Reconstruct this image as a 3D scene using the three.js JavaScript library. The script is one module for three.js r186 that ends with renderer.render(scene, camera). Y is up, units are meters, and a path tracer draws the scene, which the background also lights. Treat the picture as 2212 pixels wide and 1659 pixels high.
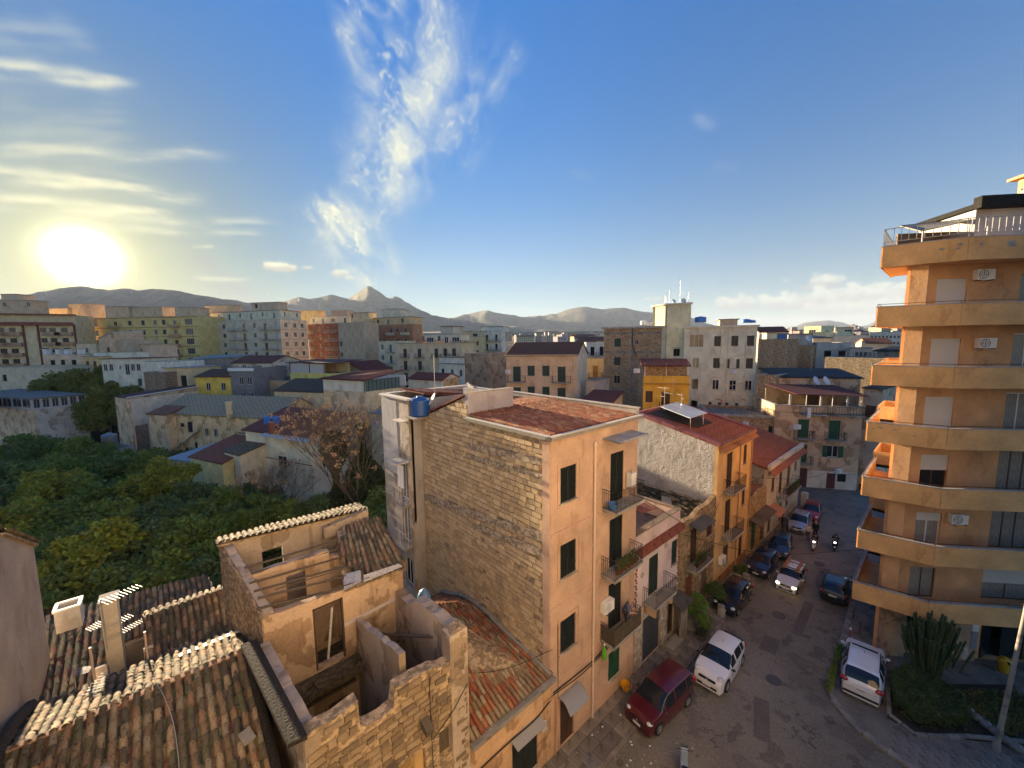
import * as THREE from 'three';
import { mergeGeometries } from 'three/addons/utils/BufferGeometryUtils.js';
import { MarchingCubes } from 'three/addons/objects/MarchingCubes.js';

// ---------------------------------------------------------------- camera, sky, sun, exposure
const V = (x, y, z) => new THREE.Vector3(x, y, z);
const rad = d => d * Math.PI / 180;
const W0 = 2212, H0 = 1659, F = 850;                    // photograph read at 2212 x 1659, lens of 850 such pixels
const scene = new THREE.Scene();
const camera = new THREE.PerspectiveCamera(2 * Math.atan(H0 / 2 / F) * 180 / Math.PI, 4 / 3, 0.1, 30000);
camera.rotation.order = 'YXZ';
camera.rotation.set(rad(-6.2), rad(-41.43), rad(-0.7));
camera.position.set(-12.07, 19.5, 11.23);               // world: x along the street, z across it, street houses' fronts at z = 0
scene.add(camera);
const dirPx = (x, y) => V((x - W0 / 2) / F, -(y - H0 / 2) / F, -1).applyQuaternion(camera.quaternion);
const atD = (x, y, D) => dirPx(x, y).multiplyScalar(D).add(camera.position);
const atY = (x, y, h = 0) => { const d = dirPx(x, y); return d.multiplyScalar((h - camera.position.y) / d.y).add(camera.position); };
const zA = (x, y) => [x * .27283, 548.6 + y * .27283], zB = (x, y) => [548.6 + x * .27283, 548.6 + y * .27283];
const zC = (x, y) => [1042.4 + x * .27283, 548.6 + y * .27283], zD = (x, y) => [1481.2 + x * .29756, 603.5 + y * .29756];

const renderer = new THREE.WebGLRenderer({ antialias: true });
renderer.toneMapping = THREE.LinearToneMapping;
renderer.toneMappingExposure = 4.75;
renderer.shadowMap.enabled = true;

let seed = 7;
const rnd = () => { seed = (seed + 0x6D2B79F5) | 0; let t = Math.imul(seed ^ (seed >>> 15), 1 | seed); t = (t + Math.imul(t ^ (t >>> 7), 61 | t)) ^ t; return ((t ^ (t >>> 14)) >>> 0) / 4294967296; };
const rr = (a, b) => a + (b - a) * rnd();
const pick = a => a[Math.floor(rnd() * a.length)];
const PERM = new Float32Array(65536); for (let i = 0; i < 65536; i++) PERM[i] = rnd();
const h2 = (x, y, p) => PERM[(((x % p) + p) % p * 157 + ((y % p) + p) % p * 311) & 65535];
function vn(x, y, p = 4096) { const i = Math.floor(x), j = Math.floor(y); let a = x - i, b = y - j; a = a * a * (3 - 2 * a); b = b * b * (3 - 2 * b); return (h2(i, j, p) * (1 - a) + h2(i + 1, j, p) * a) * (1 - b) + (h2(i, j + 1, p) * (1 - a) + h2(i + 1, j + 1, p) * a) * b; }
function fbm(x, y, o = 5, p = 4096) { let s = 0, a = .5, n = 0; for (let k = 0; k < o; k++) { s += a * vn(x + k * 17, y + k * 9, p); n += a; a *= .5; x *= 2; y *= 2; p = Math.min(4096, p * 2); } return s / n; }
const smooth = (a, b, x) => { x = Math.min(1, Math.max(0, (x - a) / (b - a))); return x * x * (3 - 2 * x); };
const lerp = (a, b, t) => a + (b - a) * t;

const sunDir = dirPx(181, 556).normalize();
const sun = new THREE.DirectionalLight(new THREE.Color().setRGB(1, .76, .48), 5);
sun.position.copy(sunDir).multiplyScalar(200); sun.castShadow = true;
sun.shadow.mapSize.set(4096, 4096); sun.shadow.radius = 1.5;
Object.assign(sun.shadow.camera, { left: -120, right: 120, top: 120, bottom: -120, near: 1, far: 600 });
scene.add(sun, sun.target);

{ // the sky: clear air, the bright haze round the low sun, cirrus and a few small cumulus
  const w = 2048, h = 1024, data = new Float32Array(w * h * 4);
  // cloud patches: end points on the photograph (px), half width (px), density, kind c(irrus) s(treak) u(mulus)
  const patches = [
    [760, -60, 850, 40, 60, 1, 'c'], [735, 50, 775, 150, 22, .55, 'c'], [930, -40, 960, 180, 55, .5, 'c'], [800, 120, 930, 260, 70, .75, 'c'], [960, 120, 900, 230, 30, .7, 'c'], [1050, 170, 960, 310, 34, .7, 'c'], [830, 220, 880, 350, 45, .85, 'c'],
    [835, 285, 880, 350, 16, .7, 'c'], [780, 350, 860, 440, 45, .35, 'c'], [690, 430, 760, 540, 42, 1, 'c'], [720, 470, 830, 615, 46, 1, 'c'], [790, 410, 900, 290, 60, .6, 'c'], [740, 400, 860, 470, 40, .5, 'c'], [820, 260, 870, 430, 60, .6, 'c'], [1000, 250, 960, 340, 50, .5, 'c'], [1040, 200, 1110, 90, 40, .25, 'c'],
    [-60, 140, 290, 185, 16, .7, 's'], [-60, 60, 200, 90, 30, .2, 's'], [-60, 325, 490, 335, 11, .5, 's'], [-60, 370, 430, 425, 15, .85, 's'], [-60, 430, 380, 465, 14, .8, 's'], [100, 470, 580, 480, 9, .6, 's'], [150, 490, 560, 505, 7, .6, 's'], [0, 300, 300, 300, 60, .15, 's'],
    [570, 574, 646, 580, 9, 1, 'u'], [655, 577, 672, 580, 5, .8, 'u'], [718, 592, 760, 590, 8, .8, 'u'], [745, 600, 780, 603, 5, .6, 'u'], [415, 535, 455, 532, 4, .5, 'u'], [420, 600, 540, 602, 4, .5, 's'], [960, 655, 1150, 668, 8, .35, 's'],
    [1740, 614, 1835, 600, 20, 1, 'u'], [1545, 658, 1645, 650, 17, .95, 'u'], [1640, 650, 1780, 656, 20, .95, 'u'], [1730, 642, 1860, 645, 25, 1, 'u'], [1800, 640, 1970, 630, 27, 1, 'u'], [1740, 668, 1950, 660, 20, .75, 'u'], [1690, 606, 1705, 606, 5, .5, 'u'],
    [1400, 646, 1440, 648, 5, .6, 'u'], [1500, 255, 1540, 275, 14, .18, 'c'], [1540, 358, 1590, 362, 8, .14, 'c'], [1230, 372, 1290, 378, 10, .12, 'c'],
    // beyond the frame: the same thin cirrus goes on
    [3300, -900, 3900, -500, 120, .3, 'c'], [-900, 300, -300, 250, 40, .4, 's'], [2300, 640, 2600, 630, 18, .8, 'u']].map(([x0, y0, x1, y1, hw, d, k]) => {
      const a = dirPx(x0, y0).normalize(), b = dirPx(x1, y1).normalize(), c = a.clone().add(b).normalize(), len = a.angleTo(b) / 2 + .004;
      const t = b.clone().sub(a).addScaledVector(c, -b.clone().sub(a).dot(c)).normalize(), n = V().crossVectors(c, t);
      const r = hw / F * Math.abs(c.dot(dirPx(W0 / 2, H0 / 2).normalize()));
      return { c, t, n, len, r, d, k, cut: Math.cos(Math.min(1.5, len * 1.5 + r * 2.6)) };
    });
  const d = V();
  for (let j = 0; j < h; j++) {
    const el = ((j + .5) / h - .5) * Math.PI, e = Math.max(0, el * 180 / Math.PI);
    for (let i = 0; i < w; i++) {
      const az = ((i + .5) / w - .5) * 2 * Math.PI;
      d.set(Math.cos(el) * Math.cos(az), Math.sin(el), Math.cos(el) * Math.sin(az));
      const g = Math.acos(Math.min(1, Math.max(-1, d.dot(sunDir)))) * 180 / Math.PI;
      const t = Math.exp(-e / 15), t2 = Math.exp(-e / 7), tr = Math.exp(-e / 10), tg = Math.exp(-e / 13);
      const c = [lerp(.008, .46, tr), lerp(.115, .60, tg), lerp(.42, .72, Math.exp(-e / 24))];
      c[0] += t2 * .20; c[1] += t2 * .11; c[2] -= t2 * .11;
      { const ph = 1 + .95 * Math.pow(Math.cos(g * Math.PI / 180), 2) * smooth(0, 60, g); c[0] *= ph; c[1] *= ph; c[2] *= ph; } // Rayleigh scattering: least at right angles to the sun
      const wide = Math.exp(-Math.pow(g / 15, 1.5)), warm = Math.exp(-g / 5) * 1.1, near = Math.exp(-Math.pow(g / 1.75, 2));
      c[0] = lerp(c[0], .25, wide * .5); c[1] = lerp(c[1], .27, wide * .5); c[2] = lerp(c[2], .20, wide * .7);
      { const hz = Math.exp(-g / 20) * t2; c[0] += .34 * hz; c[1] += .18 * hz; c[2] -= .12 * hz; }
      c[0] += warm * .95 + near * 9; c[1] += warm * .72 + near * 7.6; c[2] += warm * .32 + near * 5;
      if (el > -.05) for (const p of patches) {
        const q = d.dot(p.c); if (q < p.cut) continue;
        const u = Math.atan2(d.dot(p.t), q) / p.len, v = Math.atan2(d.dot(p.n), q) / p.r, U = d.dot(p.t) * 100, N = d.dot(p.n) * 100, sx = p.c.x * 40 + 50;
        let m;
        if (p.k === 's') { const wv = v + (fbm(U * .12 + sx, 3, 3) - .5) * 2.2; m = Math.exp(-wv * wv) * smooth(1.15, .55, Math.abs(u)) * smooth(.22, .75, fbm(U * .16 + sx, N * 1.6 + 9, 5)); }
        else if (p.k === 'c') { const wx = (fbm(U * .25 + sx, N * .25, 3) - .5) * 5, wy = (fbm(U * .25 + 31, N * .25 + sx, 3) - .5) * 3.5, x = U + wx, y = N + wy, body = smooth(.30, .80, fbm(x * .16 + sx, y * .42 + 40, 6)), fibre = .45 + .9 * fbm(x * .5 + sx, y * 3.2, 4), puff = smooth(.58, .78, fbm(x * 1.5 + sx, y * 1.7 + 7, 4)) * smooth(.40, .6, fbm(x * .3, y * .3 + sx, 3)); m = Math.exp(-v * v * .9) * smooth(1.35, .5, Math.abs(u)) * (body * fibre * .8 + puff * .75); }
        else { const q2 = u * u + v * v; m = smooth(.36, .6, fbm(U * .55 + sx, N * .9 + 70, 6) + .38 - q2 * .42) * .95; }
        m = Math.min(1, m * p.d);
        const lit = p.k === 'u' ? .62 + .38 * smooth(-.6, .7, (d.y - p.c.y) / p.r + fbm(U * .9, N * 1.1 + sx, 3) - .5) : 1, wa = Math.exp(-g / 26);
        c[0] = lerp(c[0], (.80 + wa * .5) * lit, m); c[1] = lerp(c[1], (.79 + wa * .32) * lit, m); c[2] = lerp(c[2], (.78 - wa * .05) * lit + (1 - lit) * .25, m);
      }
      if (el < 0) { const k = smooth(0, -.25, el); c[0] = lerp(c[0], .16, k); c[1] = lerp(c[1], .15, k); c[2] = lerp(c[2], .14, k); }
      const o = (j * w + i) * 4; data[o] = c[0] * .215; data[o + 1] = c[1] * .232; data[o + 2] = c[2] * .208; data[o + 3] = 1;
    }
  }
  const tex = new THREE.DataTexture(data, w, h, THREE.RGBAFormat, THREE.FloatType);
  tex.mapping = THREE.EquirectangularReflectionMapping; tex.magFilter = tex.minFilter = THREE.LinearFilter; tex.colorSpace = THREE.LinearSRGBColorSpace; tex.needsUpdate = true;
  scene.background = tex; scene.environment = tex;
}

// ---------------------------------------------------------------- materials
const TEX = {};
function dtex(name, n, size, fn, srgb = true) { // fn(u, v) in 0..1 -> [r, g, b]; the picture covers `size` metres
  const a = new Uint8Array(n * n * 4);
  for (let j = 0; j < n; j++) for (let i = 0; i < n; i++) { const c = fn((i + .5) / n, (j + .5) / n), o = (j * n + i) * 4; for (let k = 0; k < 3; k++) a[o + k] = Math.max(0, Math.min(255, c[k] * 255)); a[o + 3] = 255; }
  const t = new THREE.DataTexture(a, n, n); t.wrapS = t.wrapT = THREE.RepeatWrapping; t.magFilter = THREE.LinearFilter; t.minFilter = THREE.LinearMipmapLinearFilter; t.generateMipmaps = true;
  t.repeat.set(1 / size, 1 / size); if (srgb) t.colorSpace = THREE.SRGBColorSpace; t.needsUpdate = true; TEX[name] = t; return t;
}
const grey = (v, r = 0, g = 0, b = 0) => [v + r, v + g, v + b];
dtex('plaster', 512, 5, (u, v) => { const a = fbm(u * 5, v * 5, 6, 5), b = fbm(u * 60, v * 60, 2, 60), s = smooth(.62, .72, fbm(u * 9 + 3, v * 4, 5, 9)); return grey(.92 + .2 * (a - .5) + .07 * (b - .5) - .06 * s, 0, -.012 * s, -.03 * s); });
dtex('weathered', 512, 6, (u, v) => { const a = fbm(u * 4, v * 4, 6, 4), s = smooth(.52, .56, fbm(u * 6 + 1, v * 5, 6, 6)), k = smooth(.55, .8, fbm(u * 24, v * 3 + 5, 4, 24)), b = fbm(u * 70, v * 70, 2, 70); return grey(.93 + .26 * (a - .5) + .1 * (b - .5) - .16 * s - .14 * k, 0, -.02 * s - .01 * k, -.05 * s - .02 * k); });
dtex('rubble', 512, 2.4, (u, v) => { const a = fbm(u * 10, v * 14, 5, 10), s = smooth(.40, .6, fbm(u * 18, v * 22 + 4, 3, 18)); return grey(.72 + .3 * (a - .5) + .24 * s, .02, 0, -.03); });
dtex('grain', 256, 1, (u, v) => grey(.9 + .3 * (fbm(u * 16, v * 16, 4, 16) - .5)));
dtex('tile', 256, .9, (u, v) => { const a = fbm(u * 6, v * 6, 5, 6), s = smooth(.6, .7, fbm(u * 12 + 4, v * 12, 4, 12)), l = smooth(.68, .74, fbm(u * 20, v * 20 + 7, 3, 20)); return grey(.9 + .36 * (a - .5) - .32 * s + .1 * l, 0, .01 * s, -.02 + .02 * l); });
dtex('asphalt', 1024, 9, (u, v) => { const a = fbm(u * 4, v * 4, 6, 4), g = fbm(u * 220, v * 220, 2, 220), p = smooth(.56, .60, fbm(u * 7 + 2, v * 7, 5, 7)), c = Math.abs(fbm(u * 6 + 8, v * 6, 5, 6) - .5), k = smooth(.012, .002, c) * smooth(.4, .6, fbm(u * 5, v * 5 + 3, 3, 5)), w = smooth(.63, .66, fbm(u * 12, v * 12 + 1, 5, 12)); return grey(.82 + .26 * (a - .5) + .24 * (g - .5) - .08 * p - .2 * k - .13 * w, 0, 0, 0); });
dtex('concrete', 512, 3, (u, v) => { const a = fbm(u * 5, v * 5, 6, 5), s = smooth(.58, .66, fbm(u * 7, v * 7 + 3, 5, 7)), g = fbm(u * 90, v * 90, 2, 90); return grey(.87 + .28 * (a - .5) + .12 * (g - .5) - .16 * s, 0, -.004, -.012); });
dtex('wood', 256, .6, (u, v) => grey(.8 + .3 * (fbm(u * 30, v * 2, 4, 30) - .5)));
dtex('soil', 512, 4, (u, v) => { const a = fbm(u * 8, v * 8, 6, 8), s = smooth(.5, .62, fbm(u * 14, v * 14 + 2, 4, 14)); return [.62 + .4 * (a - .5) - .1 * s, .58 + .4 * (a - .5), .5 + .3 * (a - .5) - .1 * s]; });
dtex('scrub', 512, 900, (u, v) => { const a = fbm(u * 9, v * 9, 7, 9), s = smooth(.47, .56, fbm(u * 16, v * 16 + 3, 5, 16)); return [.9 - .3 * s + .4 * (a - .5), .88 - .16 * s + .4 * (a - .5), .8 - .22 * s + .4 * (a - .5)]; });
dtex('bump', 256, .6, (u, v) => grey(fbm(u * 12, v * 12, 5, 12)), false);
dtex('bump2', 512, 3, (u, v) => grey(.6 * fbm(u * 10, v * 10, 6, 10) + .4 * fbm(u * 60, v * 60, 2, 60)), false);
dtex('speck', 256, .5, (u, v) => { const a = fbm(u * 14, v * 14, 3, 14), s = smooth(.55, .65, fbm(u * 20, v * 20 + 4, 2, 20)); return [.55 + .4 * s, .5 + .35 * s, .4 + .3 * s].map(x => x * (.7 + .6 * a)); });

const mats = new Map();
function mat(color, o = {}) {
  const key = color.join() + JSON.stringify(o); if (mats.has(key)) return mats.get(key);
  const m = new THREE.MeshPhysicalMaterial({ roughness: o.r ?? .9, metalness: o.m ?? 0 });
  m.color.setRGB(...color);
  if (o.t) m.map = TEX[o.t];
  if (o.b) { m.bumpMap = TEX[o.b]; m.bumpScale = o.bs ?? .02; }
  if (o.cc) { m.clearcoat = o.cc; m.clearcoatRoughness = .06; }
  if (o.tr) { m.transmission = o.tr; m.thickness = 0; }
  if (o.e) { m.emissive.setRGB(...o.e); m.emissiveIntensity = o.ei ?? 1; }
  if (o.v) m.vertexColors = true;
  m.side = THREE.DoubleSide; mats.set(key, m); return m;
}
const plaster = (r, g, b) => mat([r, g, b], { t: 'plaster', b: 'bump2', bs: .015 });
const worn = (r, g, b) => mat([r, g, b], { t: 'weathered', b: 'bump2', bs: .02 });
const M = {
  glass: mat([.018, .022, .026], { r: .06 }), curtainGlass: mat([.42, .395, .35], { r: .22, t: 'wood' }), white: mat([.72, .71, .68], { r: .6 }), offwhite: mat([.58, .55, .50], { t: 'grain' }), brownFrame: mat([.07, .035, .02], { r: .5 }),
  green: mat([.012, .035, .026], { r: .55 }), darkgreen: mat([.010, .017, .014], { r: .5 }), midgreen: mat([.012, .075, .035], { r: .55 }), brown: mat([.055, .025, .013], { r: .55 }), grey: mat([.3, .3, .3], { r: .6 }),
  iron: mat([.03, .028, .026], { r: .6, m: .4 }), steel: mat([.45, .46, .47], { r: .35, m: .8 }), concrete: mat([.34, .32, .28], { t: 'concrete', b: 'bump2', bs: .02 }), slab: mat([.50, .46, .40], { t: 'concrete' }), dark: mat([.012, .012, .012], { r: .95 }),
  roller: mat([.60, .57, .52], { r: .6 }), tank: mat([.012, .075, .26], { r: .4 }), tank2: mat([.02, .16, .50], { r: .4 }), redroof: mat([.24, .065, .042], { r: .98, t: 'tile' }), dish: mat([.6, .6, .6], { r: .5 }), bitumen: mat([.06, .065, .075], { r: .9, t: 'concrete' }),
  tuff: mat([.46, .34, .20], { t: 'rubble', b: 'bump', bs: .03 }), mortar: mat([.50, .385, .25], { t: 'rubble', b: 'bump', bs: .03 }), rust: mat([.20, .06, .02], { t: 'grain' }), wood: mat([.14, .08, .045], { t: 'wood' }), oldwood: mat([.17, .13, .09], { t: 'wood' }), pvc: mat([.62, .48, .38], { r: .5 }),
};

// ---------------------------------------------------------------- geometry helpers
const gcache = new Map();
const cached = (key, fn) => { if (!gcache.has(key)) gcache.set(key, fn()); return gcache.get(key); };
function bx(w, h, d, x = 0, y = 0, z = 0, ry = 0, rx = 0, rz = 0) { // box given by its centre
  const g = new THREE.BoxGeometry(w, h, d); if (rx) g.rotateX(rx); if (rz) g.rotateZ(rz); if (ry) g.rotateY(ry); g.translate(x, y, z); return g;
}
function cyl(r0, r1, h, x = 0, y = 0, z = 0, n = 10, open = false) { const g = new THREE.CylinderGeometry(r1, r0, h, n, 1, open); g.translate(x, y + h / 2, z); return g; }
function bar(a, b, r, n = 6, r2 = r) { const d = V().subVectors(b, a), g = new THREE.CylinderGeometry(r2, r, d.length(), n, 1); g.translate(0, d.length() / 2, 0); g.applyQuaternion(new THREE.Quaternion().setFromUnitVectors(V(0, 1, 0), d.normalize())); g.translate(a.x, a.y, a.z); return g; }
function tube(pts, r, n = 5, k = 0) { return new THREE.TubeGeometry(new THREE.CatmullRomCurve3(pts), k || pts.length * 5, r, n); }
function quad(a, b, c, d) { // two triangles, anticlockwise from outside
  const g = new THREE.BufferGeometry(); g.setAttribute('position', new THREE.Float32BufferAttribute([a, b, c, a, c, d].flatMap(p => [p.x, p.y, p.z]), 3)); g.computeVertexNormals(); return g;
}
function slabQuad(a, b, c, d, t) { // a plate with thickness, top face a b c d
  const n = V().crossVectors(V().subVectors(b, a), V().subVectors(d, a)).normalize().multiplyScalar(-t), lo = [a, b, c, d].map(p => p.clone().add(n));
  return prep([quad(a, b, c, d), quad(lo[3], lo[2], lo[1], lo[0]), ...[[a, b, 0, 1], [b, c, 1, 2], [c, d, 2, 3], [d, a, 3, 0]].map(([p, q, i, j]) => quad(lo[i], lo[j], q, p))]);
}
function prep(list, uv = true) { // merge, and lay uv in metres along the dominant axis
  const out = list.map(g => { const q = g.index ? g.toNonIndexed() : g.clone(); for (const k of Object.keys(q.attributes)) if (!['position', 'normal', 'color'].includes(k)) q.deleteAttribute(k); if (!q.attributes.normal) q.computeVertexNormals(); return q; });
  const g = out.length > 1 ? mergeGeometries(out) : out[0];
  if (uv) {
    const p = g.attributes.position, n = p.count, a = new Float32Array(n * 2), e1 = V(), e2 = V(), q = [V(), V(), V()];
    for (let i = 0; i < n; i += 3) {
      for (let k = 0; k < 3; k++) q[k].fromBufferAttribute(p, i + k);
      e1.subVectors(q[1], q[0]).cross(e2.subVectors(q[2], q[0])); const x = Math.abs(e1.x), y = Math.abs(e1.y), z = Math.abs(e1.z);
      for (let k = 0; k < 3; k++) { const o = (i + k) * 2, v = q[k]; if (y >= x && y >= z) { a[o] = v.x; a[o + 1] = v.z; } else if (x > z) { a[o] = v.z; a[o + 1] = v.y; } else { a[o] = v.x; a[o + 1] = v.y; } }
    }
    g.setAttribute('uv', new THREE.BufferAttribute(a, 2));
  }
  return g;
}
const used = new Map();
function numbered(n) { const k = used.get(n) ?? 0; used.set(n, k + 1); return k ? `${n}_${String(k).padStart(3, '0')}` : n; }
function mesh(name, geo, m, parent, pos, ry = 0) {
  const o = new THREE.Mesh(Array.isArray(geo) ? prep(geo) : geo, m); o.castShadow = o.receiveShadow = true;
  o.name = parent && parent !== scene ? name : numbered(name); if (pos) o.position.copy(pos); o.rotation.y = ry; (parent ?? scene).add(o); return o;
}
function thing(name, label, category, pos = V(0, 0, 0), ry = 0, group) { const o = new THREE.Group(); o.name = numbered(name); o.position.copy(pos); o.rotation.y = ry; o.userData = { label, category }; if (group) o.userData.group = group; scene.add(o); return o; }
function tag(o, label, category, group) { o.userData.label = label; o.userData.category = category; if (group) o.userData.group = group; return o; }
const struct = (name, geo, m, pos) => { const o = mesh(name, geo, m, scene, pos); o.userData.kind = 'structure'; return o; };
function copyOf(o, label, pos, ry) { const c = o.clone(); c.userData = { ...o.userData, label: label ?? o.userData.label }; c.name = numbered(o.name.replace(/_\d{3}$/, '')); if (pos) c.position.copy(pos); if (ry !== undefined) c.rotation.y = ry; scene.add(c); return c; }

// ---------------------------------------------------------------- building kit
const P = (fr, u, v, o = 0) => V(fr.x + u * Math.cos(fr.ry) + o * Math.sin(fr.ry), (fr.y ?? 0) + v, fr.z - u * Math.sin(fr.ry) + o * Math.cos(fr.ry));
function wallGeo(W, H, ops, th = .3, top) { // a wall standing on u = 0..W with real openings; outer face at z = 0
  const s = new THREE.Shape(); s.moveTo(0, 0); s.lineTo(W, 0);
  if (top) for (const [u, v] of top.slice().reverse()) s.lineTo(u, v); else { s.lineTo(W, H); s.lineTo(0, H); }
  s.closePath();
  for (const o of ops) { if (o.flat) continue; const p = new THREE.Path(), x0 = Math.max(.02, o.u), x1 = Math.min(W - .02, o.u + o.w), y0 = Math.max(.02, o.v), y1 = o.v + o.h; p.moveTo(x0, y0); p.lineTo(x0, y1); p.lineTo(x1, y1); p.lineTo(x1, y0); p.closePath(); s.holes.push(p); }
  const g = new THREE.ExtrudeGeometry(s, { depth: th, bevelEnabled: false }); g.translate(0, 0, -th); return prep([g]);
}
const frameGeo = (w, h, n = 2) => cached(`fr${w},${h},${n}`, () => { const t = .055, a = [bx(w, t, .07, 0, h / 2 - t / 2), bx(w, t, .07, 0, -h / 2 + t / 2)]; for (let i = 0; i <= n; i++) a.push(bx(t, h, .062, -w / 2 + t / 2 + (w - t) * i / n)); return prep(a); });
const paneGeo = (w, h) => cached(`pa${w},${h}`, () => prep([bx(w - .04, h - .04, .02)]));
const shutGeo = (w, h, near) => cached(`sh${w},${h},${near}`, () => {
  const a = []; for (const s of [-1, 1]) {
    const lw = w / 2 - .012, cx = s * w / 4, t = near ? .06 : .05;
    if (!near) { a.push(bx(lw, h, .04, cx)); continue; }
    a.push(bx(lw, t, .05, cx, h / 2 - t / 2), bx(lw, t, .05, cx, -h / 2 + t / 2), bx(lw, t, .05, cx, -h * .08), bx(t, h, .048, cx - lw / 2 + t / 2), bx(t, h, .048, cx + lw / 2 - t / 2), bx(lw - .02, h - .04, .01, cx, 0, -.022));
    for (let y = -h / 2 + t + .03; y < h / 2 - t; y += .058) a.push(bx(lw - 2 * t, .05, .012, cx, y, 0, 0, .6));
  } return prep(a);
});
const rollGeo = (w, h) => cached(`ro${w},${h}`, () => { const a = []; for (let y = -h / 2; y < h / 2 - .02; y += .06) a.push(bx(w, .052, .03, 0, y + .03)); a.push(bx(w, h, .012, 0, 0, -.012)); return prep(a); });
const sillGeo = w => cached(`si${w}`, () => prep([bx(w + .16, .06, .22, 0, -.03, -.05)]));
function opening(parent, fr, o, near) {
  const c = P(fr, o.u + o.w / 2, o.v + o.h / 2, -.12), at = (dz, dy = 0) => P(fr, o.u + o.w / 2, o.v + o.h / 2 + dy, dz), q = v => Math.round(v * 50) / 50, w = q(o.w), h = q(o.h); let m;
  if (o.k === 'w' || o.k === 'o' || o.k === 'D') {
    m = mesh(o.k === 'D' ? 'balcony_door' : 'window', frameGeo(w, h, w > 1.6 ? Math.round(w / .7) : 2), o.f ?? M.white, parent, c, fr.ry);
    mesh('pane', paneGeo(w, h), o.p ?? M.glass, m);
    if (o.k === 'o') for (const s of [-1, 1]) { const l = mesh('shutter', shutGeo(w / 2, h, near), o.c ?? M.green, m, V(s * w * .76, 0, .15)); l.rotation.y = s * .12; }
    if (o.h < 1.9) mesh('sill', sillGeo(w), M.slab, m, V(0, -h / 2, .14));
  } else if (o.k === 's' || o.k === 'd') {
    m = mesh('shutter', shutGeo(w, h, near), o.c ?? M.green, parent, at(-.07), fr.ry);
    if (near || o.k === 's') mesh('sill', sillGeo(w), M.slab, m, V(0, -h / 2, .08));
  } else if (o.k === 'r') { const part = o.part ?? 1, hh = q(h * part); m = mesh('roller_shutter', rollGeo(w, hh), o.c ?? M.roller, parent, at(-.08, (h - hh) / 2), fr.ry); if (part < 1) { const f = mesh('window', frameGeo(w, h, 2), o.f ?? M.white, parent, at(-.16), fr.ry); mesh('pane', paneGeo(w, h), o.p ?? M.glass, f); } }
  else if (o.k === 'p') m = mesh(o.n ?? 'door', cached(`dp${w},${h}`, () => prep([bx(w, h, .06), bx(.03, h, .08), ...[-1, 1].flatMap(s => [bx(w * .34, h * .36, .02, s * w * .24, h * .23, .04), bx(w * .34, h * .3, .02, s * w * .24, -h * .25, .04)])])), o.c ?? M.brown, parent, c, fr.ry);
  else if (o.k === 'v') m = null;
  if (o.hood) mesh('window_hood', [bx(w + .3, .09, .3, 0, 0, .12)], M.slab, parent, at(0, h / 2 + .15), fr.ry);
  if (o.b) balcony(parent, fr, o.u + o.w / 2 - (o.b.w ?? w + .9) / 2 + (o.b.x ?? 0), o.v - .02, o.b.w ?? w + .9, o.b.d ?? .8, o.b.k ?? 'iron', o.b.m, near);
  return m;
}
const railGeo = (w, d, near) => cached(`rail${w},${d},${near}`, () => {
  const a = [], r = near ? .008 : .014, st = near ? .115 : .3, H = 1; // local: u 0..w, out 0..d
  const run = (p, q) => { const L = p.distanceTo(q), n = Math.max(2, Math.round(L / st)), dv = V().subVectors(q, p); for (let i = 0; i <= n; i++) { const b = p.clone().addScaledVector(dv, i / n); a.push(bx(r * 2, H, r * 2, b.x, H / 2, b.z)); } for (const y of near ? [.06, H * .84, H] : [.1, H]) { const up = V(0, y, 0); a.push(bar(p.clone().add(up), q.clone().add(up), y === H ? .018 : .011, 4)); } };
  run(V(.03, 0, 0), V(.03, 0, d - .03)); run(V(.03, 0, d - .03), V(w - .03, 0, d - .03)); run(V(w - .03, 0, d - .03), V(w - .03, 0, 0)); return prep(a);
});
function balcony(parent, fr, u, v, w, d, kind = 'iron', m, near) {
  w = Math.round(w * 20) / 20; d = Math.round(d * 20) / 20;
  const b = mesh('balcony', cached(`bal${w},${d}`, () => prep([bx(w, .15, d, w / 2, -.075, d / 2), bx(w + .04, .05, d + .02, w / 2, -.02, d / 2 + .012)])), M.slab, parent, P(fr, u, v), fr.ry);
  if (kind === 'iron') mesh('railing', railGeo(w, d, near), M.iron, b);
  else if (kind === 'pale') mesh('railing', railGeo(w, d, near), M.offwhite, b);
  else mesh('parapet', cached(`par${w},${d}`, () => prep([bx(w, .95, .08, w / 2, .475, d - .04), bx(.08, .95, d - .08, .04, .475, d / 2 - .04), bx(.08, .95, d - .08, w - .04, .475, d / 2 - .04)])), m ?? M.offwhite, b);
  return b;
}
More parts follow.
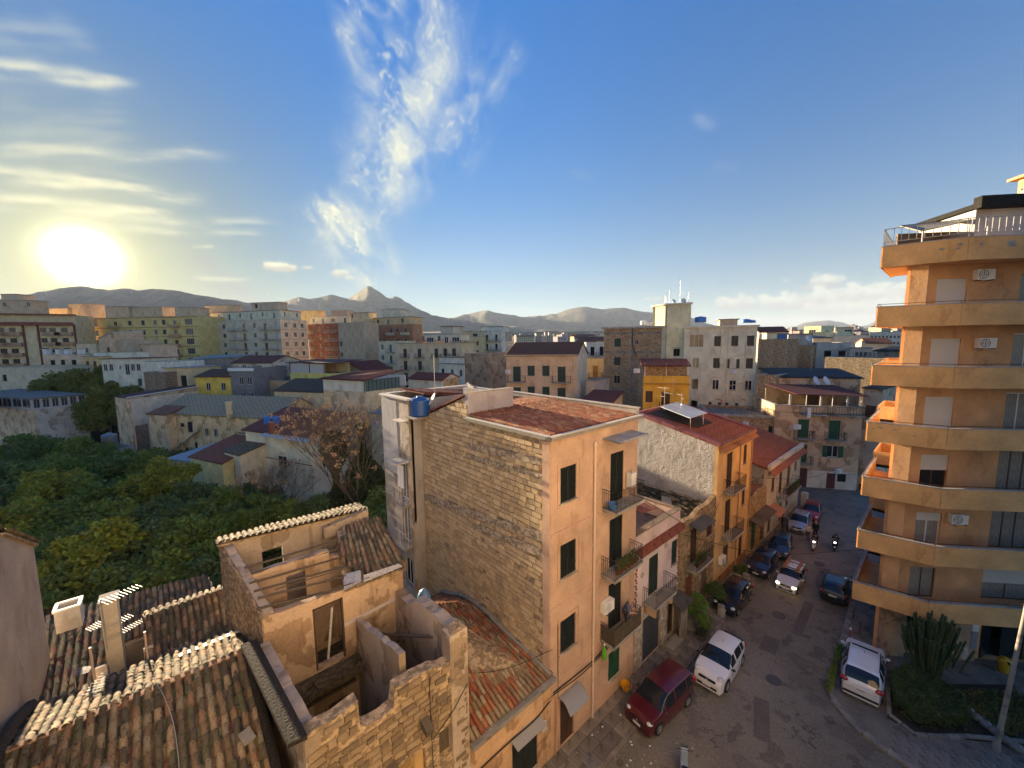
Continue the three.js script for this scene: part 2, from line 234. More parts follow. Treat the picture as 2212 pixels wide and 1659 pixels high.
// rows of openings from letters: each string a storey from the top, each letter a column
function grid(W, H, o) {
  const out = [], n = o.r.length;
  o.r.forEach((row, j) => { const fl = H - (o.top ?? .8) - (j + 1) * o.st; [...row].forEach((k, i) => {
    if (k === '.') return; const cx = o.c[i] * W, ww = o.w ?? 1.0, base = { c: o.sh, f: o.fm, p: o.pm }; let q;
    if (k === 'd' || k === 'D') q = { k, u: cx - ww / 2 - .05, v: fl + .06, w: ww + .1, h: Math.min(2.4, o.st - .6), b: { k: o.bk ?? 'iron', m: o.bm, w: o.bw, d: o.bd } };
    else if (k === 'e') q = { k: 'd', u: cx - ww / 2 - .05, v: fl + .06, w: ww + .1, h: Math.min(2.4, o.st - .6) };
    else if (k === 'E') q = { k: 'D', u: cx - ww / 2 - .05, v: fl + .06, w: ww + .1, h: Math.min(2.4, o.st - .6) };
    else if (k === 'k') q = { k: 'w', u: cx - .3, v: fl + 1.4, w: .6, h: .8 };
    else if (k === 'W') q = { k: 'w', u: cx - ww * 1.1, v: fl + .8, w: ww * 2.2, h: o.st - 1.4 };
    else if (k === 'r') q = { k: 'r', u: cx - ww / 2, v: fl + 1, w: ww, h: 1.5 };
    else q = { k, u: cx - ww / 2, v: fl + 1, w: ww, h: o.wh ?? 1.5 };
    out.push({ ...base, ...q, hood: o.hood && !'dDeE'.includes(k) });
  }); });
  return out;
}
function closedBox(W, D, H, th = .3) { return [bx(th, H, D, th / 2, H / 2, -D / 2), bx(th, H, D, W - th / 2, H / 2, -D / 2), bx(W - 2 * th, H, th, W / 2, H / 2, -D + th / 2)]; }
// a building from the photograph: corner points [x, y, depth] of the wall tops, left to right as seen
function block(o) {
  const pts = o.pts.map(([x, y, D]) => atD(x, y, D)), g0 = o.base ?? 0;
  const top = o.h ?? pts.reduce((s, p) => s + p.y, 0) / pts.length, pl = pts.map(p => V(p.x, 0, p.z));
  if (pl.length === 2) { const d = V().subVectors(pl[1], pl[0]), n = V(d.z, 0, -d.x).normalize().multiplyScalar(o.deep ?? 10); pl.push(pl[1].clone().add(n), pl[0].clone().add(n)); }
  else if (pl.length === 3) pl.push(V().addVectors(pl[0], pl[2]).sub(pl[1]));
  const p0 = pl[0].clone(), g = thing(o.name, o.label, o.cat ?? 'building', V(p0.x, g0, p0.z), 0, o.group), H = top - g0;
  const q = pl.map(p => p.clone().sub(p0)), n = q.length, frs = [];
  for (let i = 0; i < n; i++) {
    const a = q[i], b = q[(i + 1) % n], d = V().subVectors(b, a), L = d.length(), fr = { x: a.x, y: 0, z: a.z, ry: Math.atan2(-d.z, d.x), W: L, H }; frs.push(fr);
    const spec = o.walls?.[i], ops = spec ? (Array.isArray(spec) ? spec : [...(spec.r ? grid(L, H, spec) : []), ...(spec.ops ?? [])]) : [];
    { const cut = .3; mesh('wall', wallGeo(L - cut, H, ops.map(q => ({ ...q, u: q.u - cut })), .3), spec?.m ?? o.m, g, P(fr, cut, 0), fr.ry); }
    for (const op of ops) opening(g, fr, op, o.near);
    if (spec?.bal) for (const [u0, u1, fl, d2, k, m2] of spec.bal) balcony(g, fr, u0 * L, H - (spec.top ?? .8) - fl * spec.st, (u1 - u0) * L, d2, k, m2);
    if (spec?.band) for (const v of spec.band) mesh('string_course', [bx(L + .1, .16, .12, L / 2, 0, .05)], spec.bandm ?? M.slab, g, P(fr, 0, v < 0 ? H + v : v), fr.ry);
  }
  const flat = (y, grow, t, m, name) => { const c = q.reduce((s, p) => s.add(p), V()).divideScalar(n), e = q.map(p => p.clone().sub(c).setLength(p.distanceTo(c) + grow).add(c).setY(y)); return mesh(name, [slabQuad(e[0], e[1], e[2], e[3], t)], m, g); };
  if (o.roof !== 'none') {
    if (o.roof === 'slab') flat(H + .14, .45, .14, o.rm ?? M.slab, 'roof');
    else if (o.roof?.tilt) { const t = o.roof.tilt, ov = o.roof.over ?? .3, e = q.map((p, i) => V(p.x, H + t[i], p.z)), cc = e.reduce((s, p) => s.add(p), V()).divideScalar(n), f = e.map(p => { const d = p.clone().sub(cc).setY(0); return p.clone().addScaledVector(d.normalize(), ov); }); 
      ribRoof(g, f[0], f[1], f[2], f[3], o.rm ?? M.redroof, o.roof.pitch ?? .3, o.roof.swap);
      for (let i = 0; i < 4; i++) { const a = q[i], b = q[(i + 1) % 4], ta = t[i], tb = t[(i + 1) % 4]; if (ta > .05 || tb > .05) { const L = a.distanceTo(b); mesh('gable', wallGeo(L, 0, [], .3, [[0, Math.max(.001, ta - .04)], [L, Math.max(.001, tb - .04)]]), o.gm ?? o.m, g, V(a.x, H, a.z), frs[i].ry); } } }
    else if (o.roof?.ridge) gableRoof(g, q, H, o);
    else { flat(H - .35, -.3, .15, o.rm ?? M.concrete, 'roof'); for (const fr of frs) mesh('coping', [bx(fr.W + .08, .07, .4, fr.W / 2, 0, -.15)], o.cm ?? M.slab, g, P(fr, 0, H + .036), fr.ry); }
  }
  return { g, frs, q, H, p0 };
}
function gableRoof(g, q, H, o) { // ridge from the middle of side 3-0 to the middle of side 1-2 (along wall 0), or across it
  const r = o.roof.ridge, k = o.roof.across ? 1 : 0, a = q[k], b = q[(k + 1) % 4], c = q[(k + 2) % 4], d = q[(k + 3) % 4], f = o.roof.at ?? .5, ov = .3;
  const e = p => V(p.x, H, p.z), R0 = e(a).lerp(e(d), f).setY(H + r), R1 = e(b).lerp(e(c), f).setY(H + r), ax = V().subVectors(b, a).normalize();
  const dn = (p, R) => p.clone().add(V().subVectors(p, R).setLength(ov)), L = (p, s) => p.clone().addScaledVector(ax, s * .2);
  ribRoof(g, L(dn(e(a), R0), -1), L(dn(e(b), R1), 1), L(R1, 1), L(R0, -1), o.rm ?? M.redroof, o.roof.pitch ?? .25, false);
  ribRoof(g, L(dn(e(c), R1), 1), L(dn(e(d), R0), -1), L(R0, -1), L(R1, 1), o.rm ?? M.redroof, o.roof.pitch ?? .25, false);
  for (const [p, s, R] of [[b, c, R1], [d, a, R0]]) { const w = p.distanceTo(s), dir = V().subVectors(s, p); mesh('gable', wallGeo(w, 0, [], .3, [[0, .001], [p === b ? w * f : w * (1 - f), r - .03], [w, .001]]), o.gm ?? o.m, g, V(p.x, H, p.z), Math.atan2(-dir.z, dir.x)); }
}
// ribbed sheet or small tiles seen from far: real ribs and courses in one plate. a b = eave left/right, c d = ridge right/left
function ribRoof(parent, a, b, c, d, m, pitch = .25, swap = false, name = 'roof', rows = 0) {
  if (swap) [a, b, c, d] = [b, c, d, a];
  const w = Math.max(a.distanceTo(b), c.distanceTo(d)), l = Math.max(a.distanceTo(d), b.distanceTo(c)), nx = Math.min(400, Math.max(2, Math.round(w / pitch))), ny = rows || Math.max(1, Math.round(l / .38)), n = V().crossVectors(V().subVectors(b, a), V().subVectors(d, a)).normalize();
  if (n.y < 0) n.negate();
  const pos = [], idx = [], prof = [0, .8, 1, .8], X = nx * 4 + 1, amp = pitch * .18;
  for (let j = 0; j < ny; j++) for (const e of [0, 1]) for (let i = 0; i < X; i++) {
    const u = i / (X - 1), v = (j + e) / ny, p = a.clone().lerp(b, u).lerp(d.clone().lerp(c, u), v).addScaledVector(n, amp * prof[i % 4] + (e ? 0 : .022) + .03 + .006 * Math.sin(i * 1.7 + j * 5)); pos.push(p.x, p.y, p.z);
  }
  for (let j = 0; j < ny * 2 - 1; j++) for (let i = 0; i < X - 1; i++) { const k = j * X + i; idx.push(k, k + 1, k + X + 1, k, k + X + 1, k + X); }
  const g = new THREE.BufferGeometry(); g.setAttribute('position', new THREE.Float32BufferAttribute(pos, 3)); g.setIndex(idx); g.computeVertexNormals();
  const under = slabQuad(a.clone(), b.clone(), c.clone(), d.clone(), .08);
  return mesh(name, [g, under], m, parent);
}
// clay tiles one by one: half round cover tiles with hollow ones between
const halfTile = (r, L, up) => { const a = [], n = 6, S = [], pt = (t, q, z) => V(Math.cos(t) * q * (z < -.01 ? .86 : 1), (up ? 1 : -1) * Math.sin(t) * q * (z < -.01 ? .86 : 1), z); for (let i = 0; i < n; i++) { const t0 = Math.PI * i / n, t1 = Math.PI * (i + 1) / n; S.push(quad(pt(t0, r, 0), pt(t1, r, 0), pt(t1, r, -L), pt(t0, r, -L))); if (up) S.push(quad(pt(t0, r, 0), pt(t0, r - .018, 0), pt(t1, r - .018, 0), pt(t1, r, 0))); } const g = mergeGeometries(S); return g; };
const CLAY = [[.29, .20, .115], [.23, .16, .095], [.36, .265, .155], [.18, .12, .07], [.13, .105, .065], [.29, .175, .095], [.105, .085, .055], [.27, .215, .14], [.12, .115, .06]];
const REDCLAY = [[.40, .135, .06], [.35, .11, .05], [.45, .17, .075], [.28, .095, .05], [.33, .15, .08], [.46, .24, .12], [.37, .115, .05]];
function tileRoof(parent, a, b, c, d, o = {}) {
  const tw = o.tw ?? .24, tl = o.tl ?? .33, pal = o.pal ?? CLAY, W = (a.distanceTo(b) + d.distanceTo(c)) / 2, L = (a.distanceTo(d) + b.distanceTo(c)) / 2, nx = Math.round(W / tw), ny = Math.round(L / tl);
  const N = V().crossVectors(V().subVectors(b, a), V().subVectors(d, a)).normalize(); if (N.y < 0) N.negate();
  parent.updateWorldMatrix(true, false);
  const cover = cached(`tc${tw},${tl}`, () => { const g = prep([halfTile(tw * .40, tl * 1.28, true)]); return g; }), list = [], rest = [];
  const at = (u, v) => a.clone().lerp(b, u).lerp(d.clone().lerp(c, u), v);
  const wave = (u, v) => (fbm(u * 4 + W, v * 4 + L, 3) - .5) * (o.sag ?? .12);
  const put = (u, v, lift, jit) => { const p = at(u, v).addScaledVector(N, lift + wave(u, v)), up = V().subVectors(at(u, Math.min(1, v + .05)), at(u, Math.max(0, v - .05))).normalize(), X = V().crossVectors(up, N).normalize(), m = new THREE.Matrix4().makeBasis(X, N, up.clone().negate()); m.multiply(new THREE.Matrix4().makeRotationY((rnd() - .5) * jit)).multiply(new THREE.Matrix4().makeRotationX(.055 + (rnd() - .5) * .05)); return m.setPosition(p); };
  for (let i = 0; i < nx; i++) for (let j = 0; j < ny; j++) {
    const u = (i + .5) / nx, v = (j + .02) / ny; if (o.keep && !o.keep(u, v)) continue;
    const mt = put(u, v, .03, .12); mt.multiply(new THREE.Matrix4().makeTranslation((rnd() - .5) * .025, 0, (rnd() - .5) * .05));
    list.push({ mt, d: V().setFromMatrixPosition(mt).applyMatrix4(parent.matrixWorld).distanceTo(camera.position), k: Math.floor(fbm(u * nx * .3, v * ny * .2 + L, 3) * 2.5 + rnd() * (pal.length - 1)) % pal.length });
  }
  list.sort((x, y) => x.d - y.d);
  const tm = pal.map(k => mat(k, { t: 'tile', b: 'bump', bs: .012 }));
  list.forEach((t, i) => { if (i < (o.max ?? 290)) { const s = mesh(o.tile ?? 'roof_tile', cover, tm[t.k], parent); s.matrix.copy(t.mt); s.matrix.decompose(s.position, s.quaternion, s.scale); } else { const g = cover.clone().applyMatrix4(t.mt); paint(g, pal[t.k]); rest.push(g); } });
  const pan = halfTile(tw * .36, tl * 1.25, false);
  for (let i = 0; i <= nx; i++) for (let j = 0; j < ny; j++) { const u = Math.min(.998, Math.max(.002, i / nx)), v = (j + .02) / ny; if (o.keep && !o.keep(u, v)) continue; const g = pan.clone().applyMatrix4(put(u, v, .075, .05)); paint(g, pick(pal).map(x => x * rr(.55, .9))); rest.push(g); }
  if (rest.length) { const s = mesh('roof_tiles', rest, mat([1, 1, 1], { v: 1, t: 'tile', b: 'bump', bs: .012 }), parent); s.userData.kind = 'stuff'; }
  if (!o.nodeck) mesh('roof_deck', [slabQuad(a.clone().addScaledVector(N, -.03 - (o.sag ?? .12) * .4), b.clone().addScaledVector(N, -.03 - (o.sag ?? .12) * .4), c.clone().addScaledVector(N, -.03 - (o.sag ?? .12) * .4), d.clone().addScaledVector(N, -.03 - (o.sag ?? .12) * .4), .08)], M.mortar, parent);
}
function paint(g, c) { const n = g.attributes.position.count, a = new Float32Array(n * 3); for (let i = 0; i < n; i++) { a[i * 3] = c[0]; a[i * 3 + 1] = c[1]; a[i * 3 + 2] = c[2]; } g.setAttribute('color', new THREE.BufferAttribute(a, 3)); return g; }
// stones one by one on a wall: courses of uneven blocks standing proud of the mortar
const TUFF = [[.70, .53, .30], [.63, .47, .265], [.74, .575, .34], [.56, .41, .23], [.66, .49, .29], [.52, .39, .24]];
const stoneVar = [0, 1, 2, 3, 4].map(() => { const g = new THREE.BoxGeometry(1, 1, 1), p = g.attributes.position, j = {}; for (let i = 0; i < p.count; i++) { const k = [p.getX(i), p.getY(i), p.getZ(i)].map(v => v > 0 ? 1 : 0).join(''); j[k] ??= [rr(-.05, .05), rr(-.09, .09), rr(-.2, .05)]; const f = p.getZ(i) > 0 ? .93 : 1; p.setXYZ(i, p.getX(i) * f + j[k][0], p.getY(i) * f + j[k][1], p.getZ(i) + (p.getZ(i) > 0 ? j[k][2] : 0)); } const q = g.toNonIndexed(); q.computeVertexNormals(); return prep([q]); });
function stones(parent, fr, W, H, o = {}) {
  const list = [], rest = [], pal = o.pal ?? TUFF, gap = o.gap ?? .025; let v = 0; parent.updateWorldMatrix(true, false);
  while (v < H - .08) {
    const bh = (typeof o.bh === 'function' ? o.bh(v) : o.bh ?? .24) * rr(.85, 1.15), k = bh / .24; let u = 0;
    while (u < W - .05) {
      const bw = Math.min(W - u, (o.bw ?? .46) * rr(.6, 1.3)), cu = u + bw / 2, cv = v + bh / 2;
      if (bw > .08 && !(o.skip && o.skip(cu, cv, bw, bh)) && rnd() > (o.miss ?? .02)) {
        const p = P(fr, cu, cv, rr(.0, .025)), m = new THREE.Matrix4().compose(p, new THREE.Quaternion().setFromEuler(new THREE.Euler(0, fr.ry, (rnd() - .5) * .03, 'YXZ')), V(bw - gap, bh - gap, o.d ?? .08));
        list.push({ m, s: bw * bh / p.clone().applyMatrix4(parent.matrixWorld).distanceToSquared(camera.position), k: Math.floor(rnd() * pal.length), g: pick(stoneVar) });
      } u += bw;
    } v += bh;
  }
  list.sort((a, b) => b.s - a.s);
  const sm = pal.map(c => mat(c, { t: 'grain', b: 'bump', bs: .015 }));
  list.forEach((t, i) => { if (i < (o.max ?? 290)) { const s = mesh(o.n ?? 'stone_block', t.g, sm[t.k], parent); t.m.decompose(s.position, s.quaternion, s.scale); } else { const g = t.g.clone().applyMatrix4(t.m); rest.push(paint(g, pal[t.k])); } });
  if (rest.length) mesh((o.n ?? 'stone_block') + 's', rest, mat([1, 1, 1], { v: 1, t: 'grain', b: 'bump', bs: .015 }), parent).userData.kind = 'stuff';
}
// small things that hang on walls and stand on roofs
function airCon(pos, ry, label, group = 'air conditioner units on the facades', old) {
  const g = thing('air_conditioner', label, 'air conditioner', pos, ry, group);
  mesh('casing', cached('ac1', () => prep([bx(.82, .56, .3, 0, .28, .17)])), M.white, g);
  mesh('fan_grille', cached('ac2', () => { const a = [new THREE.TorusGeometry(.22, .015, 5, 20), new THREE.TorusGeometry(.12, .01, 5, 16), bx(.44, .015, .01), bx(.015, .44, .01), new THREE.CircleGeometry(.22, 20).translate(0, 0, -.008)]; return prep(a.map(q => q.translate(-.13, .28, .325))); }), old ? M.iron : M.grey, g);
  mesh('bracket', cached('ac3', () => prep([bx(.04, .04, .4, -.3, -.02, .2), bx(.04, .04, .4, .3, -.02, .2)])), M.iron, g); return g;
}
function dish(pos, ry, r, label, group = 'satellite dishes', tilt = -.5) {
  const g = thing('satellite_dish', label, 'satellite dish', pos, ry, group);
  const d = mesh('reflector', cached(`dish${r}`, () => { const p = []; for (let i = 0; i <= 8; i++) p.push(new THREE.Vector2(r * i / 8, .28 * r * (i / 8) ** 2)); for (let i = 8; i >= 0; i--) p.push(new THREE.Vector2(r * i / 8, .28 * r * (i / 8) ** 2 - .012)); return prep([new THREE.LatheGeometry(p, 24).rotateX(Math.PI / 2)]); }), M.dish, g, V(0, r + .35, .1)); d.rotation.x = tilt;
  mesh('feed_arm', cached(`arm${r}`, () => prep([bar(V(0, .4, .15), V(0, r + .35 + r * .2, r * 1.05), .014), bx(.07, .07, .14, 0, r + .35 + r * .22, r * 1.05)])), M.grey, g);
  mesh('mast', [cyl(.025, .025, r + .4)], M.steel, g); return g;
}
function yagi(L, n, w, dir = 1) { const a = [bar(V(0, 0, 0), V(L * dir, 0, 0), .009, 4)]; for (let i = 0; i < n; i++) { const x = L * dir * (i + .5) / n; a.push(bx(.008, .008, w * (1 - .35 * i / n), x, 0, 0)); } return a; }
function antenna(pos, ry, h, label, arms, group = 'television aerials', m = M.steel) {
  const g = thing('television_aerial', label, 'aerial', pos, ry, group); mesh('mast', [cyl(.02, .02, h)], m, g);
  for (const [y, L, n, w, dir] of arms) mesh('aerial_array', yagi(L, n, w, dir).map(q => q.translate(0, y, 0)), m, g); return g;
}
function waterTank(pos, r, h, label, m = M.tank, group = 'roof water tanks', lying) {
  const g = thing('water_tank', label, 'water tank', pos, 0, group);
  const prof = [[0, 0], [r * .95, 0], [r, h * .04], [r * .98, h * .2], [r, h * .22], [r * .98, h * .5], [r, h * .52], [r * .98, h * .8], [r, h * .84], [r * .9, h * .93], [r * .35, h]].map(p => new THREE.Vector2(...p));
  const b = mesh('tank_body', [new THREE.LatheGeometry(prof, 24)], m, g); mesh('lid', [cyl(r * .36, r * .32, h * .06, 0, h, 0, 16)], m, g); if (lying) g.rotation.z = Math.PI / 2; return g;
}

// ---------------------------------------------------------------- ground, road, pavements
{
  const rings = [0, 30, 60, 100, 160, 220, 300, 450, 700, 1000, 1500, 2200, 3000, 4200, 6000, 9000, 14000], N = 72, pos = [], idx = [];
  const gy = r => -.06 + Math.max(0, r - 240) * .028 * smooth(0, 4000, 6200 - r);
  rings.forEach(r => { for (let i = 0; i < N; i++) { const a = i / N * 2 * Math.PI; pos.push(Math.cos(a) * r, gy(r), Math.sin(a) * r); } });
  for (let j = 0; j < rings.length - 1; j++) for (let i = 0; i < N; i++) { const a = j * N + i, b = j * N + (i + 1) % N; idx.push(a, b, b + N, a, b + N, a + N); }
  const g = new THREE.BufferGeometry(); g.setAttribute('position', new THREE.Float32BufferAttribute(pos, 3)); g.setIndex(idx); g.computeVertexNormals();
  struct('ground', [g], mat([.25, .205, .15], { t: 'soil' }));
}
const asphalt = mat([.28, .245, .195], { t: 'asphalt', b: 'bump2', bs: .015, r: .95 });
{ const g = new THREE.PlaneGeometry(130, 60, 60, 30).rotateX(-Math.PI / 2).translate(15, 0, 25); const p = g.attributes.position; for (let i = 0; i < p.count; i++) p.setY(i, .005 + .03 * fbm(p.getX(i) * .4 + 50, p.getZ(i) * .4 + 50, 3)); struct('road', [g], asphalt); }
for (const [x, z, a, b, r] of [[9.5, 5.9, 2.6, .7, .3], [20, 5.4, 4.5, .55, .05], [3.5, 6.6, 1.4, 1.1, .6], [15.5, 4.6, 1.6, .9, .1], [27, 5.2, 3, .6, .02]]) struct('road_repair', [bx(a, .012, b, 0, 0, 0)], mat([.215, .185, .155], { t: 'asphalt', b: 'bump2' }), V(x, .032, z)).rotation.y = r;
for (const [x, z] of [[12.6, 5.6], [19, 4.2], [29, 4.6]]) { const m = struct('manhole_cover', [cyl(.33, .33, .014, 0, 0, 0, 24), new THREE.TorusGeometry(.36, .03, 5, 28).rotateX(Math.PI / 2), ...[-.2, -.1, 0, .1, .2].map(k => bx(.5, .006, .03, 0, .017, k))], mat([.10, .09, .085], { r: .6, m: .3 }), V(x, .036, z)); }
{ // left pavement: broken stone slabs, each laid on its own, behind a kerb
  const pv = struct('pavement', [bx(62, .10, 1.72, -6.2, .05, .86)], mat([.13, .115, .095], { t: 'concrete' }));
  const sm = [[.27, .235, .20], [.23, .20, .175], [.30, .26, .22], [.20, .175, .155], [.32, .28, .23]].map(c => mat(c, { t: 'concrete', b: 'bump2', bs: .02 }));
  for (let row = 0, z = 0; z < 1.68; row++) { const d = [.52, .62, .57][row]; for (let x = -6; x < 24.6;) { const w = rr(.55, 1.15), o = mesh('paving_slab', cached(`slab${row}`, () => prep([bx(1, .06, d - .018)])), pick(sm), pv, V(x + w / 2, .105 + rr(-.006, .008), z + d / 2)); o.scale.x = w - .018; o.rotation.set((rnd() - .5) * .02, (rnd() - .5) * .012, (rnd() - .5) * .016); x += w; } z += d; }
  for (let x = -10; x < 25.5; x += 1.02) mesh('kerb_stone', cached('kerb', () => prep([bx(1, .17, .2)])), pick(sm), pv, V(x + .5, .06 + rr(-.008, .008), 1.83 + rr(-.015, .015)));
  mesh('inspection_cover', [bx(.62, .02, .62)], mat([.24, .235, .25], { t: 'concrete' }), pv, V(1.2, .15, 1.35), .06);
  mesh('door_step', [bx(1.5, .28, .6, 10.9, .14, .55)], M.concrete, pv);
}
const kerbLine = [[62, 7.0], [24.3, 7.37], [19.9, 7.6], [14.8, 7.74], [13.86, 7.9], [13.03, 8.35], [12.3, 9.15], [11.86, 10.3], [11.55, 12], [11.4, 14], [11.4, 18], [11.4, 40]];
{
  const s = new THREE.Shape(); kerbLine.forEach(([x, z], i) => i ? s.lineTo(x, -z) : s.moveTo(x, -z)); s.lineTo(62, -40); s.closePath();
  const pv = struct('side_pavement', [new THREE.ExtrudeGeometry(s, { depth: .14, bevelEnabled: false }).rotateX(-Math.PI / 2)], mat([.23, .20, .165], { t: 'concrete', b: 'bump2', bs: .02 }));
  const c = new THREE.CatmullRomCurve3(kerbLine.slice(1).map(([x, z]) => V(x, 0, z)), false, 'catmullrom', .2), L = c.getLength(), km = [[.38, .34, .28], [.33, .295, .25], [.42, .375, .31]].map(k => mat(k, { t: 'concrete', b: 'bump2', bs: .02 }));
  for (let q = 0; q < 34; q += .92) { const p = c.getPointAt(Math.min(1, (q + .46) / L)), t = c.getTangentAt(Math.min(1, (q + .46) / L)), o = mesh('kerb_stone', cached('kerb2', () => prep([bx(.9, .2, .3)])), pick(km), pv, V(p.x + .12, .07 + rr(0, .012), p.z + .05)); o.rotation.y = Math.atan2(-t.z, t.x); }
  const pm = [[.31, .275, .23], [.28, .25, .21], [.34, .30, .25]].map(k => mat(k, { t: 'concrete' }));
  for (let i = 0; i < 9; i++) for (let j = 0; j < 16; j++) { const x = 12.0 + i * .47 + (j % 2) * .02, z = 10.7 + j * .47; if (x > 14.3 + (j - 5) * .25 && j < 6) continue; const o = mesh('paving_slab', cached('pv2', () => prep([bx(.455, .04, .455)])), pick(pm), pv, V(x + .14, .138 + rr(-.004, .005), z)); o.rotation.y = .1; if (x > 15.6) o.position.x = 12 + rnd() * 3; }
}

// ---------------------------------------------------------------- the tall peach house with the bare stone side
const peach = plaster(.62, .41, .28), peachLow = plaster(.65, .42, .32), facade0 = { x: 0, y: 0, z: 0, ry: 0 };
{
  const g = thing('apartment_house', 'tall peach house with bare stone block side wall and green shutters', 'house'), W = 6.95, H = 15.3, ops = [];
  for (const v of [12.28, 8.68, 4.98]) ops.push({ k: 's', u: .63, v, w: 1.1, h: 1.62, c: M.darkgreen });
  for (const v of [11.16, 7.66, 4.1]) ops.push({ k: 'd', u: 4.42, v, w: 1.2, h: 2.62, c: M.darkgreen });
  ops.push({ k: 's', u: 4.5, v: 1.1, w: 1.08, h: 1.65, c: M.midgreen }, { k: 'p', u: .63, v: .12, w: 1.02, h: 2.6, c: M.brown });
  mesh('wall', wallGeo(W, H, ops, .35), peach, g);
  for (const o of ops) { opening(g, facade0, o, true); if (o.h < 2 && o.v > 3) mesh('window_surround', [bx(o.w + .42, .035, .03, 0, o.h / 2 + .2), bx(.035, o.h + .4, .03, -o.w / 2 - .2), bx(.035, o.h + .4, .03, o.w / 2 + .2)], peach, g, V(o.u + o.w / 2, o.v + o.h / 2, .012)); }
  for (const y of [11.0, 7.5, 3.62]) mesh('string_course', [bx(W, .07, .05, W / 2, y, .02)], peachLow, g);
  for (const [y, i] of [[11.14, 0], [7.64, 1], [4.06, 2]]) { const b = balcony(g, facade0, 3.72, y, 2.6, .85, 'iron', null, true); if (i === 2) mesh('reed_screen', (() => { const a = []; for (let k = 0; k < 150; k++) a.push(bx(.016, rr(.8, .96), .012, .04 + k * .0168, .46, .83 + rr(-.008, .008), 0, 0, rr(-.05, .05))); for (let k = 0; k < 44; k++) a.push(bx(.012, rr(.8, .95), .016, .03, .46, .04 + k * .018)); return a; })(), mat([.13, .105, .07], { t: 'wood' }), b); }
  mesh('canopy', [bx(2.6, .07, .95, 5.0, 14.68, .47, 0, .05), bx(2.62, .12, .06, 5, 14.66, .95)], mat([.40, .40, .42], { t: 'concrete' }), g);
  mesh('drainpipe', [cyl(.06, .06, 14.5, 3.03, .12, .08, 10), cyl(.09, .075, .2, 3.03, 14.5, .09)], M.pvc, g);
  for (const y of [2, 4.5, 7, 9.5, 12]) mesh('pipe_bracket', [bx(.16, .04, .1, 3.03, y, .06)], M.pvc, g);
  mesh('gas_pipe', [tube([V(-.5, 3.3, .06), V(-.2, 3.3, .1), V(.12, 3.3, .12), V(.2, 3.1, .12), V(.2, .2, .1)], .035, 6, 30)], mat([.5, .27, .12], { r: .5 }), g);
  mesh('door_canopy', [...[0, 1.35].map(x => tube([V(.5 + x, 2.9, .04), V(.5 + x, 2.85, .4), V(.5 + x, 2.45, .75)], .02, 5, 14)), ...[0, 1, 2, 3, 4, 5].map(i => { const t0 = i / 6, t1 = (i + 1) / 6, c = t => V(0, 2.92 - .47 * t * t, .04 + .72 * t); const a = c(t0), b = c(t1); return slabQuad(V(.5, b.y, b.z), V(1.85, b.y, b.z), V(1.85, a.y, a.z), V(.5, a.y, a.z), .008); })], mat([.24, .24, .25], { r: .3 }), g);
  mesh('cable', [tube([V(.1, 3.42, .06), V(1.3, 3.36, .08), V(3, 3.3, .08), V(4.4, 3.42, .07), V(6.9, 3.5, .06)], .03), tube([V(.1, 3.3, .05), V(2.2, 3.1, .07), V(4.4, 3.25, .06)], .02), tube([V(.42, 6.6, .04), V(.42, 5, .05), V(.42, 2.9, .05)], .015)], M.iron, g);
  // eaves, gutter and the tiled roof
  mesh('eaves', [bx(W + .3, .14, .42, W / 2, 15.36, 0), bx(.3, .14, 6.1, -.06, 15.36, -3.2)], M.concrete, g);
  mesh('gutter', [bx(W + .35, .05, .16, W / 2, 15.47, .14), bx(.16, .05, 6.0, -.12, 15.47, -3)], mat([.5, .48, .44], { r: .6 }), g);
  tileRoof(g, V(.05, 15.4, -.1), V(W, 15.4, -.1), V(W, 15.62, -6.05), V(.05, 15.52, -6.05), { pal: REDCLAY, tw: .25, tl: .34, sag: .05 });
  tileRoof(g, V(W, 15.3, -11), V(3.3, 15.3, -11), V(3.3, 15.58, -6.05), V(W, 15.62, -6.05), { pal: REDCLAY, tw: .25, tl: .34, sag: .05, max: 60 });
  mesh('parapet', [bx(.25, .6, 11.1, W + .02, 15.5, -5.6), bx(.34, .06, 11.2, W + .02, 15.83, -5.6)], plaster(.5, .45, .38), g);
  // set-back room on the roof: grey wall toward the street, sloping back
  mesh('upper_wall', [bx(3.25, 1.9, .28, 1.63, 15.78, -6.2)], plaster(.44, .41, .43), g); mesh('upper_coping', [bx(3.3, .06, .34, 1.63, 16.76, -6.2)], M.slab, g);
  ribRoof(g, V(-.05, 14.95, -10.9), V(3.2, 14.95, -10.9), V(3.2, 16.6, -6.35), V(-.05, 16.6, -6.35), M.redroof, .25);
  mesh('upper_side_wall', [bx(.25, 1.6, 4.6, 3.15, 15.6, -8.6)], plaster(.44, .41, .38), g);
  // stone side wall (faces -x): backing with a stepped top, concrete ring beams, stones
  const side = { x: 0, y: 0, z: -11.2, ry: -Math.PI / 2 }; // u from the rear to the street
  const profile = [[0, 14.7], [.6, 14.95], [4.95, 16.55], [5.0, 15.2], [10.8, 15.28]];
  mesh('side_wall', wallGeo(10.8, 15.3, [], .35, profile), M.mortar, g, P(side, 0, 0, -.03), side.ry);
  const topAt = u => u < 5 ? lerp(14.7, 16.55, u / 5) : 15.2;
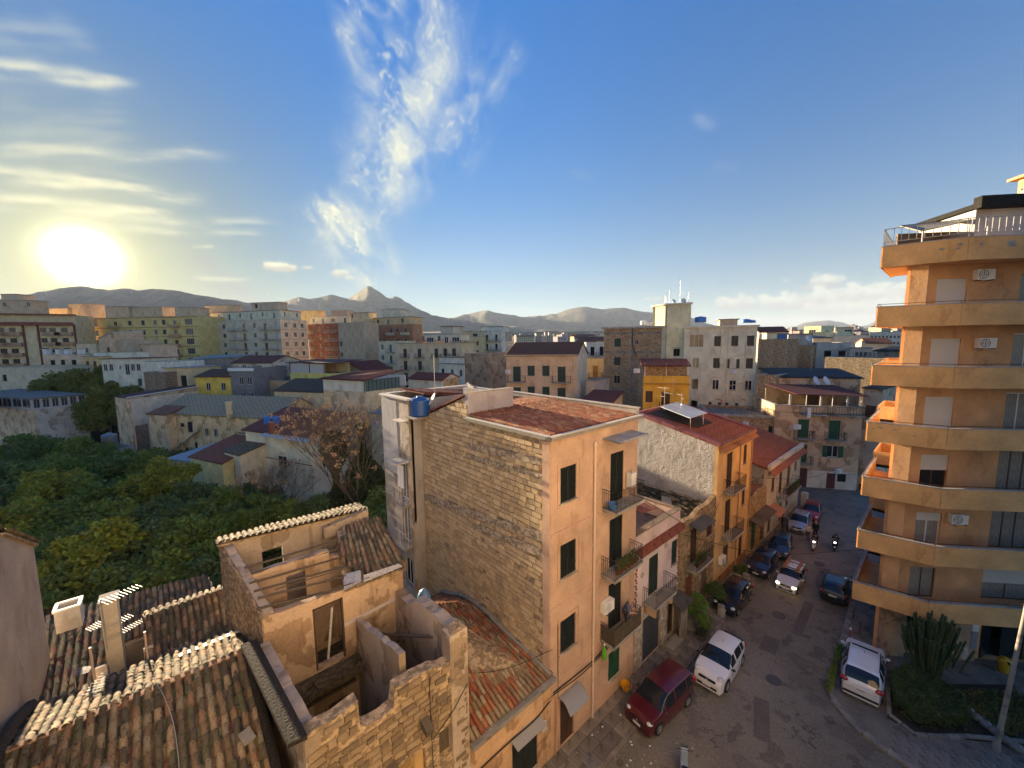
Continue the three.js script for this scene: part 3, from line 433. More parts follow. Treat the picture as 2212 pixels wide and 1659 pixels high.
  for (const [u0, u1, v0, v1, h] of [[5.05, 11.1, 13.72, 14.1, .34], [5.05, 11.1, 13.2, 13.45, .22], [.05, 11.1, 9.25, 10.6, .42], [5.4, 11.1, 9.2, 9.85, .4]]) { const L = u1 - u0, s = new THREE.Shape(); s.moveTo(0, v0); s.lineTo(L, v1); s.lineTo(L, v1 + h); s.lineTo(0, v0 + h); mesh('ring_beam', [new THREE.ExtrudeGeometry(s, { depth: .07, bevelEnabled: false })], mat([.46, .385, .29], { t: 'rubble', b: 'bump2', bs: .03 }), g, P(side, u0, 0, -.02), side.ry); }
  mesh('corner_strip', [bx(.06, 15.2, .44, .0, 7.6, -.225)], peach, g, V(-.045, 0, 0));
  stones(g, side, 11.2, 16.6, { bw: .5, bh: v => v > 9 ? .27 : v > 6.5 ? .25 : .2, d: .07, miss: .03, skip: (u, v, w, h) => v + h / 2 > topAt(u) - .02 || u > 10.7 || (u > 5 && Math.abs(v - (13.9 + (u - 5) * .06)) < .2) || (u > 5 && Math.abs(v - (13.3 + (u - 5) * .04)) < .14) || Math.abs(v - (9.4 + u * .122)) < .27 || (u > 5.4 && Math.abs(v - (9.35 + (u - 5) * .11)) < .26) });
  mesh('rear_walls', [bx(.3, 15.2, 10.9, W - .15, 7.6, -5.65), bx(W, 14.9, .3, W / 2, 7.45, -11.05)], plaster(.5, .42, .33), g);
  mesh('inner_ceiling', [bx(W - .6, .1, 10.5, W / 2, 14.6, -5.6)], M.concrete, g);
}
{ // the taller rear wing seen beyond the stone wall
  const g = thing('rear_wing', 'narrow grey and tan rear wing with glazed bays and a laundry balcony', 'house', V(-.9, 0, -11.25), 0), fr = { x: 0, y: 0, z: -4, ry: -Math.PI / 2 };
  const ops = [{ k: 'w', u: 2.6, v: 9.3, w: 1, h: 2.4, p: M.curtainGlass }, { k: 'w', u: 2.6, v: 6.4, w: 1, h: 2.4, p: M.curtainGlass }, { k: 'w', u: 2.7, v: 3.4, w: 1, h: 1.8 }];
  mesh('wall', wallGeo(4, 15.9, ops, .3), worn(.46, .40, .34), g, P(fr, 0, 0), fr.ry); ops.forEach(o => opening(g, fr, o, false));
  mesh('upper_render', [bx(.03, 5.2, 2.3, -.016, 13.3, -2.8)], plaster(.40, .40, .43), g);
  mesh('front_wall', [bx(7.4, 15.9, .3, 3.85, 7.95, -.15), bx(7.4, 15.9, .3, 3.85, 7.95, -3.85), bx(.3, 15.9, 3.4, 7.4, 7.95, -2)], plaster(.42, .40, .40), g);
  mesh('coping', [bx(.5, .1, 4.1, .1, 15.95, -2), bx(7.5, .1, .45, 3.9, 15.95, -4)], M.offwhite, g);
  ribRoof(g, V(7.4, 15.5, -.1), V(7.4, 15.5, -3.8), V(1.2, 16.25, -3.8), V(1.2, 16.25, -.1), M.redroof, .25);
  for (const y of [6.2, 9.1]) { const b = balcony(g, fr, 2.4, y, 1.4, .5, 'pale'); }
  mesh('laundry_shelf', [bx(.9, .08, 1.3, -.4, 11.9, -.9), bx(.5, .06, 1.2, -.3, 14.6, -.6)], M.offwhite, g);
  for (const [y, L] of [[12.2, 1], [9.5, .9], [11.2, .8]]) mesh('clothes_pole', [bar(V(0, y, -2.4), V(-L, y + .05, -2.4), .02)], M.grey, g);
}
{ const c = mesh('hanging_cloth', (() => { const g = new THREE.PlaneGeometry(.95, 1.5, 16, 10), p = g.attributes.position; for (let i = 0; i < p.count; i++) { const x = p.getX(i), y = p.getY(i); p.setXYZ(i, x * (1 - (y + .75) * .02), y, .05 * Math.sin(x * 14) * (.9 - y * .4)); } g.computeVertexNormals(); return [g]; })(), mat([.66, .67, .70], { r: .9 }), scene, V(-1.25, 10.95, -11.95), -Math.PI / 2); tag(c, 'white cloth hung to dry on the narrow rear wing', 'cloth'); }
waterTank(V(-.25, 14.95, -10.9), .62, 1.15, 'dark blue round water tank on the corner of the stone side wall');
{ const o = mesh('tank_shelf', [bx(1.5, .1, 1.4)], M.concrete, scene, V(-.3, 14.88, -10.9)); tag(o, 'thin concrete shelf carrying the dark blue water tank', 'shelf'); }
dish(V(.25, 15.2, -9.9), -2.0, .42, 'satellite dish behind the dark blue tank on the stone wall');
antenna(V(1.6, 15.4, -12.2), .4, 3.2, 'thin bare aerial mast behind the gull on the roof wall', []);

// ---------------------------------------------------------------- low peach house between ruin and tall house
{
  const g = thing('low_house', 'low peach house with a patchy red tile roof beside the tall peach house', 'house'), fr = { x: -4.5, y: 0, z: 0, ry: 0 };
  const ops = [{ k: 'd', u: 2.1, v: .5, w: 1.5, h: 2.1, c: M.darkgreen }];
  mesh('wall', wallGeo(4.48, 4.2, ops, .35), mat([.66, .42, .24], { t: 'weathered', b: 'bump2', bs: .02 }), g, V(-4.5, 0, 0)); opening(g, fr, ops[0], true);
  mesh('eaves', [bx(4.6, .18, .5, -2.25, 4.28, .05)], M.concrete, g);
  mesh('cable', [tube([V(-4.5, 2.9, .06), V(-2.6, 3.0, .1), V(-1, 2.95, .08), V(-.05, 3.2, .06)], .03)], M.iron, g);
  mesh('awning', [bx(1.7, .05, .5, -1.65, 2.85, .25, 0, .25)], M.grey, g);
  mesh('meter_box', [bx(.32, .42, .12, -.55, 2.2, .07)], M.offwhite, g);
  tileRoof(g, V(-4.5, 4.35, .1), V(-.1, 4.35, .1), V(-.1, 4.75, -6.1), V(-4.4, 6.6, -5.6), { pal: [...REDCLAY.slice(0, 5), ...CLAY.slice(0, 3), [.42, .33, .22]], tw: .23, tl: .34, sag: .08 });
  tileRoof(g, V(-.1, 3.6, -9.4), V(-3.2, 4.2, -9.2), V(-3.6, 6.45, -5.7), V(-.1, 4.75, -6.1), { pal: REDCLAY, tw: .23, tl: .34, sag: .1, max: 60 });
  mesh('flashing', [tube([V(-.08, 4.5, .1), V(-.08, 4.75, -3), V(-.1, 4.95, -6.1), V(-.1, 3.8, -9.4)], .12, 6)], M.concrete, g);
  mesh('rear_walls', [bx(4.4, 3.6, .3, -2.25, 1.8, -9.3)], M.mortar, g);
}
{ const geo = new THREE.IcosahedronGeometry(.34, 3), p = geo.attributes.position; for (let i = 0; i < p.count; i++) { const v = V().fromBufferAttribute(p, i), k = 1 + .5 * (fbm(v.x * 6 + 9, v.y * 6 + v.z * 5, 3) - .5); v.multiplyScalar(k); v.y *= v.y > 0 ? 1.5 : .7; const s = v.y > .25 ? 1 - (v.y - .25) * 1.5 : 1; p.setXYZ(i, v.x * s, v.y, v.z * s); } geo.computeVertexNormals(); tag(mesh('plastic_bag', [geo], mat([.12, .26, .45], { r: .35 }), scene, V(-3.1, 6.55, -5.9)), 'crumpled blue plastic bag on the ridge of the low tiled roof', 'bag'); }

// ---------------------------------------------------------------- the roofless ruin
{
  const g = thing('ruined_house', 'roofless ruin of pale stone with broken walls and leftover tile roof', 'ruin'), st = (x, z, ry) => ({ x, y: 0, z, ry });
  const inside = mat([.60, .43, .29], { t: 'weathered', b: 'bump2', bs: .03 }), greyIn = mat([.52, .42, .32], { t: 'weathered', b: 'bump2', bs: .03 });
  const front = [[0, 8.5], [.25, 8.68], [.8, 8.6], [1.5, 8.74], [1.52, 7.9], [1.7, 7.74], [2.2, 7.68], [2.6, 7.76], [2.68, 8.38], [3.4, 8.36], [4.06, 8.27], [4.4, 8.1], [4.74, 8.08], [4.8, 9.1], [5.1, 9.22], [5.42, 9.15]];
  const fo = [{ u: 4.2, v: 4.5, w: .58, h: 1.15 }, { u: 2.45, v: 3.2, w: 1.2, h: 2.3 }];
  mesh('front_wall', wallGeo(5.42, 9, fo, .42, front), M.mortar, g, V(-10, 0, -.04));
  const topF = u => { for (let i = 1; i < front.length; i++) if (u <= front[i][0]) return lerp(front[i - 1][1], front[i][1], (u - front[i - 1][0]) / Math.max(.001, front[i][0] - front[i - 1][0])); return 9; };
  stones(g, st(-10, -.04, 0), 5.42, 9.2, { bw: .44, bh: .25, d: .13, gap: .045, miss: .09, pal: [[.40, .29, .17], [.34, .24, .14], [.46, .34, .21], [.28, .20, .12], [.37, .27, .17], [.24, .175, .115]], skip: (u, v, w, h) => v < 2.5 || Math.min(topF(u - w / 2), topF(u), topF(u + w / 2)) < v + h / 2 - .03 || fo.some(q => u + w / 2 > q.u - .05 && u - w / 2 < q.u + q.w + .05 && v + h / 2 > q.v - .05 && v - h / 2 < q.v + q.h + .05), max: 280 });
  mesh('plaster_patch', [bx(1.15, 2.25, .06, -6.95, 4.35, -.2)], mat([.62, .40, .16], { t: 'weathered' }), g);
  mesh('window_boards', [bx(.5, 1.1, .05, -5.5, 5.08, -.3)], M.oldwood, g);
  for (const [x, y] of [[-7.6, 5.75], [-6.4, 6.6], [-8.3, 5.3]]) mesh('beam_end', [bx(.28, .26, .6, x, y, .18, 0, .3)], M.oldwood, g);
  mesh('wall_cable', [tube([V(-6.15, 8.3, .06), V(-6.15, 6, .08), V(-6.1, 3, .06)], .015), tube([V(-6.1, 5.7, .06), V(-5.3, 6.2, .07), V(-4.6, 6.9, .07)], .014)], M.iron, g);
  // side walls
  const wall = (name, x0, z0, x1, z1, t0, t1, th, m, ops = [], mid) => { const dx = x1 - x0, dz = z1 - z0, L = Math.hypot(dx, dz), ry = Math.atan2(-dz, dx), top = []; const n = Math.round(L / .3); for (let i = 0; i <= n; i++) { const k = i / n; top.push([L * k, lerp(t0, t1, k) + (mid ? mid(k) : 0) + (rnd() - .5) * .09]); } return mesh(name, wallGeo(L, 9, ops, th, top), m, g, V(x0, 0, z0), ry); };
  wall('side_wall', -10.4, -4.95, -10.0, 0, 8.55, 8.5, .42, greyIn);
  mesh('wall_cap', [slabQuad(V(-9.95, 8.66, .12), V(-10.42, 8.72, .1), V(-10.84, 8.76, -4.95), V(-10.36, 8.7, -4.95), .12)], mat([.035, .035, .038], { t: 'speck', b: 'bump', bs: .02 }), g);
  mesh('cap_tile', [bx(.42, .05, .5, -10.56, 8.77, -4.5, .1)], M.offwhite, g);
  wall('gable_wall', -10.95, -9.2, -10.15, -5, 11.0, 9.5, .45, mat([.40, .31, .21], { t: 'rubble', b: 'bump', bs: .04 }));
  wall('gable_cap', -10.85, -9.2, -10.05, -5, 11.12, 9.6, .3, greyIn);
  wall('side_wall', -4.55, 0, -4.6, -5.2, 9.1, 8.7, .45, greyIn, [], k => k > .55 ? -.5 * smooth(.55, .7, k) : 0);
  wall('side_wall', -4.6, -5.2, -4.75, -9.2, 9.2, 10.7, .45, mat([.40, .32, .23], { t: 'rubble', b: 'bump', bs: .04 }));
  mesh('corner_stub', [bx(.75, 9.1, .55, -4.9, 4.55, -.25)], greyIn, g);
  // middle wall with the tall doorway
  mesh('middle_wall', wallGeo(5.5, 9.4, [{ u: 1.65, v: 6.35, w: 1.15, h: 2.65 }, { u: 2.0, v: 2.9, w: .8, h: 1.7 }, { u: 4.75, v: 6.2, w: .5, h: 1.1, flat: 1 }], .35, Array.from({ length: 20 }, (_, i) => [5.5 * i / 19, lerp(9.5, 9.12, i / 19) + (rnd() - .5) * .07])), inside, g, V(-10.1, 0, -5));
  mesh('door_frame', [bx(.07, 2.65, .12, -8.42, 7.67, -5.05), bx(.07, 2.65, .12, -7.33, 7.67, -5.05), bx(1.15, .08, .12, -7.88, 8.97, -5.05)], M.wood, g);
  mesh('hanging_board', [bx(.09, 2.1, .03, -7.9, 7.8, -4.85, .2, 0, -.14)], M.offwhite, g);
  mesh('tile_border', Array.from({ length: 13 }, (_, i) => bx(.19, .16, .02, -7.2 + i * .2, 7.75 + i * .012, -4.985)), mat([.55, .5, .5], { r: .4 }), g);
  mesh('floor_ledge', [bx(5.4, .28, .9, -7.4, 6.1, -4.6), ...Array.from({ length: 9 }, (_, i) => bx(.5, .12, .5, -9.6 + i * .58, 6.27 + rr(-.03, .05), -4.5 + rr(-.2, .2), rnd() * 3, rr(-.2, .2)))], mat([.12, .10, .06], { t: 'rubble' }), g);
  mesh('lower_beam', [bx(2.6, .09, .12, -8.3, 5.15, -4.9), bar(V(-6.2, 6.9, -4.8), V(-4.8, 8.1, -1.2), .06), bar(V(-4.75, 7.4, -4.6), V(-4.75, 8.0, -.6), .04)], M.oldwood, g);
  // inner walls
  wall('inner_wall', -10.1, -6.9, -7.2, -6.9, 10.3, 10.25, .25, inside, [{ u: 1.15, v: 6.6, w: .75, h: 3.1 }]);
  wall('inner_wall', -7.2, -6.9, -4.8, -6.9, 9.9, 9.8, .25, inside);
  wall('partition_wall', -6.6, -.75, -6.6, -4.95, 8.85, 7.8, .24, greyIn);
  mesh('partition_patch', [bx(.02, 1.4, .9, -6.745, 6.9, -2.0)], mat([.42, .27, .10], { t: 'weathered' }), g);
  mesh('back_wall', wallGeo(6.1, 10, [{ u: 1.45, v: 9.2, w: .85, h: .95 }], .35, Array.from({ length: 16 }, (_, i) => [6.1 * i / 15, lerp(11.02, 10.66, i / 15)])), greyIn, g, V(-10.9, 0, -9));
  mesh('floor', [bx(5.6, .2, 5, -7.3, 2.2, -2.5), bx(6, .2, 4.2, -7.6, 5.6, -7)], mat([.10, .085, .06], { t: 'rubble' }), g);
  mesh('rubble', Array.from({ length: 60 }, () => bx(rr(.15, .5), rr(.1, .35), rr(.15, .5), rr(-9.7, -4.9), 2.35 + rnd() * .2, rr(-4.7, -.5), rnd() * 3, rr(-.4, .4), rr(-.4, .4))), M.tuff, g).userData.kind = 'stuff';
  // surviving roof: two patches and bare rafters
  tileRoof(g, V(-7.25, 9.35, -4.9), V(-4.5, 9.2, -4.9), V(-4.3, 10.35, -8.2), V(-6.4, 10.45, -8.2), { tw: .23, tl: .33, sag: .14, keep: (u, v) => u > .1 * Math.sin(v * 9) + .04 && !(v < .12 && u < .35) });
  tileRoof(g, V(-4.65, 10.55, -10.4), V(-10.95, 10.75, -10.4), V(-11.0, 11.15, -8.9), V(-4.7, 10.78, -8.9), { tw: .23, tl: .33, sag: .1, max: 120 });
  mesh('ridge_wall', wallGeo(2.2, 1, [], .3, [[0, .55], [2.2, .85]]), greyIn, g, V(-6.9, 10.0, -8.6));
  for (let i = 0; i < 6; i++) mesh('rafter', [bar(V(-10.2 + rr(-.1, .1), 9.7 + i * .16 + rr(-.08, .08), -5.3 - i * .42), V(-6.9 + rr(-.3, .3), 9.35 + i * .2, -5.0 - i * .48), .05, 6, .04)], M.oldwood, g);
  for (const [z, y] of [[-5.1, 9.5], [-6, 9.75], [-6.6, 10]]) mesh('lath', [bar(V(-9.5, y + .1, z), V(-6.2, y, z + .3), .025, 5)], M.oldwood, g);
  mesh('torn_sheet', [slabQuad(V(-7.3, 9.42, -4.75), V(-6.6, 9.55, -4.7), V(-6.4, 9.7, -5.3), V(-7.0, 9.6, -5.6), .01), slabQuad(V(-6.5, 9.45, -4.7), V(-4.7, 9.4, -4.75), V(-4.8, 9.5, -4.95), V(-6.4, 9.62, -4.95), .01)], M.offwhite, g);
}

// ---------------------------------------------------------------- tiled houses at the left of the ruin
{
  const g = thing('tiled_house', 'old house under a long clay tile roof with sunlit rear slope left of the ruin', 'house');
  mesh('walls', [bx(6.1, 6.4, .35, -13.3, 3.2, 0), bx(.3, 6.4, 8.4, -16.3, 3.2, -4.3), bx(5.6, 6.9, .3, -13.5, 3.45, -8.6)], worn(.5, .38, .27), g);
  tileRoof(g, V(-16.4, 6.5, .7), V(-10.55, 6.5, .7), V(-10.75, 8.5, -5), V(-16.1, 8.62, -5), { tw: .25, tl: .37, sag: .16 });
  tileRoof(g, V(-10.75, 7.2, -8.8), V(-16.3, 7.25, -8.8), V(-16.1, 8.62, -5), V(-10.75, 8.5, -5), { tw: .25, tl: .37, sag: .12, max: 250 });
  mesh('ridge', Array.from({ length: 16 }, (_, i) => bx(.345, .05, .2, -15.95 + i * .35, 8.69 + (fbm(i * .3, 4, 2) - .5) * .06 - i * .007, -5, (rnd() - .5) * .05)), mat([.40, .24, .17], { t: 'tile' }), g);
  mesh('edge_gutter', [tube([V(-10.52, 6.65, .6), V(-10.62, 7.6, -2.2), V(-10.72, 8.45, -4.9)], .15, 6)], mat([.03, .03, .03], { t: 'speck' }), g);
  mesh('left_flashing', [tube([V(-16.45, 6.7, .6), V(-16.25, 8.7, -5), V(-16.4, 7.4, -8.8)], .17, 6)], mat([.05, .05, .055], { t: 'speck' }), g);
  for (const [x, z] of [[-11.1, -2.2], [-13.2, -1.6], [-14.2, -3.2], [-12.2, -.9]]) mesh('cement_patch', [bx(.32, .05, .42, x, 6.92 - z * .365 - .02, z, .3, .34)], M.concrete, g);
  mesh('roof_cable', [tube([V(-13.1, 8.75, -5.1), V(-12.9, 8.55, -4.4), V(-12.7, 8.1, -3.2), V(-12.8, 7.55, -1.6), V(-13.5, 7.35, -1.1), V(-13.2, 7.15, -.5)], .012, 5, 60)], M.grey, g);
}
{ const g = thing('skylight_strip', 'row of four pale fibreglass panels lying on the sunlit tiles', 'panel'); for (let i = 0; i < 4; i++) mesh('panel', [bx(.52, .02, .5, -12.4 + i * .53, 7.66 + i * .004, -7.75, 0, -.36)], mat([.58, .58, .46], { r: .5 }), g); }
{
  const g = thing('tiled_outbuilding', 'small tiled roof with a sunlit ridge of round tiles beside the ruin gable', 'house');
  tileRoof(g, V(-13.5, 6.95, -8.9), V(-10.85, 6.95, -8.9), V(-10.85, 7.88, -11.1), V(-13.55, 7.82, -11.1), { tw: .23, tl: .33, sag: .1 });
  tileRoof(g, V(-10.8, 7.5, -12.3), V(-13.7, 7.45, -12.3), V(-13.55, 7.82, -11.1), V(-10.85, 7.88, -11.1), { tw: .23, tl: .33, sag: .06, max: 60 });
  mesh('walls', [bx(.2, 7.2, 3.2, -13.5, 3.5, -10.6), bx(2.8, 7.2, .25, -12.2, 3.6, -12.2)], worn(.42, .36, .3), g);
}
{
  const g = thing('dark_tiled_roof_house', 'low house with mossy dark tile roof against the plain left wall', 'house');
  tileRoof(g, V(-16.6, 6.35, -9.1), V(-14.9, 6.35, -9.1), V(-15.0, 6.9, -16), V(-17.2, 6.9, -16), { tw: .23, tl: .34, sag: .2, pal: [...CLAY.slice(3), [.20, .075, .045], [.12, .10, .06]] });
  mesh('walls', [bx(.2, 6.3, 6.8, -14.9, 3.15, -12.5), bx(2.3, 6.6, .25, -16.1, 3.3, -16)], worn(.4, .33, .27), g);
}
{
  const g = thing('rear_tiled_house', 'mossy tiled house at the foot of the garden trees', 'house');
  tileRoof(g, V(-14.8, 6.3, -12.6), V(-11.2, 6.3, -12.6), V(-11.3, 7.0, -15), V(-14.8, 6.95, -15.6), { tw: .23, tl: .34, sag: .15, pal: CLAY.slice(3), max: 250 });
  mesh('walls', [bx(3.6, 6.2, .25, -13, 3.1, -12.6), bx(3.7, 6.7, .25, -13, 3.3, -15.4), bx(.25, 6.5, 2.8, -11.2, 3.2, -14)], worn(.38, .33, .28), g);
}
{ const g = thing('white_chimney', 'tall white sunlit chimney slab behind the tiled roofs', 'chimney'); mesh('stack', [bx(.5, 3.4, .7, -14.6, 7.3, -11.6)], plaster(.74, .66, .52), g); mesh('cap', [bx(.6, .08, .8, -14.6, 9.03, -11.6)], M.slab, g); }
{ const g = thing('vent_chimney', 'squat white vent box with a sunlit open top', 'chimney'); mesh('stack', [bx(.07, .95, .75, -16.38, 7.85, -13.6), bx(.07, .95, .75, -15.7, 7.85, -13.6), bx(.61, .95, .07, -16.04, 7.85, -13.26), bx(.61, .95, .07, -16.04, 7.85, -13.94)], plaster(.62, .6, .58), g); mesh('rim', [bx(.82, .08, .12, -16.04, 8.36, -13.24), bx(.82, .08, .12, -16.04, 8.36, -13.96), bx(.12, .08, .62, -16.4, 8.36, -13.6), bx(.12, .08, .62, -15.68, 8.36, -13.6)], M.white, g); }
for (const [x, z, y0, h] of [[-14.95, -9.5, 6.2, 1.1], [-13.62, -9.6, 6.4, .9]]) tag(mesh('sunlit_slab', [bx(.3, h, .1, x + .15, y0 + h / 2 + .1, z)], plaster(.72, .66, .56), scene), x < -14 ? 'upright pale slab below the white chimney' : 'upright pale slab beside the small tiled roof', 'slab');
for (const [x, z, y0, y1] of [[-14.98, -9.3, 5.4, 8.4], [-13.5, -9.2, 6.4, 8.3]]) tag(mesh('pipe', [cyl(.04, .04, y1 - y0, x, y0, z)], M.pvc, scene), x < -14 ? 'thin pale pipe rising in front of the white chimney' : 'thin pale pipe at the corner of the small tiled roof', 'pipe');
antenna(V(-14.75, 7.2, -10.9), .5, 2.2, 'rooftop aerial with toothed arms in front of the white chimney', [[2.0, 1.3, 10, .7, 1], [.9, .9, 9, .6, 1], [.4, 1.3, 14, .5, 1], [1.2, .5, 6, .6, -1]]);
antenna(V(-14.8, 7.75, -7.0), 1.2, .45, 'fallen aerial lying on the sunlit tiles', [[.3, 1.0, 7, .5, 1], [.12, .6, 7, .4, 1]]);
antenna(V(-15.5, 6.9, -9.6), -.4, .9, 'small grid aerial over the mossy dark tiles', [[.6, .5, 9, .5, 1]]);
{ // plain wall at the left edge: gable of the next house, roof falling to the rear
  const g = thing('gable_house', 'plain beige gable wall of the neighbouring house with a sunlit tile verge', 'house'), fr = { x: -16.55, y: 0, z: -12.6, ry: Math.PI / 2 };
  const s = new THREE.Shape(); s.moveTo(0, 0); s.lineTo(0, 11.6); s.lineTo(3.3, 13.35); s.lineTo(4.6, 14.1); s.lineTo(14, 14.1); s.lineTo(14, 0); s.closePath();
  mesh('wall', [new THREE.ExtrudeGeometry(s, { depth: .4, bevelEnabled: false }).translate(0, 0, -.4)], plaster(.50, .40, .31), g, V(-16.55, 0, -12.6), -Math.PI / 2 + Math.PI).scale.x = 1;
  const w = g.children[0]; w.rotation.y = -Math.PI / 2; w.position.set(-16.95, 0, -12.6);
  mesh('body', [bx(8, 11.4, 13.8, -20.9, 5.7, -5.6)], plaster(.45, .37, .3), g);
  tileRoof(g, V(-16.45, 11.65, -12.8), V(-19, 11.65, -12.8), V(-19, 13.45, -9.3), V(-16.45, 13.45, -9.3), { tw: .24, tl: .34, sag: .04, max: 100 });
}

// ---------------------------------------------------------------- the rest of the street row
{ // white and pink house with roof terrace
  const g = thing('terrace_house', 'white two storey house with red tiled cornice, roof terrace and grey garage door', 'house'), fr = { x: 7.0, y: 0, z: 0, ry: 0 }, W = 5.35;
  const up = [{ k: 'd', u: 1.5, v: 4.15, w: 1.15, h: 2.45, c: M.green }, { k: 's', u: 4.3, v: 5.0, w: .76, h: 1.62, c: M.green }];
  const lo = [{ k: 'p', u: .98, v: .1, w: 2.05, h: 2.85, c: mat([.05, .055, .065], { r: .6, t: 'grain' }), n: 'garage_door' }, { k: 'w', u: 3.25, v: 1.7, w: .35, h: .55 }, { k: 'p', u: 4.0, v: .25, w: .85, h: 2.2, c: M.brown }];
  mesh('wall', wallGeo(W, 4.15, up.map(o => ({ ...o, v: o.v - 3.35 })), .3), plaster(.74, .60, .56), g, V(7, 3.35, 0)); mesh('ground_wall', wallGeo(W, 3.35, lo, .3), mat([.5, .42, .33], { t: 'weathered' }), g, V(7, 0, .01));
  up.forEach(o => opening(g, fr, o, true)); lo.forEach(o => opening(g, fr, o, true));
  stones(g, { ...fr, z: .01 }, W, 3.2, { bw: .34, bh: .26, d: .035, gap: .035, pal: [[.55, .47, .36], [.48, .40, .31], [.60, .53, .42], [.42, .35, .27]], max: 70, skip: (u, v, w, h) => (u > .85 && u < 3.05) || u > 3.95 || lo.some(q => u + w / 2 > q.u && u - w / 2 < q.u + q.w && v + h / 2 > q.v && v - h / 2 < q.v + q.h) });
  mesh('cornice', [slabQuad(V(6.98, 7.42, .38), V(12.4, 7.42, .38), V(12.4, 7.66, -.02), V(6.98, 7.66, -.02), .06)], mat([.22, .06, .035], { t: 'tile' }), g);
  mesh('cornice_trim', Array.from({ length: 27 }, (_, i) => cyl(.06, .06, .1, 7.1 + i * .2, 7.3, .33, 8)), mat([.25, .10, .06], { t: 'tile' }), g);
  mesh('terrace_parapet', [bx(W, .95, .22, 7 + W / 2, 8.05, -.12), bx(.22, .95, 5, 12.24, 8.05, -2.7), bx(W - .2, 1.25, .2, 9.6, 8.1, -5.1)], plaster(.72, .56, .50), g); mesh('parapet_coping', [bx(W + .05, .06, .42, 7 + W / 2, 8.55, -.15), bx(.32, .06, 5, 12.24, 8.55, -2.8)], mat([.3, .22, .15], { t: 'concrete' }), g);
  mesh('terrace_floor', [bx(W, .15, 5.2, 7 + W / 2, 7.42, -2.6)], mat([.20, .15, .13], { t: 'concrete' }), g); mesh('rear_walls', [bx(W, 7.4, .3, 9.7, 3.7, -8), bx(.3, 7.4, 8, 12.2, 3.7, -4)], worn(.5, .42, .34), g);
  const d = mesh('glazed_door', frameGeo(1.4, 2.3, 2), M.brownFrame, g, V(7.1, 8.65, -1.1), Math.PI / 2); mesh('pane', paneGeo(1.4, 2.3), M.curtainGlass, d);
  mesh('awning', [slabQuad(V(7, 10.05, .35), V(8.7, 9.75, .35), V(8.7, 9.95, -2.4), V(7, 10.25, -2.4), .05)], mat([.30, .085, .05], { t: 'tile' }), g);
  mesh('terrace_fence', [bx(5.2, .03, .03, 9.7, 9.7, -5.05), bx(5.2, .03, .03, 9.7, 8.8, -5.05), ...Array.from({ length: 44 }, (_, i) => bx(.018, 1, .018, 7.1 + i * .118, 9.2, -5.05))], M.iron, g);
  balcony(g, fr, .85, 4.12, 2.5, .85, 'iron', null, true); mesh('balcony_bracket', [bx(.2, .5, .7, 8.1, 3.7, .4), bx(.2, .5, .7, 10, 3.7, .4)], mat([.5, .36, .22], { t: 'weathered' }), g);
  for (const [x, y] of [[7.75, 5.9], [10.5, 6.7]]) mesh('lozenge_ornament', [.32, .2, .1].map((s, i) => bx(s, s, .03, 0, 0, .012 + i * .012, 0, 0, Math.PI / 4)), mat([.48, .42, .38], { t: 'grain' }), g, V(x, y, 0));
  mesh('edge_quoins', Array.from({ length: 20 }, (_, i) => [bx(.1, .11, .08, 7.05 + (i % 2) * .06, 3.6 + i * .19, .02), bx(.1, .11, .08, 12.28 - (i % 2) * .06, 3.6 + i * .19, .02)]).flat(), mat([.38, .15, .075], { t: 'tile' }), g);
  mesh('porch', [bx(.9, 2.4, .12, 11.9, 1.2, .65), bx(.12, 2.4, .7, 12.3, 1.2, .35)], mat([.30, .25, .19], { t: 'weathered' }), g);
  mesh('porch_roof', [slabQuad(V(10.9, 2.6, 1.0), V(12.6, 2.6, 1.0), V(12.4, 2.95, .05), V(11.0, 2.95, .05), .05)], mat([.08, .075, .07], { t: 'concrete' }), g);
}
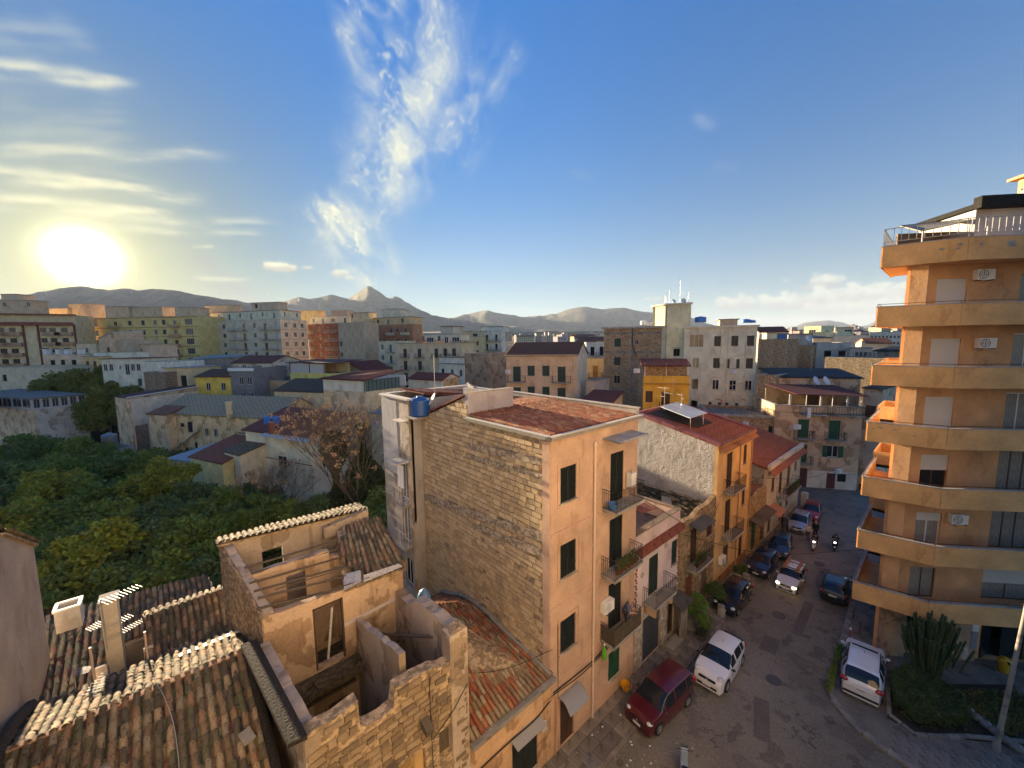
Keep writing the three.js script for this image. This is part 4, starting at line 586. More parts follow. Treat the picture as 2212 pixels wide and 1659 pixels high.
{ // old stone house with a collapsed mossy roof
  const g = thing('stone_cottage', 'weathered stone house with mossy broken roof between white and yellow houses', 'house'), fr = { x: 12.42, y: 0, z: 0, ry: 0 }, W = 5.7;
  const ops = [{ k: 'd', u: 1.6, v: 4.0, w: 1.0, h: 2.5, c: M.brown }, { k: 's', u: 4.25, v: 5.0, w: .9, h: 1.3, c: M.brown }, { k: 'p', u: 1.0, v: .1, w: 1.2, h: 3.1, c: M.rust }, { k: 'p', u: 3.6, v: .1, w: 1.0, h: 2.5, c: M.oldwood }];
  mesh('wall', wallGeo(W, 7.5, ops, .35, [[0, 7.3], [.8, 7.45], [1.9, 7.3], [3, 7.6], [4.4, 7.55], [5.7, 7.85]]), mat([.35, .25, .14], { t: 'rubble', b: 'bump', bs: .04 }), g, V(12.42, 0, 0)); ops.forEach(o => opening(g, fr, o, true));
  stones(g, { ...fr, z: 0 }, W, 7.3, { bw: .42, bh: .26, d: .07, pal: [[.42, .29, .15], [.36, .25, .13], [.30, .21, .115], [.46, .33, .18]], max: 230, skip: (u, v, w, h) => v < 3.4 && u < 3.2 && rnd() > .3 || ops.some(q => u + w / 2 > q.u - .08 && u - w / 2 < q.u + q.w + .08 && v + h / 2 > q.v && v - h / 2 < q.v + q.h + .1) });
  balcony(g, fr, 1.0, 3.95, 2.7, .75, 'iron', null, true); mesh('tin_canopy', [slabQuad(V(13.7, 6.75, .8), V(16.2, 6.75, .8), V(16.0, 7.1, .02), V(13.6, 7.1, .02), .04)], mat([.10, .10, .09], { t: 'concrete' }), g);
  mesh('other_walls', [bx(.3, 7.2, 8, 17.9, 3.6, -4.2), bx(W, 7, .3, 15.2, 3.5, -8.2)], M.mortar, g);
  mesh('roof_slab', [bx(5.5, .12, 7.8, 15.25, 7.1, -4.1)], mat([.10, .095, .06], { t: 'soil' }), g);
  mesh('loose_tiles', Array.from({ length: 170 }, () => halfTile(.09, .34, true).rotateY(rnd() * .8 - .4).rotateX(rr(-.1, .25)).translate(rr(12.7, 17.8), 7.18 + rnd() * .12, rr(-7.6, -.3))), mat([.20, .155, .10], { t: 'tile' }), g).userData.kind = 'stuff';
  mesh('roof_plank', [bx(1.6, .05, .7, 15.6, 7.35, -2.6, .5, .1)], mat([.34, .30, .25], { t: 'concrete' }), g);
  mesh('moss', Array.from({ length: 70 }, () => new THREE.IcosahedronGeometry(rr(.06, .2), 1).scale(1, .4, 1).translate(rr(13, 17.6), 7.2, rr(-6, -.5))), mat([.055, .075, .018], { t: 'soil' }), g).userData.kind = 'stuff';
}
{ // yellow three storey house with grey side
  const g = thing('yellow_house', 'yellow three storey house with rough grey side wall and orange roof', 'house'), fr = { x: 18.2, y: 0, z: 0, ry: 0 }, W = 7.25, H = 11.55, yel = plaster(.72, .46, .20);
  const ops = [{ k: 'd', u: 1.72, v: 7.8, w: 1.15, h: 2.85, c: M.brown }, { k: 'd', u: 1.8, v: 4.1, w: 1.15, h: 2.7, c: M.brown }, { k: 's', u: 5.3, v: 9.05, w: .75, h: 1.6, c: M.brown }, { k: 's', u: 5.4, v: 5.35, w: .75, h: 1.45, c: M.brown }, { k: 's', u: 1.75, v: 1.35, w: 1.15, h: 1.65, c: M.brown }, { k: 'p', u: 5.2, v: .12, w: 1.0, h: 2.5, c: M.brown }];
  mesh('wall', wallGeo(W, H, ops, .3), yel, g, V(18.2, 0, 0)); ops.forEach(o => opening(g, fr, o, true));
  mesh('base_course', [bx(W, .9, .05, 18.2 + W / 2, .45, .02)], mat([.38, .20, .07], { t: 'weathered' }), g);
  mesh('side_wall', wallGeo(8.19, 13, [], .3, [[0, 12.5], [1.9, 13.05], [8.19, 11.62]]), mat([.52, .495, .465], { t: 'plaster', b: 'bump2', bs: .09 }), g, V(18.2, 0, -8.5), -Math.PI / 2);
  mesh('other_walls', [bx(.3, 11.5, 8.4, 25.3, 5.75, -4.3), bx(W, 12.2, .3, 21.8, 6.1, -8.4)], yel, g);
  ribRoof(g, V(18.35, 11.62, .02), V(25.5, 11.62, .02), V(25.5, 13.12, -6.6), V(18.35, 13.12, -6.6), mat([.34, .10, .045], { t: 'tile' }), .3, false, 'roof', 12);
  ribRoof(g, V(25.5, 12.5, -8.7), V(18.35, 12.5, -8.7), V(18.35, 13.12, -6.6), V(25.5, 13.12, -6.6), mat([.34, .10, .045], { t: 'tile' }), .3);
  mesh('roof_border', [slabQuad(V(17.95, 11.86, .2), V(18.4, 11.86, .2), V(18.4, 13.36, -6.6), V(17.95, 13.36, -6.6), .3), slabQuad(V(25.3, 11.86, .2), V(25.65, 11.86, .2), V(25.65, 13.36, -6.6), V(25.3, 13.36, -6.6), .3), bx(7.6, .2, .25, 21.8, 13.25, -6.65)], mat([.34, .12, .12], { t: 'weathered' }), g);
  mesh('bitumen_patch', [slabQuad(V(20.0, 12.3, -2.4), V(23.0, 12.3, -2.4), V(24.6, 13.18, -6.2), V(19, 13.18, -6.2), .03)], mat([.085, .06, .045], { t: 'soil' }), g);
  mesh('eaves', [bx(W + .2, .2, .3, 18.2 + W / 2, 11.62, .12), slabQuad(V(18.1, 11.2, .5), V(25.6, 11.2, .5), V(25.6, 11.5, .02), V(18.1, 11.5, .02), .06)], mat([.36, .16, .07], { t: 'weathered' }), g);
  for (const v of [7.75, 4.05]) balcony(g, fr, 1.2, v, 2.6, .8, 'iron', null, true);
  mesh('drainpipe', [cyl(.05, .05, 11, 22.6, .3, .07)], mat([.45, .26, .11], { r: .6 }), g); mesh('drainpipe', [cyl(.05, .05, 11, 25.3, .3, .07)], mat([.45, .26, .11], { r: .6 }), g);
  for (const y of [7.6, 3.9]) mesh('string_course', [bx(W, .12, .04, 18.2 + W / 2, y, .02)], yel, g);
}
{ const g = thing('solar_panel', 'pale solar panel array on the orange roof of the yellow house', 'solar panel'); const a = V(18.7, 13.3, -2.4), b = V(21.95, 13.3, -2.4), c = V(24.85, 13.5, -6.4), d = V(21.1, 13.5, -6.2);
  for (let i = 0; i < 2; i++) for (let j = 0; j < 2; j++) { const q = (u, v) => a.clone().lerp(b, u).lerp(d.clone().lerp(c, u), v); mesh('panel', [slabQuad(q(i / 2 + .006, j / 2 + .004), q(i / 2 + .494, j / 2 + .004), q(i / 2 + .494, j / 2 + .496), q(i / 2 + .006, j / 2 + .496), .05)], mat([.36, .40, .46], { r: .18 }), g); }
  mesh('support', [bar(V(19.2, 12.2, -2.6), V(19.2, 13.28, -2.6), .03), bar(V(21.6, 12.2, -2.6), V(21.6, 13.28, -2.6), .03), bar(V(24.2, 13, -6.2), V(24.2, 13.45, -6.2), .03), bar(V(21.4, 13, -6), V(21.4, 13.45, -6), .03)], M.steel, g); }
antenna(V(23.2, 13.2, -6.9), 1.2, 1.9, 'sunlit aerial cluster behind the solar panel', [[1.7, .9, 6, .5, 1], [1.3, .8, 7, .7, -1], [.9, .6, 5, .4, 1], [1.75, .5, 3, .5, -1]]);
antenna(V(25.2, 13.1, -6.2), .9, 1.2, 'small sunlit aerial at the right end of the orange roof', [[1.0, .9, 8, .5, 1], [.7, .5, 4, .4, -1]]);
{ // low rust house
  const g = thing('low_stone_house', 'low ochre stone house with rusty canopy beside the yellow house', 'house'), fr = { x: 25.55, y: 0, z: 0, ry: 0 }, W = 4.8, ops = [{ k: 'p', u: 1.0, v: .1, w: 1.2, h: 2.8, c: M.midgreen }, { k: 'p', u: 3.5, v: .1, w: 1.1, h: 2.8, c: M.oldwood }];
  mesh('wall', wallGeo(W, 5.4, ops, .3, [[0, 5.5], [1.5, 5.2], [3, 5.5], [4.8, 5.3]]), mat([.44, .29, .13], { t: 'rubble', b: 'bump', bs: .03 }), g, V(25.55, 0, 0)); ops.forEach(o => opening(g, fr, o));
  stones(g, fr, W, 5.2, { bw: .5, bh: .3, d: .05, pal: [[.42, .28, .13], [.36, .24, .11], [.47, .32, .16]], max: 120, skip: (u, v, w, h) => rnd() < .25 || ops.some(q => u + w / 2 > q.u && u - w / 2 < q.u + q.w && v - h / 2 < q.v + q.h) });
  mesh('canopy', [slabQuad(V(25.6, 3.2, 1), V(30.3, 3.2, 1), V(30.3, 3.6, .02), V(25.6, 3.6, .02), .04)], mat([.12, .09, .06], { t: 'weathered' }), g);
  ribRoof(g, V(25.6, 5.2, -.4), V(30.3, 5.2, -.4), V(30.3, 5.9, -6), V(25.6, 5.9, -6), mat([.24, .10, .05], { t: 'tile' }), .24); mesh('rear_walls', [bx(W, 5.4, .3, 28, 2.7, -6)], M.mortar, g);
}
{ // cream two storey house at the corner
  const g = thing('corner_house', 'cream two storey house with long orange tiled roof at the street corner', 'house'), fr = { x: 30.4, y: 0, z: 0, ry: 0 }, W = 12.1, H = 7.0, cr = plaster(.66, .52, .32);
  const ops = [{ k: 's', u: 1.4, v: 4.3, w: .95, h: 1.45, c: M.brown }, { k: 'd', u: 3.9, v: 3.4, w: 1.05, h: 2.4, c: M.brown }, { k: 'd', u: 6.8, v: 3.4, w: 1.05, h: 2.4, c: M.brown }, { k: 's', u: 9.6, v: 4.7, w: .8, h: .9, c: M.brown }, { k: 's', u: 6.8, v: 1.2, w: 1.1, h: 1, c: M.brown }, { k: 'p', u: .9, v: .1, w: 1.0, h: 2.4, c: M.brown }, { k: 'p', u: 4.6, v: .1, w: 1, h: 2.2, c: M.brown }];
  mesh('wall', wallGeo(W, H, ops, .3), cr, g, V(30.4, 0, 0)); ops.forEach(o => opening(g, fr, o)); 
  mesh('side_wall', wallGeo(8.69, 8, [], .3, [[0, 6.9], [4.2, 8.3], [8.69, 7.05]]), mat([.42, .38, .34], { t: 'weathered' }), g, V(30.4, 0, -9), -Math.PI / 2); mesh('other_walls', [bx(.3, 7, 8.7, 42.3, 3.5, -4.6), bx(W, 6.9, .3, 36.4, 3.45, -8.9)], cr, g);
  const om = mat([.36, .105, .042], { t: 'tile' }); ribRoof(g, V(30.2, 7.05, .05), V(42.6, 7.05, .05), V(42.6, 8.45, -4.8), V(30.2, 8.45, -4.8), om, .28); ribRoof(g, V(42.6, 7.0, -9.2), V(30.2, 7.0, -9.2), V(30.2, 8.45, -4.8), V(42.6, 8.45, -4.8), om, .28);
  mesh('parapet', [bx(W + .2, .5, .25, 36.45, 7.2, .1)], plaster(.62, .55, .44), g); mesh('cornice', [slabQuad(V(30.3, 6.5, .65), V(42.6, 6.5, .65), V(42.6, 6.85, .22), V(30.3, 6.85, .22), .06)], om, g);
  balcony(g, fr, 3.3, 3.35, 5.6, .9, 'iron'); mesh('awning', [slabQuad(V(30.6, 2.5, 1.1), V(33, 2.5, 1.1), V(33, 3.0, .02), V(30.6, 3.0, .02), .03)], mat([.34, .13, .05], { r: .8 }), g); mesh('corner_pier', [bx(.5, 1.6, .6, 42.6, .8, .6)], M.offwhite, g);
}
airCon(V(4.05, 5.6, .02), 0, 'white air conditioner beside the second balcony door of the peach house'); airCon(V(19.35, 2.05, .02), 0, 'white air conditioner low on the yellow house front');
{ const g = thing('boiler_box', 'white boiler box on the top balcony of the peach house', 'boiler', V(6.0, 11.75, .22)); mesh('case', [bx(.42, .75, .3, 0, .38, 0)], M.white, g); mesh('flue', [cyl(.05, .05, .15, 0, .75, 0)], M.grey, g); }
{ const g = thing('tub', 'small blue plastic tub on the top balcony floor', 'tub', V(4.02, 11.16, .45)); mesh('tub_body', [new THREE.LatheGeometry([[.0, 0], [.2, 0], [.26, .3], [.28, .3], [.27, .27], [.21, .02]].map(p => new THREE.Vector2(...p)), 20)], mat([.06, .18, .42], { r: .45 }), g); }
{ const g = thing('bucket', 'yellow plastic bucket against the peach house wall on the pavement', 'bucket', V(5.75, .14, .32)); mesh('pail', [new THREE.LatheGeometry([[0, 0], [.17, 0], [.24, .42], [.26, .42], [.245, .4], [.18, .02]].map(p => new THREE.Vector2(...p)), 22)], mat([.62, .30, .012], { r: .4 }), g); mesh('handle', [new THREE.TorusGeometry(.24, .012, 5, 18, Math.PI).rotateX(.9).translate(0, .4, 0)], mat([.62, .30, .012], { r: .4 }), g).rotation.x = .4; g.rotation.z = .25; }
{ const g = thing('watering_bottle', 'bright green bottle hanging under the lowest balcony of the peach house', 'bottle', V(3.62, 3.25, .35)); mesh('bottle_body', [new THREE.LatheGeometry([[0, 0], [.11, 0], [.13, .1], [.12, .4], [.05, .62], [.035, .75], [0, .75]].map(p => new THREE.Vector2(...p)), 16)], mat([.10, .36, .02], { r: .4 }), g); mesh('cap', [cyl(.045, .045, .08, 0, .75, 0)], M.white, g); }

// ---------------------------------------------------------------- the orange apartment tower on the right
{
  const g = thing('apartment_tower', 'orange apartment tower with stacked solid balconies and white roller shutters', 'apartment building');
  const A = V(19.75, 0, 9.35), ry = Math.atan2(-.755, .655), fr = { x: A.x, y: 0, z: A.z, ry }, W = 16, orange = plaster(.72, .40, .19), deep = plaster(.80, .46, .18), pale = plaster(.72, .43, .22);
  // fr: u along the front; outward is local +z -> check the side that faces the camera
  const nrm = P(fr, 0, 0, 1).sub(P(fr, 0, 0, 0)), s = nrm.dot(V(-12, 0, 11).sub(A)) > 0 ? 1 : -1;
  const ops = [], fl = i => 3.8 + 3.3 * i;
  for (let i = 0; i < 6; i++) {
    if (i >= 3) ops.push({ k: 'r', u: 1.1, v: fl(i) + .05, w: 1.48, h: 2.3 }); else if (i === 2) ops.push({ k: 'r', u: 1.2, v: fl(i) + .05, w: 1.42, h: 2.2, part: .42, f: M.brownFrame }); else if (i === 1) ops.push({ k: 'r', u: 1.25, v: fl(i) + .05, w: 1.33, h: 2.0, part: .25, p: M.curtainGlass }); else ops.push({ k: 'w', u: 1.22, v: fl(i) + .05, w: 1.35, h: 1.9, f: M.brownFrame, p: M.curtainGlass });
    if (i < 5) ops.push(i === 0 ? { k: 'r', u: 5.05, v: 4.0, w: 2.6, h: 2.0, part: .5, f: M.brownFrame, p: M.curtainGlass } : { k: 'w', u: 5.1, v: fl(i) + .1, w: 2.6, h: 2.5, f: i < 3 ? M.brownFrame : M.white, p: M.curtainGlass });
    else ops.push({ k: 'w', u: 5.1, v: fl(i) + .1, w: 2, h: 2.4, f: M.brownFrame });
    ops.push({ k: 'r', u: 9.6, v: fl(i) + .05, w: 1.5, h: 2.3 });
  }
  const shop = [{ k: 'w', u: 1.25, v: .3, w: 2.3, h: 2.4, f: M.brownFrame }, { k: 'v', u: 5.3, v: .15, w: 2.6, h: 2.6 }];
  mesh('wall', wallGeo(W, 23.6, [...ops, ...shop], .35), orange, g, V(A.x, 0, A.z), ry); ops.forEach(o => opening(g, fr, o)); opening(g, fr, shop[0]);
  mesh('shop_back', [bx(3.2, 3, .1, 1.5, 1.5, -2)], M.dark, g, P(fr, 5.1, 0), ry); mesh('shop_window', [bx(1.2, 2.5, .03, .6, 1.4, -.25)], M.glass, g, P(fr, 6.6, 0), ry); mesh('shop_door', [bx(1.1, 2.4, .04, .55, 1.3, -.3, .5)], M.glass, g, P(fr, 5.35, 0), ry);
  mesh('pillar', [bx(1.15, 3.0, .5, .45, 1.5, .12)], mat([.52, .38, .26], { t: 'concrete' }), g, P(fr, 0, 0), ry); mesh('pillar', [bx(1.2, 3.0, .3, 4.3, 1.5, .1)], mat([.52, .38, .26], { t: 'concrete' }), g, P(fr, 0, 0), ry);
  for (let k = 0; k < 3; k++) mesh('poster', [bx(.34, .46, .02, 4.75, 1.2 + k * .55, .27)], k === 2 ? M.white : mat([.2, .22, .26], { r: .4 }), g, P(fr, 0, 0), ry);
  mesh('ground_band', [bx(W, .35, .06, W / 2, 2.95, .02)], deep, g, P(fr, 0, 0), ry);
  mesh('corner_column', [bx(.5, 20.6, .7, 19.78, 13.4, 9.5)], pale, g);
  // street side, lit by the low sun
  const sfr = { x: 34, y: 0, z: 9.0, ry: Math.PI }, sops = []; for (let i = 0; i < 6; i++) for (const u of [1.5, 5.2, 8.6]) sops.push({ k: i % 2 ? 'r' : 'w', u, v: fl(i) + .1, w: 1.4, h: 2.3 });
  mesh('street_wall', wallGeo(14.2, 23.6, sops, .3), orange, g, P(sfr, 0, 0), sfr.ry); sops.forEach(o => opening(g, sfr, o));
  mesh('rear_walls', [bx(.3, 23.6, 14, 34, 11.8, 16), bx(5, 23.6, .3, 31.5, 11.8, 22)], orange, g);
  const floorShape = y => { const q = [[19.9, 9.4], [34, 9.2], [34, 22], [30.2, 21.4]].map(([x, z]) => V(x, y, z)); return slabQuad(q[3], q[2], q[1], q[0], .2); };
  for (let i = 0; i < 7; i++) mesh('floor_slab', [floorShape(fl(i))], M.concrete, g);
  // balconies: solid orange parapets wrapping the corner
  const poly = [[24.0, 8.0], [18.45, 8.03], [18.98, 11.16], [22.9, 15.68], [28, 21.56]];
  for (let i = 0; i < 7; i++) {
    const y0 = fl(i) - .12, yt = 4.65 + 3.3 * i, sh = new THREE.Shape(); poly.forEach(([x, z], k) => k ? sh.lineTo(x, -z) : sh.moveTo(x, -z)); sh.lineTo(29.6, -20.5); sh.lineTo(20.1, -9.6); sh.lineTo(24, -9.2); sh.closePath();
    const b = mesh('balcony', [new THREE.ExtrudeGeometry(sh, { depth: .2, bevelEnabled: false }).rotateX(-Math.PI / 2)], pale, g, V(0, y0 - .08, 0)), par = [], cap = [], rail = [], dy = -(y0 - .08);
    for (let k = 0; k < 4; k++) {
      const p = V(poly[k][0], 0, poly[k][1]), q = V(poly[k + 1][0], 0, poly[k + 1][1]), L = p.distanceTo(q), a = Math.atan2(-(q.z - p.z), q.x - p.x), m = p.clone().lerp(q, .5);
      par.push(bx(L + .001 * k, yt - y0 + .14 + .002 * k, .1, m.x, (yt + y0 - .14) / 2 + dy, m.z, a)); cap.push(bx(L + .06, .05, .16, m.x, yt + .02 + dy + .002 * k, m.z, a));
      if (i < 6) rail.push(bx(L, .025, .025, m.x, yt + .16 + dy, m.z, a)); else { rail.push(bx(L, .04, .04, m.x, yt + .95 + dy, m.z, a), bx(L, .03, .03, m.x, yt + .25 + dy, m.z, a)); for (let t = .1; t < L; t += .3) rail.push(bx(.03, .7, .02, lerp(p.x, q.x, t / L), yt + .6 + dy, lerp(p.z, q.z, t / L), a)); }
      rail.push(bx(.03, i < 6 ? .16 : .95, .03, p.x, yt + (i < 6 ? .08 : .47) + dy, p.z));
    }
    mesh('parapet', par, deep, b); mesh('parapet_coping', cap, mat([.52, .48, .44], { t: 'concrete' }), b); mesh('railing', rail, i < 6 ? M.brown : M.offwhite, b);
  }
  const flake = (u, y, w2, h2) => { const s2 = new THREE.Shape(), n2 = 11; for (let k = 0; k < n2; k++) { const a = k / n2 * 6.283, q = .6 + .5 * rnd(); k ? s2.lineTo(Math.cos(a) * w2 * q, Math.sin(a) * h2 * q) : s2.moveTo(w2 * q, Math.sin(a) * h2 * q); } const K = V(18.98, 0, 11.16), d = V(.655, 0, .755), p = u < 0 ? V(lerp(18.98, 18.45, -u / 3.17), y, lerp(11.16, 8.03, -u / 3.17)).add(V(-.06, 0, 0)) : K.clone().addScaledVector(d, u).add(V(-.755 * .056, y, .655 * .056)); mesh('bare_plaster_patch', [new THREE.ExtrudeGeometry(s2, { depth: .006, bevelEnabled: false })], mat([.56, .50, .42], { t: 'concrete' }), g, p, u < 0 ? Math.atan2(-3.13, .53) : ry); };
  for (const [u, y, a, b] of [[-.9, 24.0, .14, .07], [-.25, 24.15, .1, .12], [-.3, 23.95, .12, .05], [.55, 24.1, .08, .12], [1.9, 24.05, .22, .18], [-2.6, 14.3, .18, .05], [-2.0, 14.25, .1, .04], [-1.2, 14.0, .1, .03], [-2.9, 14.2, .08, .04]]) flake(u, y, a, b);
  for (let i = 0; i < 6; i++) mesh('side_balcony', [bx(3.6, 1.1, .1, 27.6, fl(i) + .35, 7.75), bx(3.6, .18, 1.3, 27.6, fl(i) - .1, 8.4), bx(.1, 1.1, 1.2, 25.85, fl(i) + .35, 8.4), bx(.1, 1.1, 1.2, 29.35, fl(i) + .35, 8.4)], deep, g);
  // roof terrace: white penthouse, slanted awning, dark roof edge, lift house
  mesh('penthouse', [bx(8, 2.7, 3.5, 25.8, 25.0, 13.2, ry)], plaster(.62, .60, .57), g);
  mesh('penthouse_roof', [bx(8.4, .25, 4.2, 25.8, 26.5, 13.2, ry), bx(8.5, .6, .45, 24.25, 26.62, 14.55, ry)], mat([.022, .02, .018], { t: 'soil', b: 'bump2', bs: .1 }), g);
  mesh('awning', [slabQuad(V(19.6, 25.25, 9.4), V(21.3, 25.75, 11.3), V(23.6, 26.35, 10.2), V(22.0, 26.2, 8.3), .06)], mat([.34, .30, .22], { t: 'weathered' }), g); for (const [x, z, h] of [[19.3, 9.5, 1.5], [21.2, 11.8, 1.9]]) mesh('awning_post', [cyl(.04, .04, h, x, 23.7, z)], M.offwhite, g);
  mesh('terrace_back', [bx(3.4, 1.9, .15, 22.3, 24.6, 9.6, ry)], mat([.20, .15, .11], { t: 'weathered' }), g);
  mesh('lift_house', [bx(3.4, 2.6, 4, 29.6, 28.1, 15.6, ry), bx(4, .16, 4.8, 29.6, 29.5, 15.6, ry)], orange, g);
  mesh('roof_railing', [bx(3.4, .05, .05, 29.2, 30.7, 15.2, ry), bx(3.4, .05, .05, 29.2, 30.2, 15.2, ry), ...[0, 1, 2].map(k => cyl(.04, .04, 1.1, 28.3 + k * .75, 29.6, 14.2 + k * .85))], M.offwhite, g);
}
{ const tf = { x: 19.75, y: 0, z: 9.35, ry: Math.atan2(-.755, .655) }; const acs = [[2.75, 22.5, 'fifth'], [3.2, 18.8, 'fourth'], [2.85, 8.65, 'first']]; for (const [u, v, n] of acs) airCon(P(tf, u + .4, v, .02), tf.ry, `air conditioner on the orange tower beside the ${n} floor shutter`, 'air conditioners on the tower', true); }
dish(V(25.4, 26.75, 13.4), -2.6, .5, 'large satellite dish on top of the orange tower'); antenna(V(28.2, 29.6, 14.1), 0, 1.8, 'aerial mast on the lift house of the orange tower', [[1.5, .6, 4, .5, 1], [1.2, .4, 3, .4, -1]]);
{ // the block on the near side of the street, from whose balcony the picture is taken: its sunlit front throws light on the row opposite
  const g = thing('near_block', 'tall cream apartment block across the street from the row of old houses', 'apartment building'), ops = [];
  for (let i = 0; i < 8; i++) for (let k = 0; k < 9; k++) ops.push({ k: k % 3 ? 'r' : 'w', u: 3 + k * 4, v: 4 + i * 3.3, w: 1.4, h: 1.9 });
  mesh('wall', wallGeo(40, 32, ops, .3), plaster(.74, .62, .46), g, V(8, 0, 14.9), Math.PI); ops.forEach(o => opening(g, { x: 8, y: 0, z: 14.9, ry: Math.PI }, o));
  mesh('other_walls', [bx(.3, 32, 12, 7.85, 16, 21.1), bx(.3, 32, 12, -31.85, 16, 21.1), bx(40, 32, .3, -12, 16, 27.2), bx(40, .3, 12.4, -12, 32, 21.1)], plaster(.74, .62, .46), g);
}

// ---------------------------------------------------------------- the town behind, house by house
const pA = (x, y, D) => [...zA(x, y), D], pB = (x, y, D) => [...zB(x, y), D], pC = (x, y, D) => [...zC(x, y), D], pD = (x, y, D) => [...zD(x, y), D];
const even = (n, a = .08, b = .92) => Array.from({ length: n }, (_, i) => n === 1 ? .5 : lerp(a, b, i / (n - 1)));
const rep = (s, n) => Array.from({ length: n }, () => s);
const house = (name, label, pts, m, o = {}) => block({ name, label, pts, m, ...o });
const stoneTan = mat([.50, .37, .24], { t: 'rubble', b: 'bump', bs: .03 }), greyTan = mat([.36, .30, .24], { t: 'weathered' });
const stoneFace = (b, i, o = {}) => { const f = b.frs[i]; stones(b.g, { ...f, x: f.x, z: f.z }, f.W, f.H, { bw: .62, bh: .34, d: .04, gap: .03, max: 150, pal: [[.42, .31, .19], [.37, .27, .165], [.46, .35, .22], [.33, .24, .15]], ...o }); };
const roofBox = (label, pts, m, o = {}) => house('rooftop_room', label, pts, m, { cat: 'rooftop room', roof: 'slab', rm: M.slab, deep: 5, ...o });

// street end: salmon house with the awning terrace
{
  const f = house('salmon_house', 'peeling salmon house with green balcony doors facing the end of the street', [pD(655, 925, 51.5), pD(1290, 918, 49)], worn(0.72, 0.504, 0.312), { near: false, deep: 9, walls: [{ r: ['.d.d', '.d.o', '....'], c: [.1, .34, .5, .7], st: 3.32, top: .9, sh: M.midgreen, w: 1.15, ops: [] }] });
  const fr = f.frs[0], H = f.H; mesh('ground_render', [bx(fr.W * .75, 2.3, .06, fr.W * .62, 1.2, .02)], plaster(0.82, 0.728, 0.58), f.g, P(fr, 0, 0), fr.ry);
  mesh('garage_door', [bx(2.3, 2.5, .08, fr.W * .3, 1.3, .05)], mat([.14, .04, .03], { r: .7, t: 'wood' }), f.g, P(fr, 0, 0), fr.ry); mesh('shop_door', [bx(.9, 2.0, .08, fr.W * .7, 1.1, .07)], mat([.10, .02, .02], { r: .6 }), f.g, P(fr, 0, 0), fr.ry); mesh('ground_window', [bx(.9, 1, .08, fr.W * .82, 1.6, .07)], M.dark, f.g, P(fr, 0, 0), fr.ry);
  for (const u of [.3, .68]) balcony(f.g, fr, fr.W * u - .2, H - .95, 3.1, .9, 'iron');
  mesh('terrace_floor', [bx(fr.W, .1, 4, fr.W / 2, H - .9, -2)], M.concrete, f.g, P(fr, 0, 0), fr.ry);
  mesh('terrace_back', [bx(fr.W, 2.6, .1, fr.W / 2, H + .5, -4)], worn(0.552, 0.408, 0.216), f.g, P(fr, 0, 0), fr.ry);
  for (const u of [.56, .62]) mesh('terrace_door', [bx(.9, 2.1, .1, fr.W * u, H + .2, -3.92)], M.brown, f.g, P(fr, 0, 0), fr.ry);
  mesh('awning_roof', [slabQuad(P(fr, 2.2, H + 1.55, .3), P(fr, fr.W + .3, H + 1.5, .3), P(fr, fr.W - 1.2, H + 2.3, -4.4), P(fr, 0, H + 2.35, -4.4), .08)], mat([.11, .026, .024], { r: 1 }), f.g);
  for (const u of [.16, .36, .52, .66, .82, .98]) { mesh('awning_post', [cyl(.04, .04, 2.4, 0, 0, 0)], M.white, f.g, P(fr, fr.W * u, H - .9, -.1)); if ([.16, .52, .82].includes(u)) mesh('curtain', Array.from({ length: 6 }, (_, i) => cyl(.06, .05, 2.1, i * .08, 0, (i % 2) * .05, 6)), mat([.55, .53, .48], { r: .9 }), f.g, P(fr, fr.W * u + .05, H - .7, -.15)); }
  const b = house('rear_block', 'salmon upper block with dark slate coloured flat roof above the awning terrace', [pD(650, 712, 57), pD(1272, 716, 54)], worn(0.72, 0.516, 0.336), { deep: 7, roof: { tilt: [0, 0, .8, .8], over: .4, pitch: .5 }, rm: mat([.066, .066, .068], { r: 1 }) });
  const r = house('narrow_house', 'narrow tan house under a black eave right of the awning terrace', [pD(1292, 795, 49.5), pD(1432, 795, 48)], worn(0.648, 0.528, 0.384), { deep: 8, roof: 'slab', rm: M.dark, walls: [{ r: ['.s', '..', '..', '.s'], c: [.2, .45], st: 3.4, top: 1.2, sh: M.brown }] });
  const l = house('brown_house', 'brown stone house with a roof terrace left of the salmon house', [pD(150, 985, 55), pD(655, 985, 52.2)], stoneTan, { deep: 8, walls: [{ r: ['..d.w', '.....'], c: [.1, .3, .63, .8, .97], st: 3.4, top: .4, sh: M.darkgreen, fm: M.darkgreen }] });
  mesh('terrace_fence', [bx(l.frs[0].W, .04, .04, l.frs[0].W / 2, l.H + 1, .0), ...Array.from({ length: 50 }, (_, i) => bx(.03, 1, .03, l.frs[0].W * i / 50, l.H + .5, 0))], M.iron, l.g, P(l.frs[0], 0, 0), l.frs[0].ry); mesh('terrace_edge', [bx(l.frs[0].W + .4, .25, .4, l.frs[0].W / 2, l.H - .1, .1)], M.slab, l.g, P(l.frs[0], 0, 0), l.frs[0].ry);
  const bk = house('stone_annex', 'stone walled annex with the sloping top left of the awning terrace', [pD(515, 690, 58), pD(655, 700, 56)], stoneTan, { deep: 8 });
  for (const [u, v, t] of [[.22, 1.45, 'left'], [.35, 1.3, 'right']]) dish(atD(...zD(u < .3 ? 932 : 1005, 790), 53.5), -.3, .62, `white satellite dish on the salmon upper wall, ${t === 'left' ? 'higher' : 'lower'} of the pair`);
  airCon(atD(...zD(800, 1085), 50.3), -.6, 'air conditioner left of the upper green balcony door on the salmon house'); airCon(atD(...zD(425, 1062), 53.5), -.6, 'air conditioner beside the dark door of the brown terrace house'); airCon(atD(...zD(1097, 1405), 49.3), -.6, 'air conditioner above the white ground floor of the salmon house');
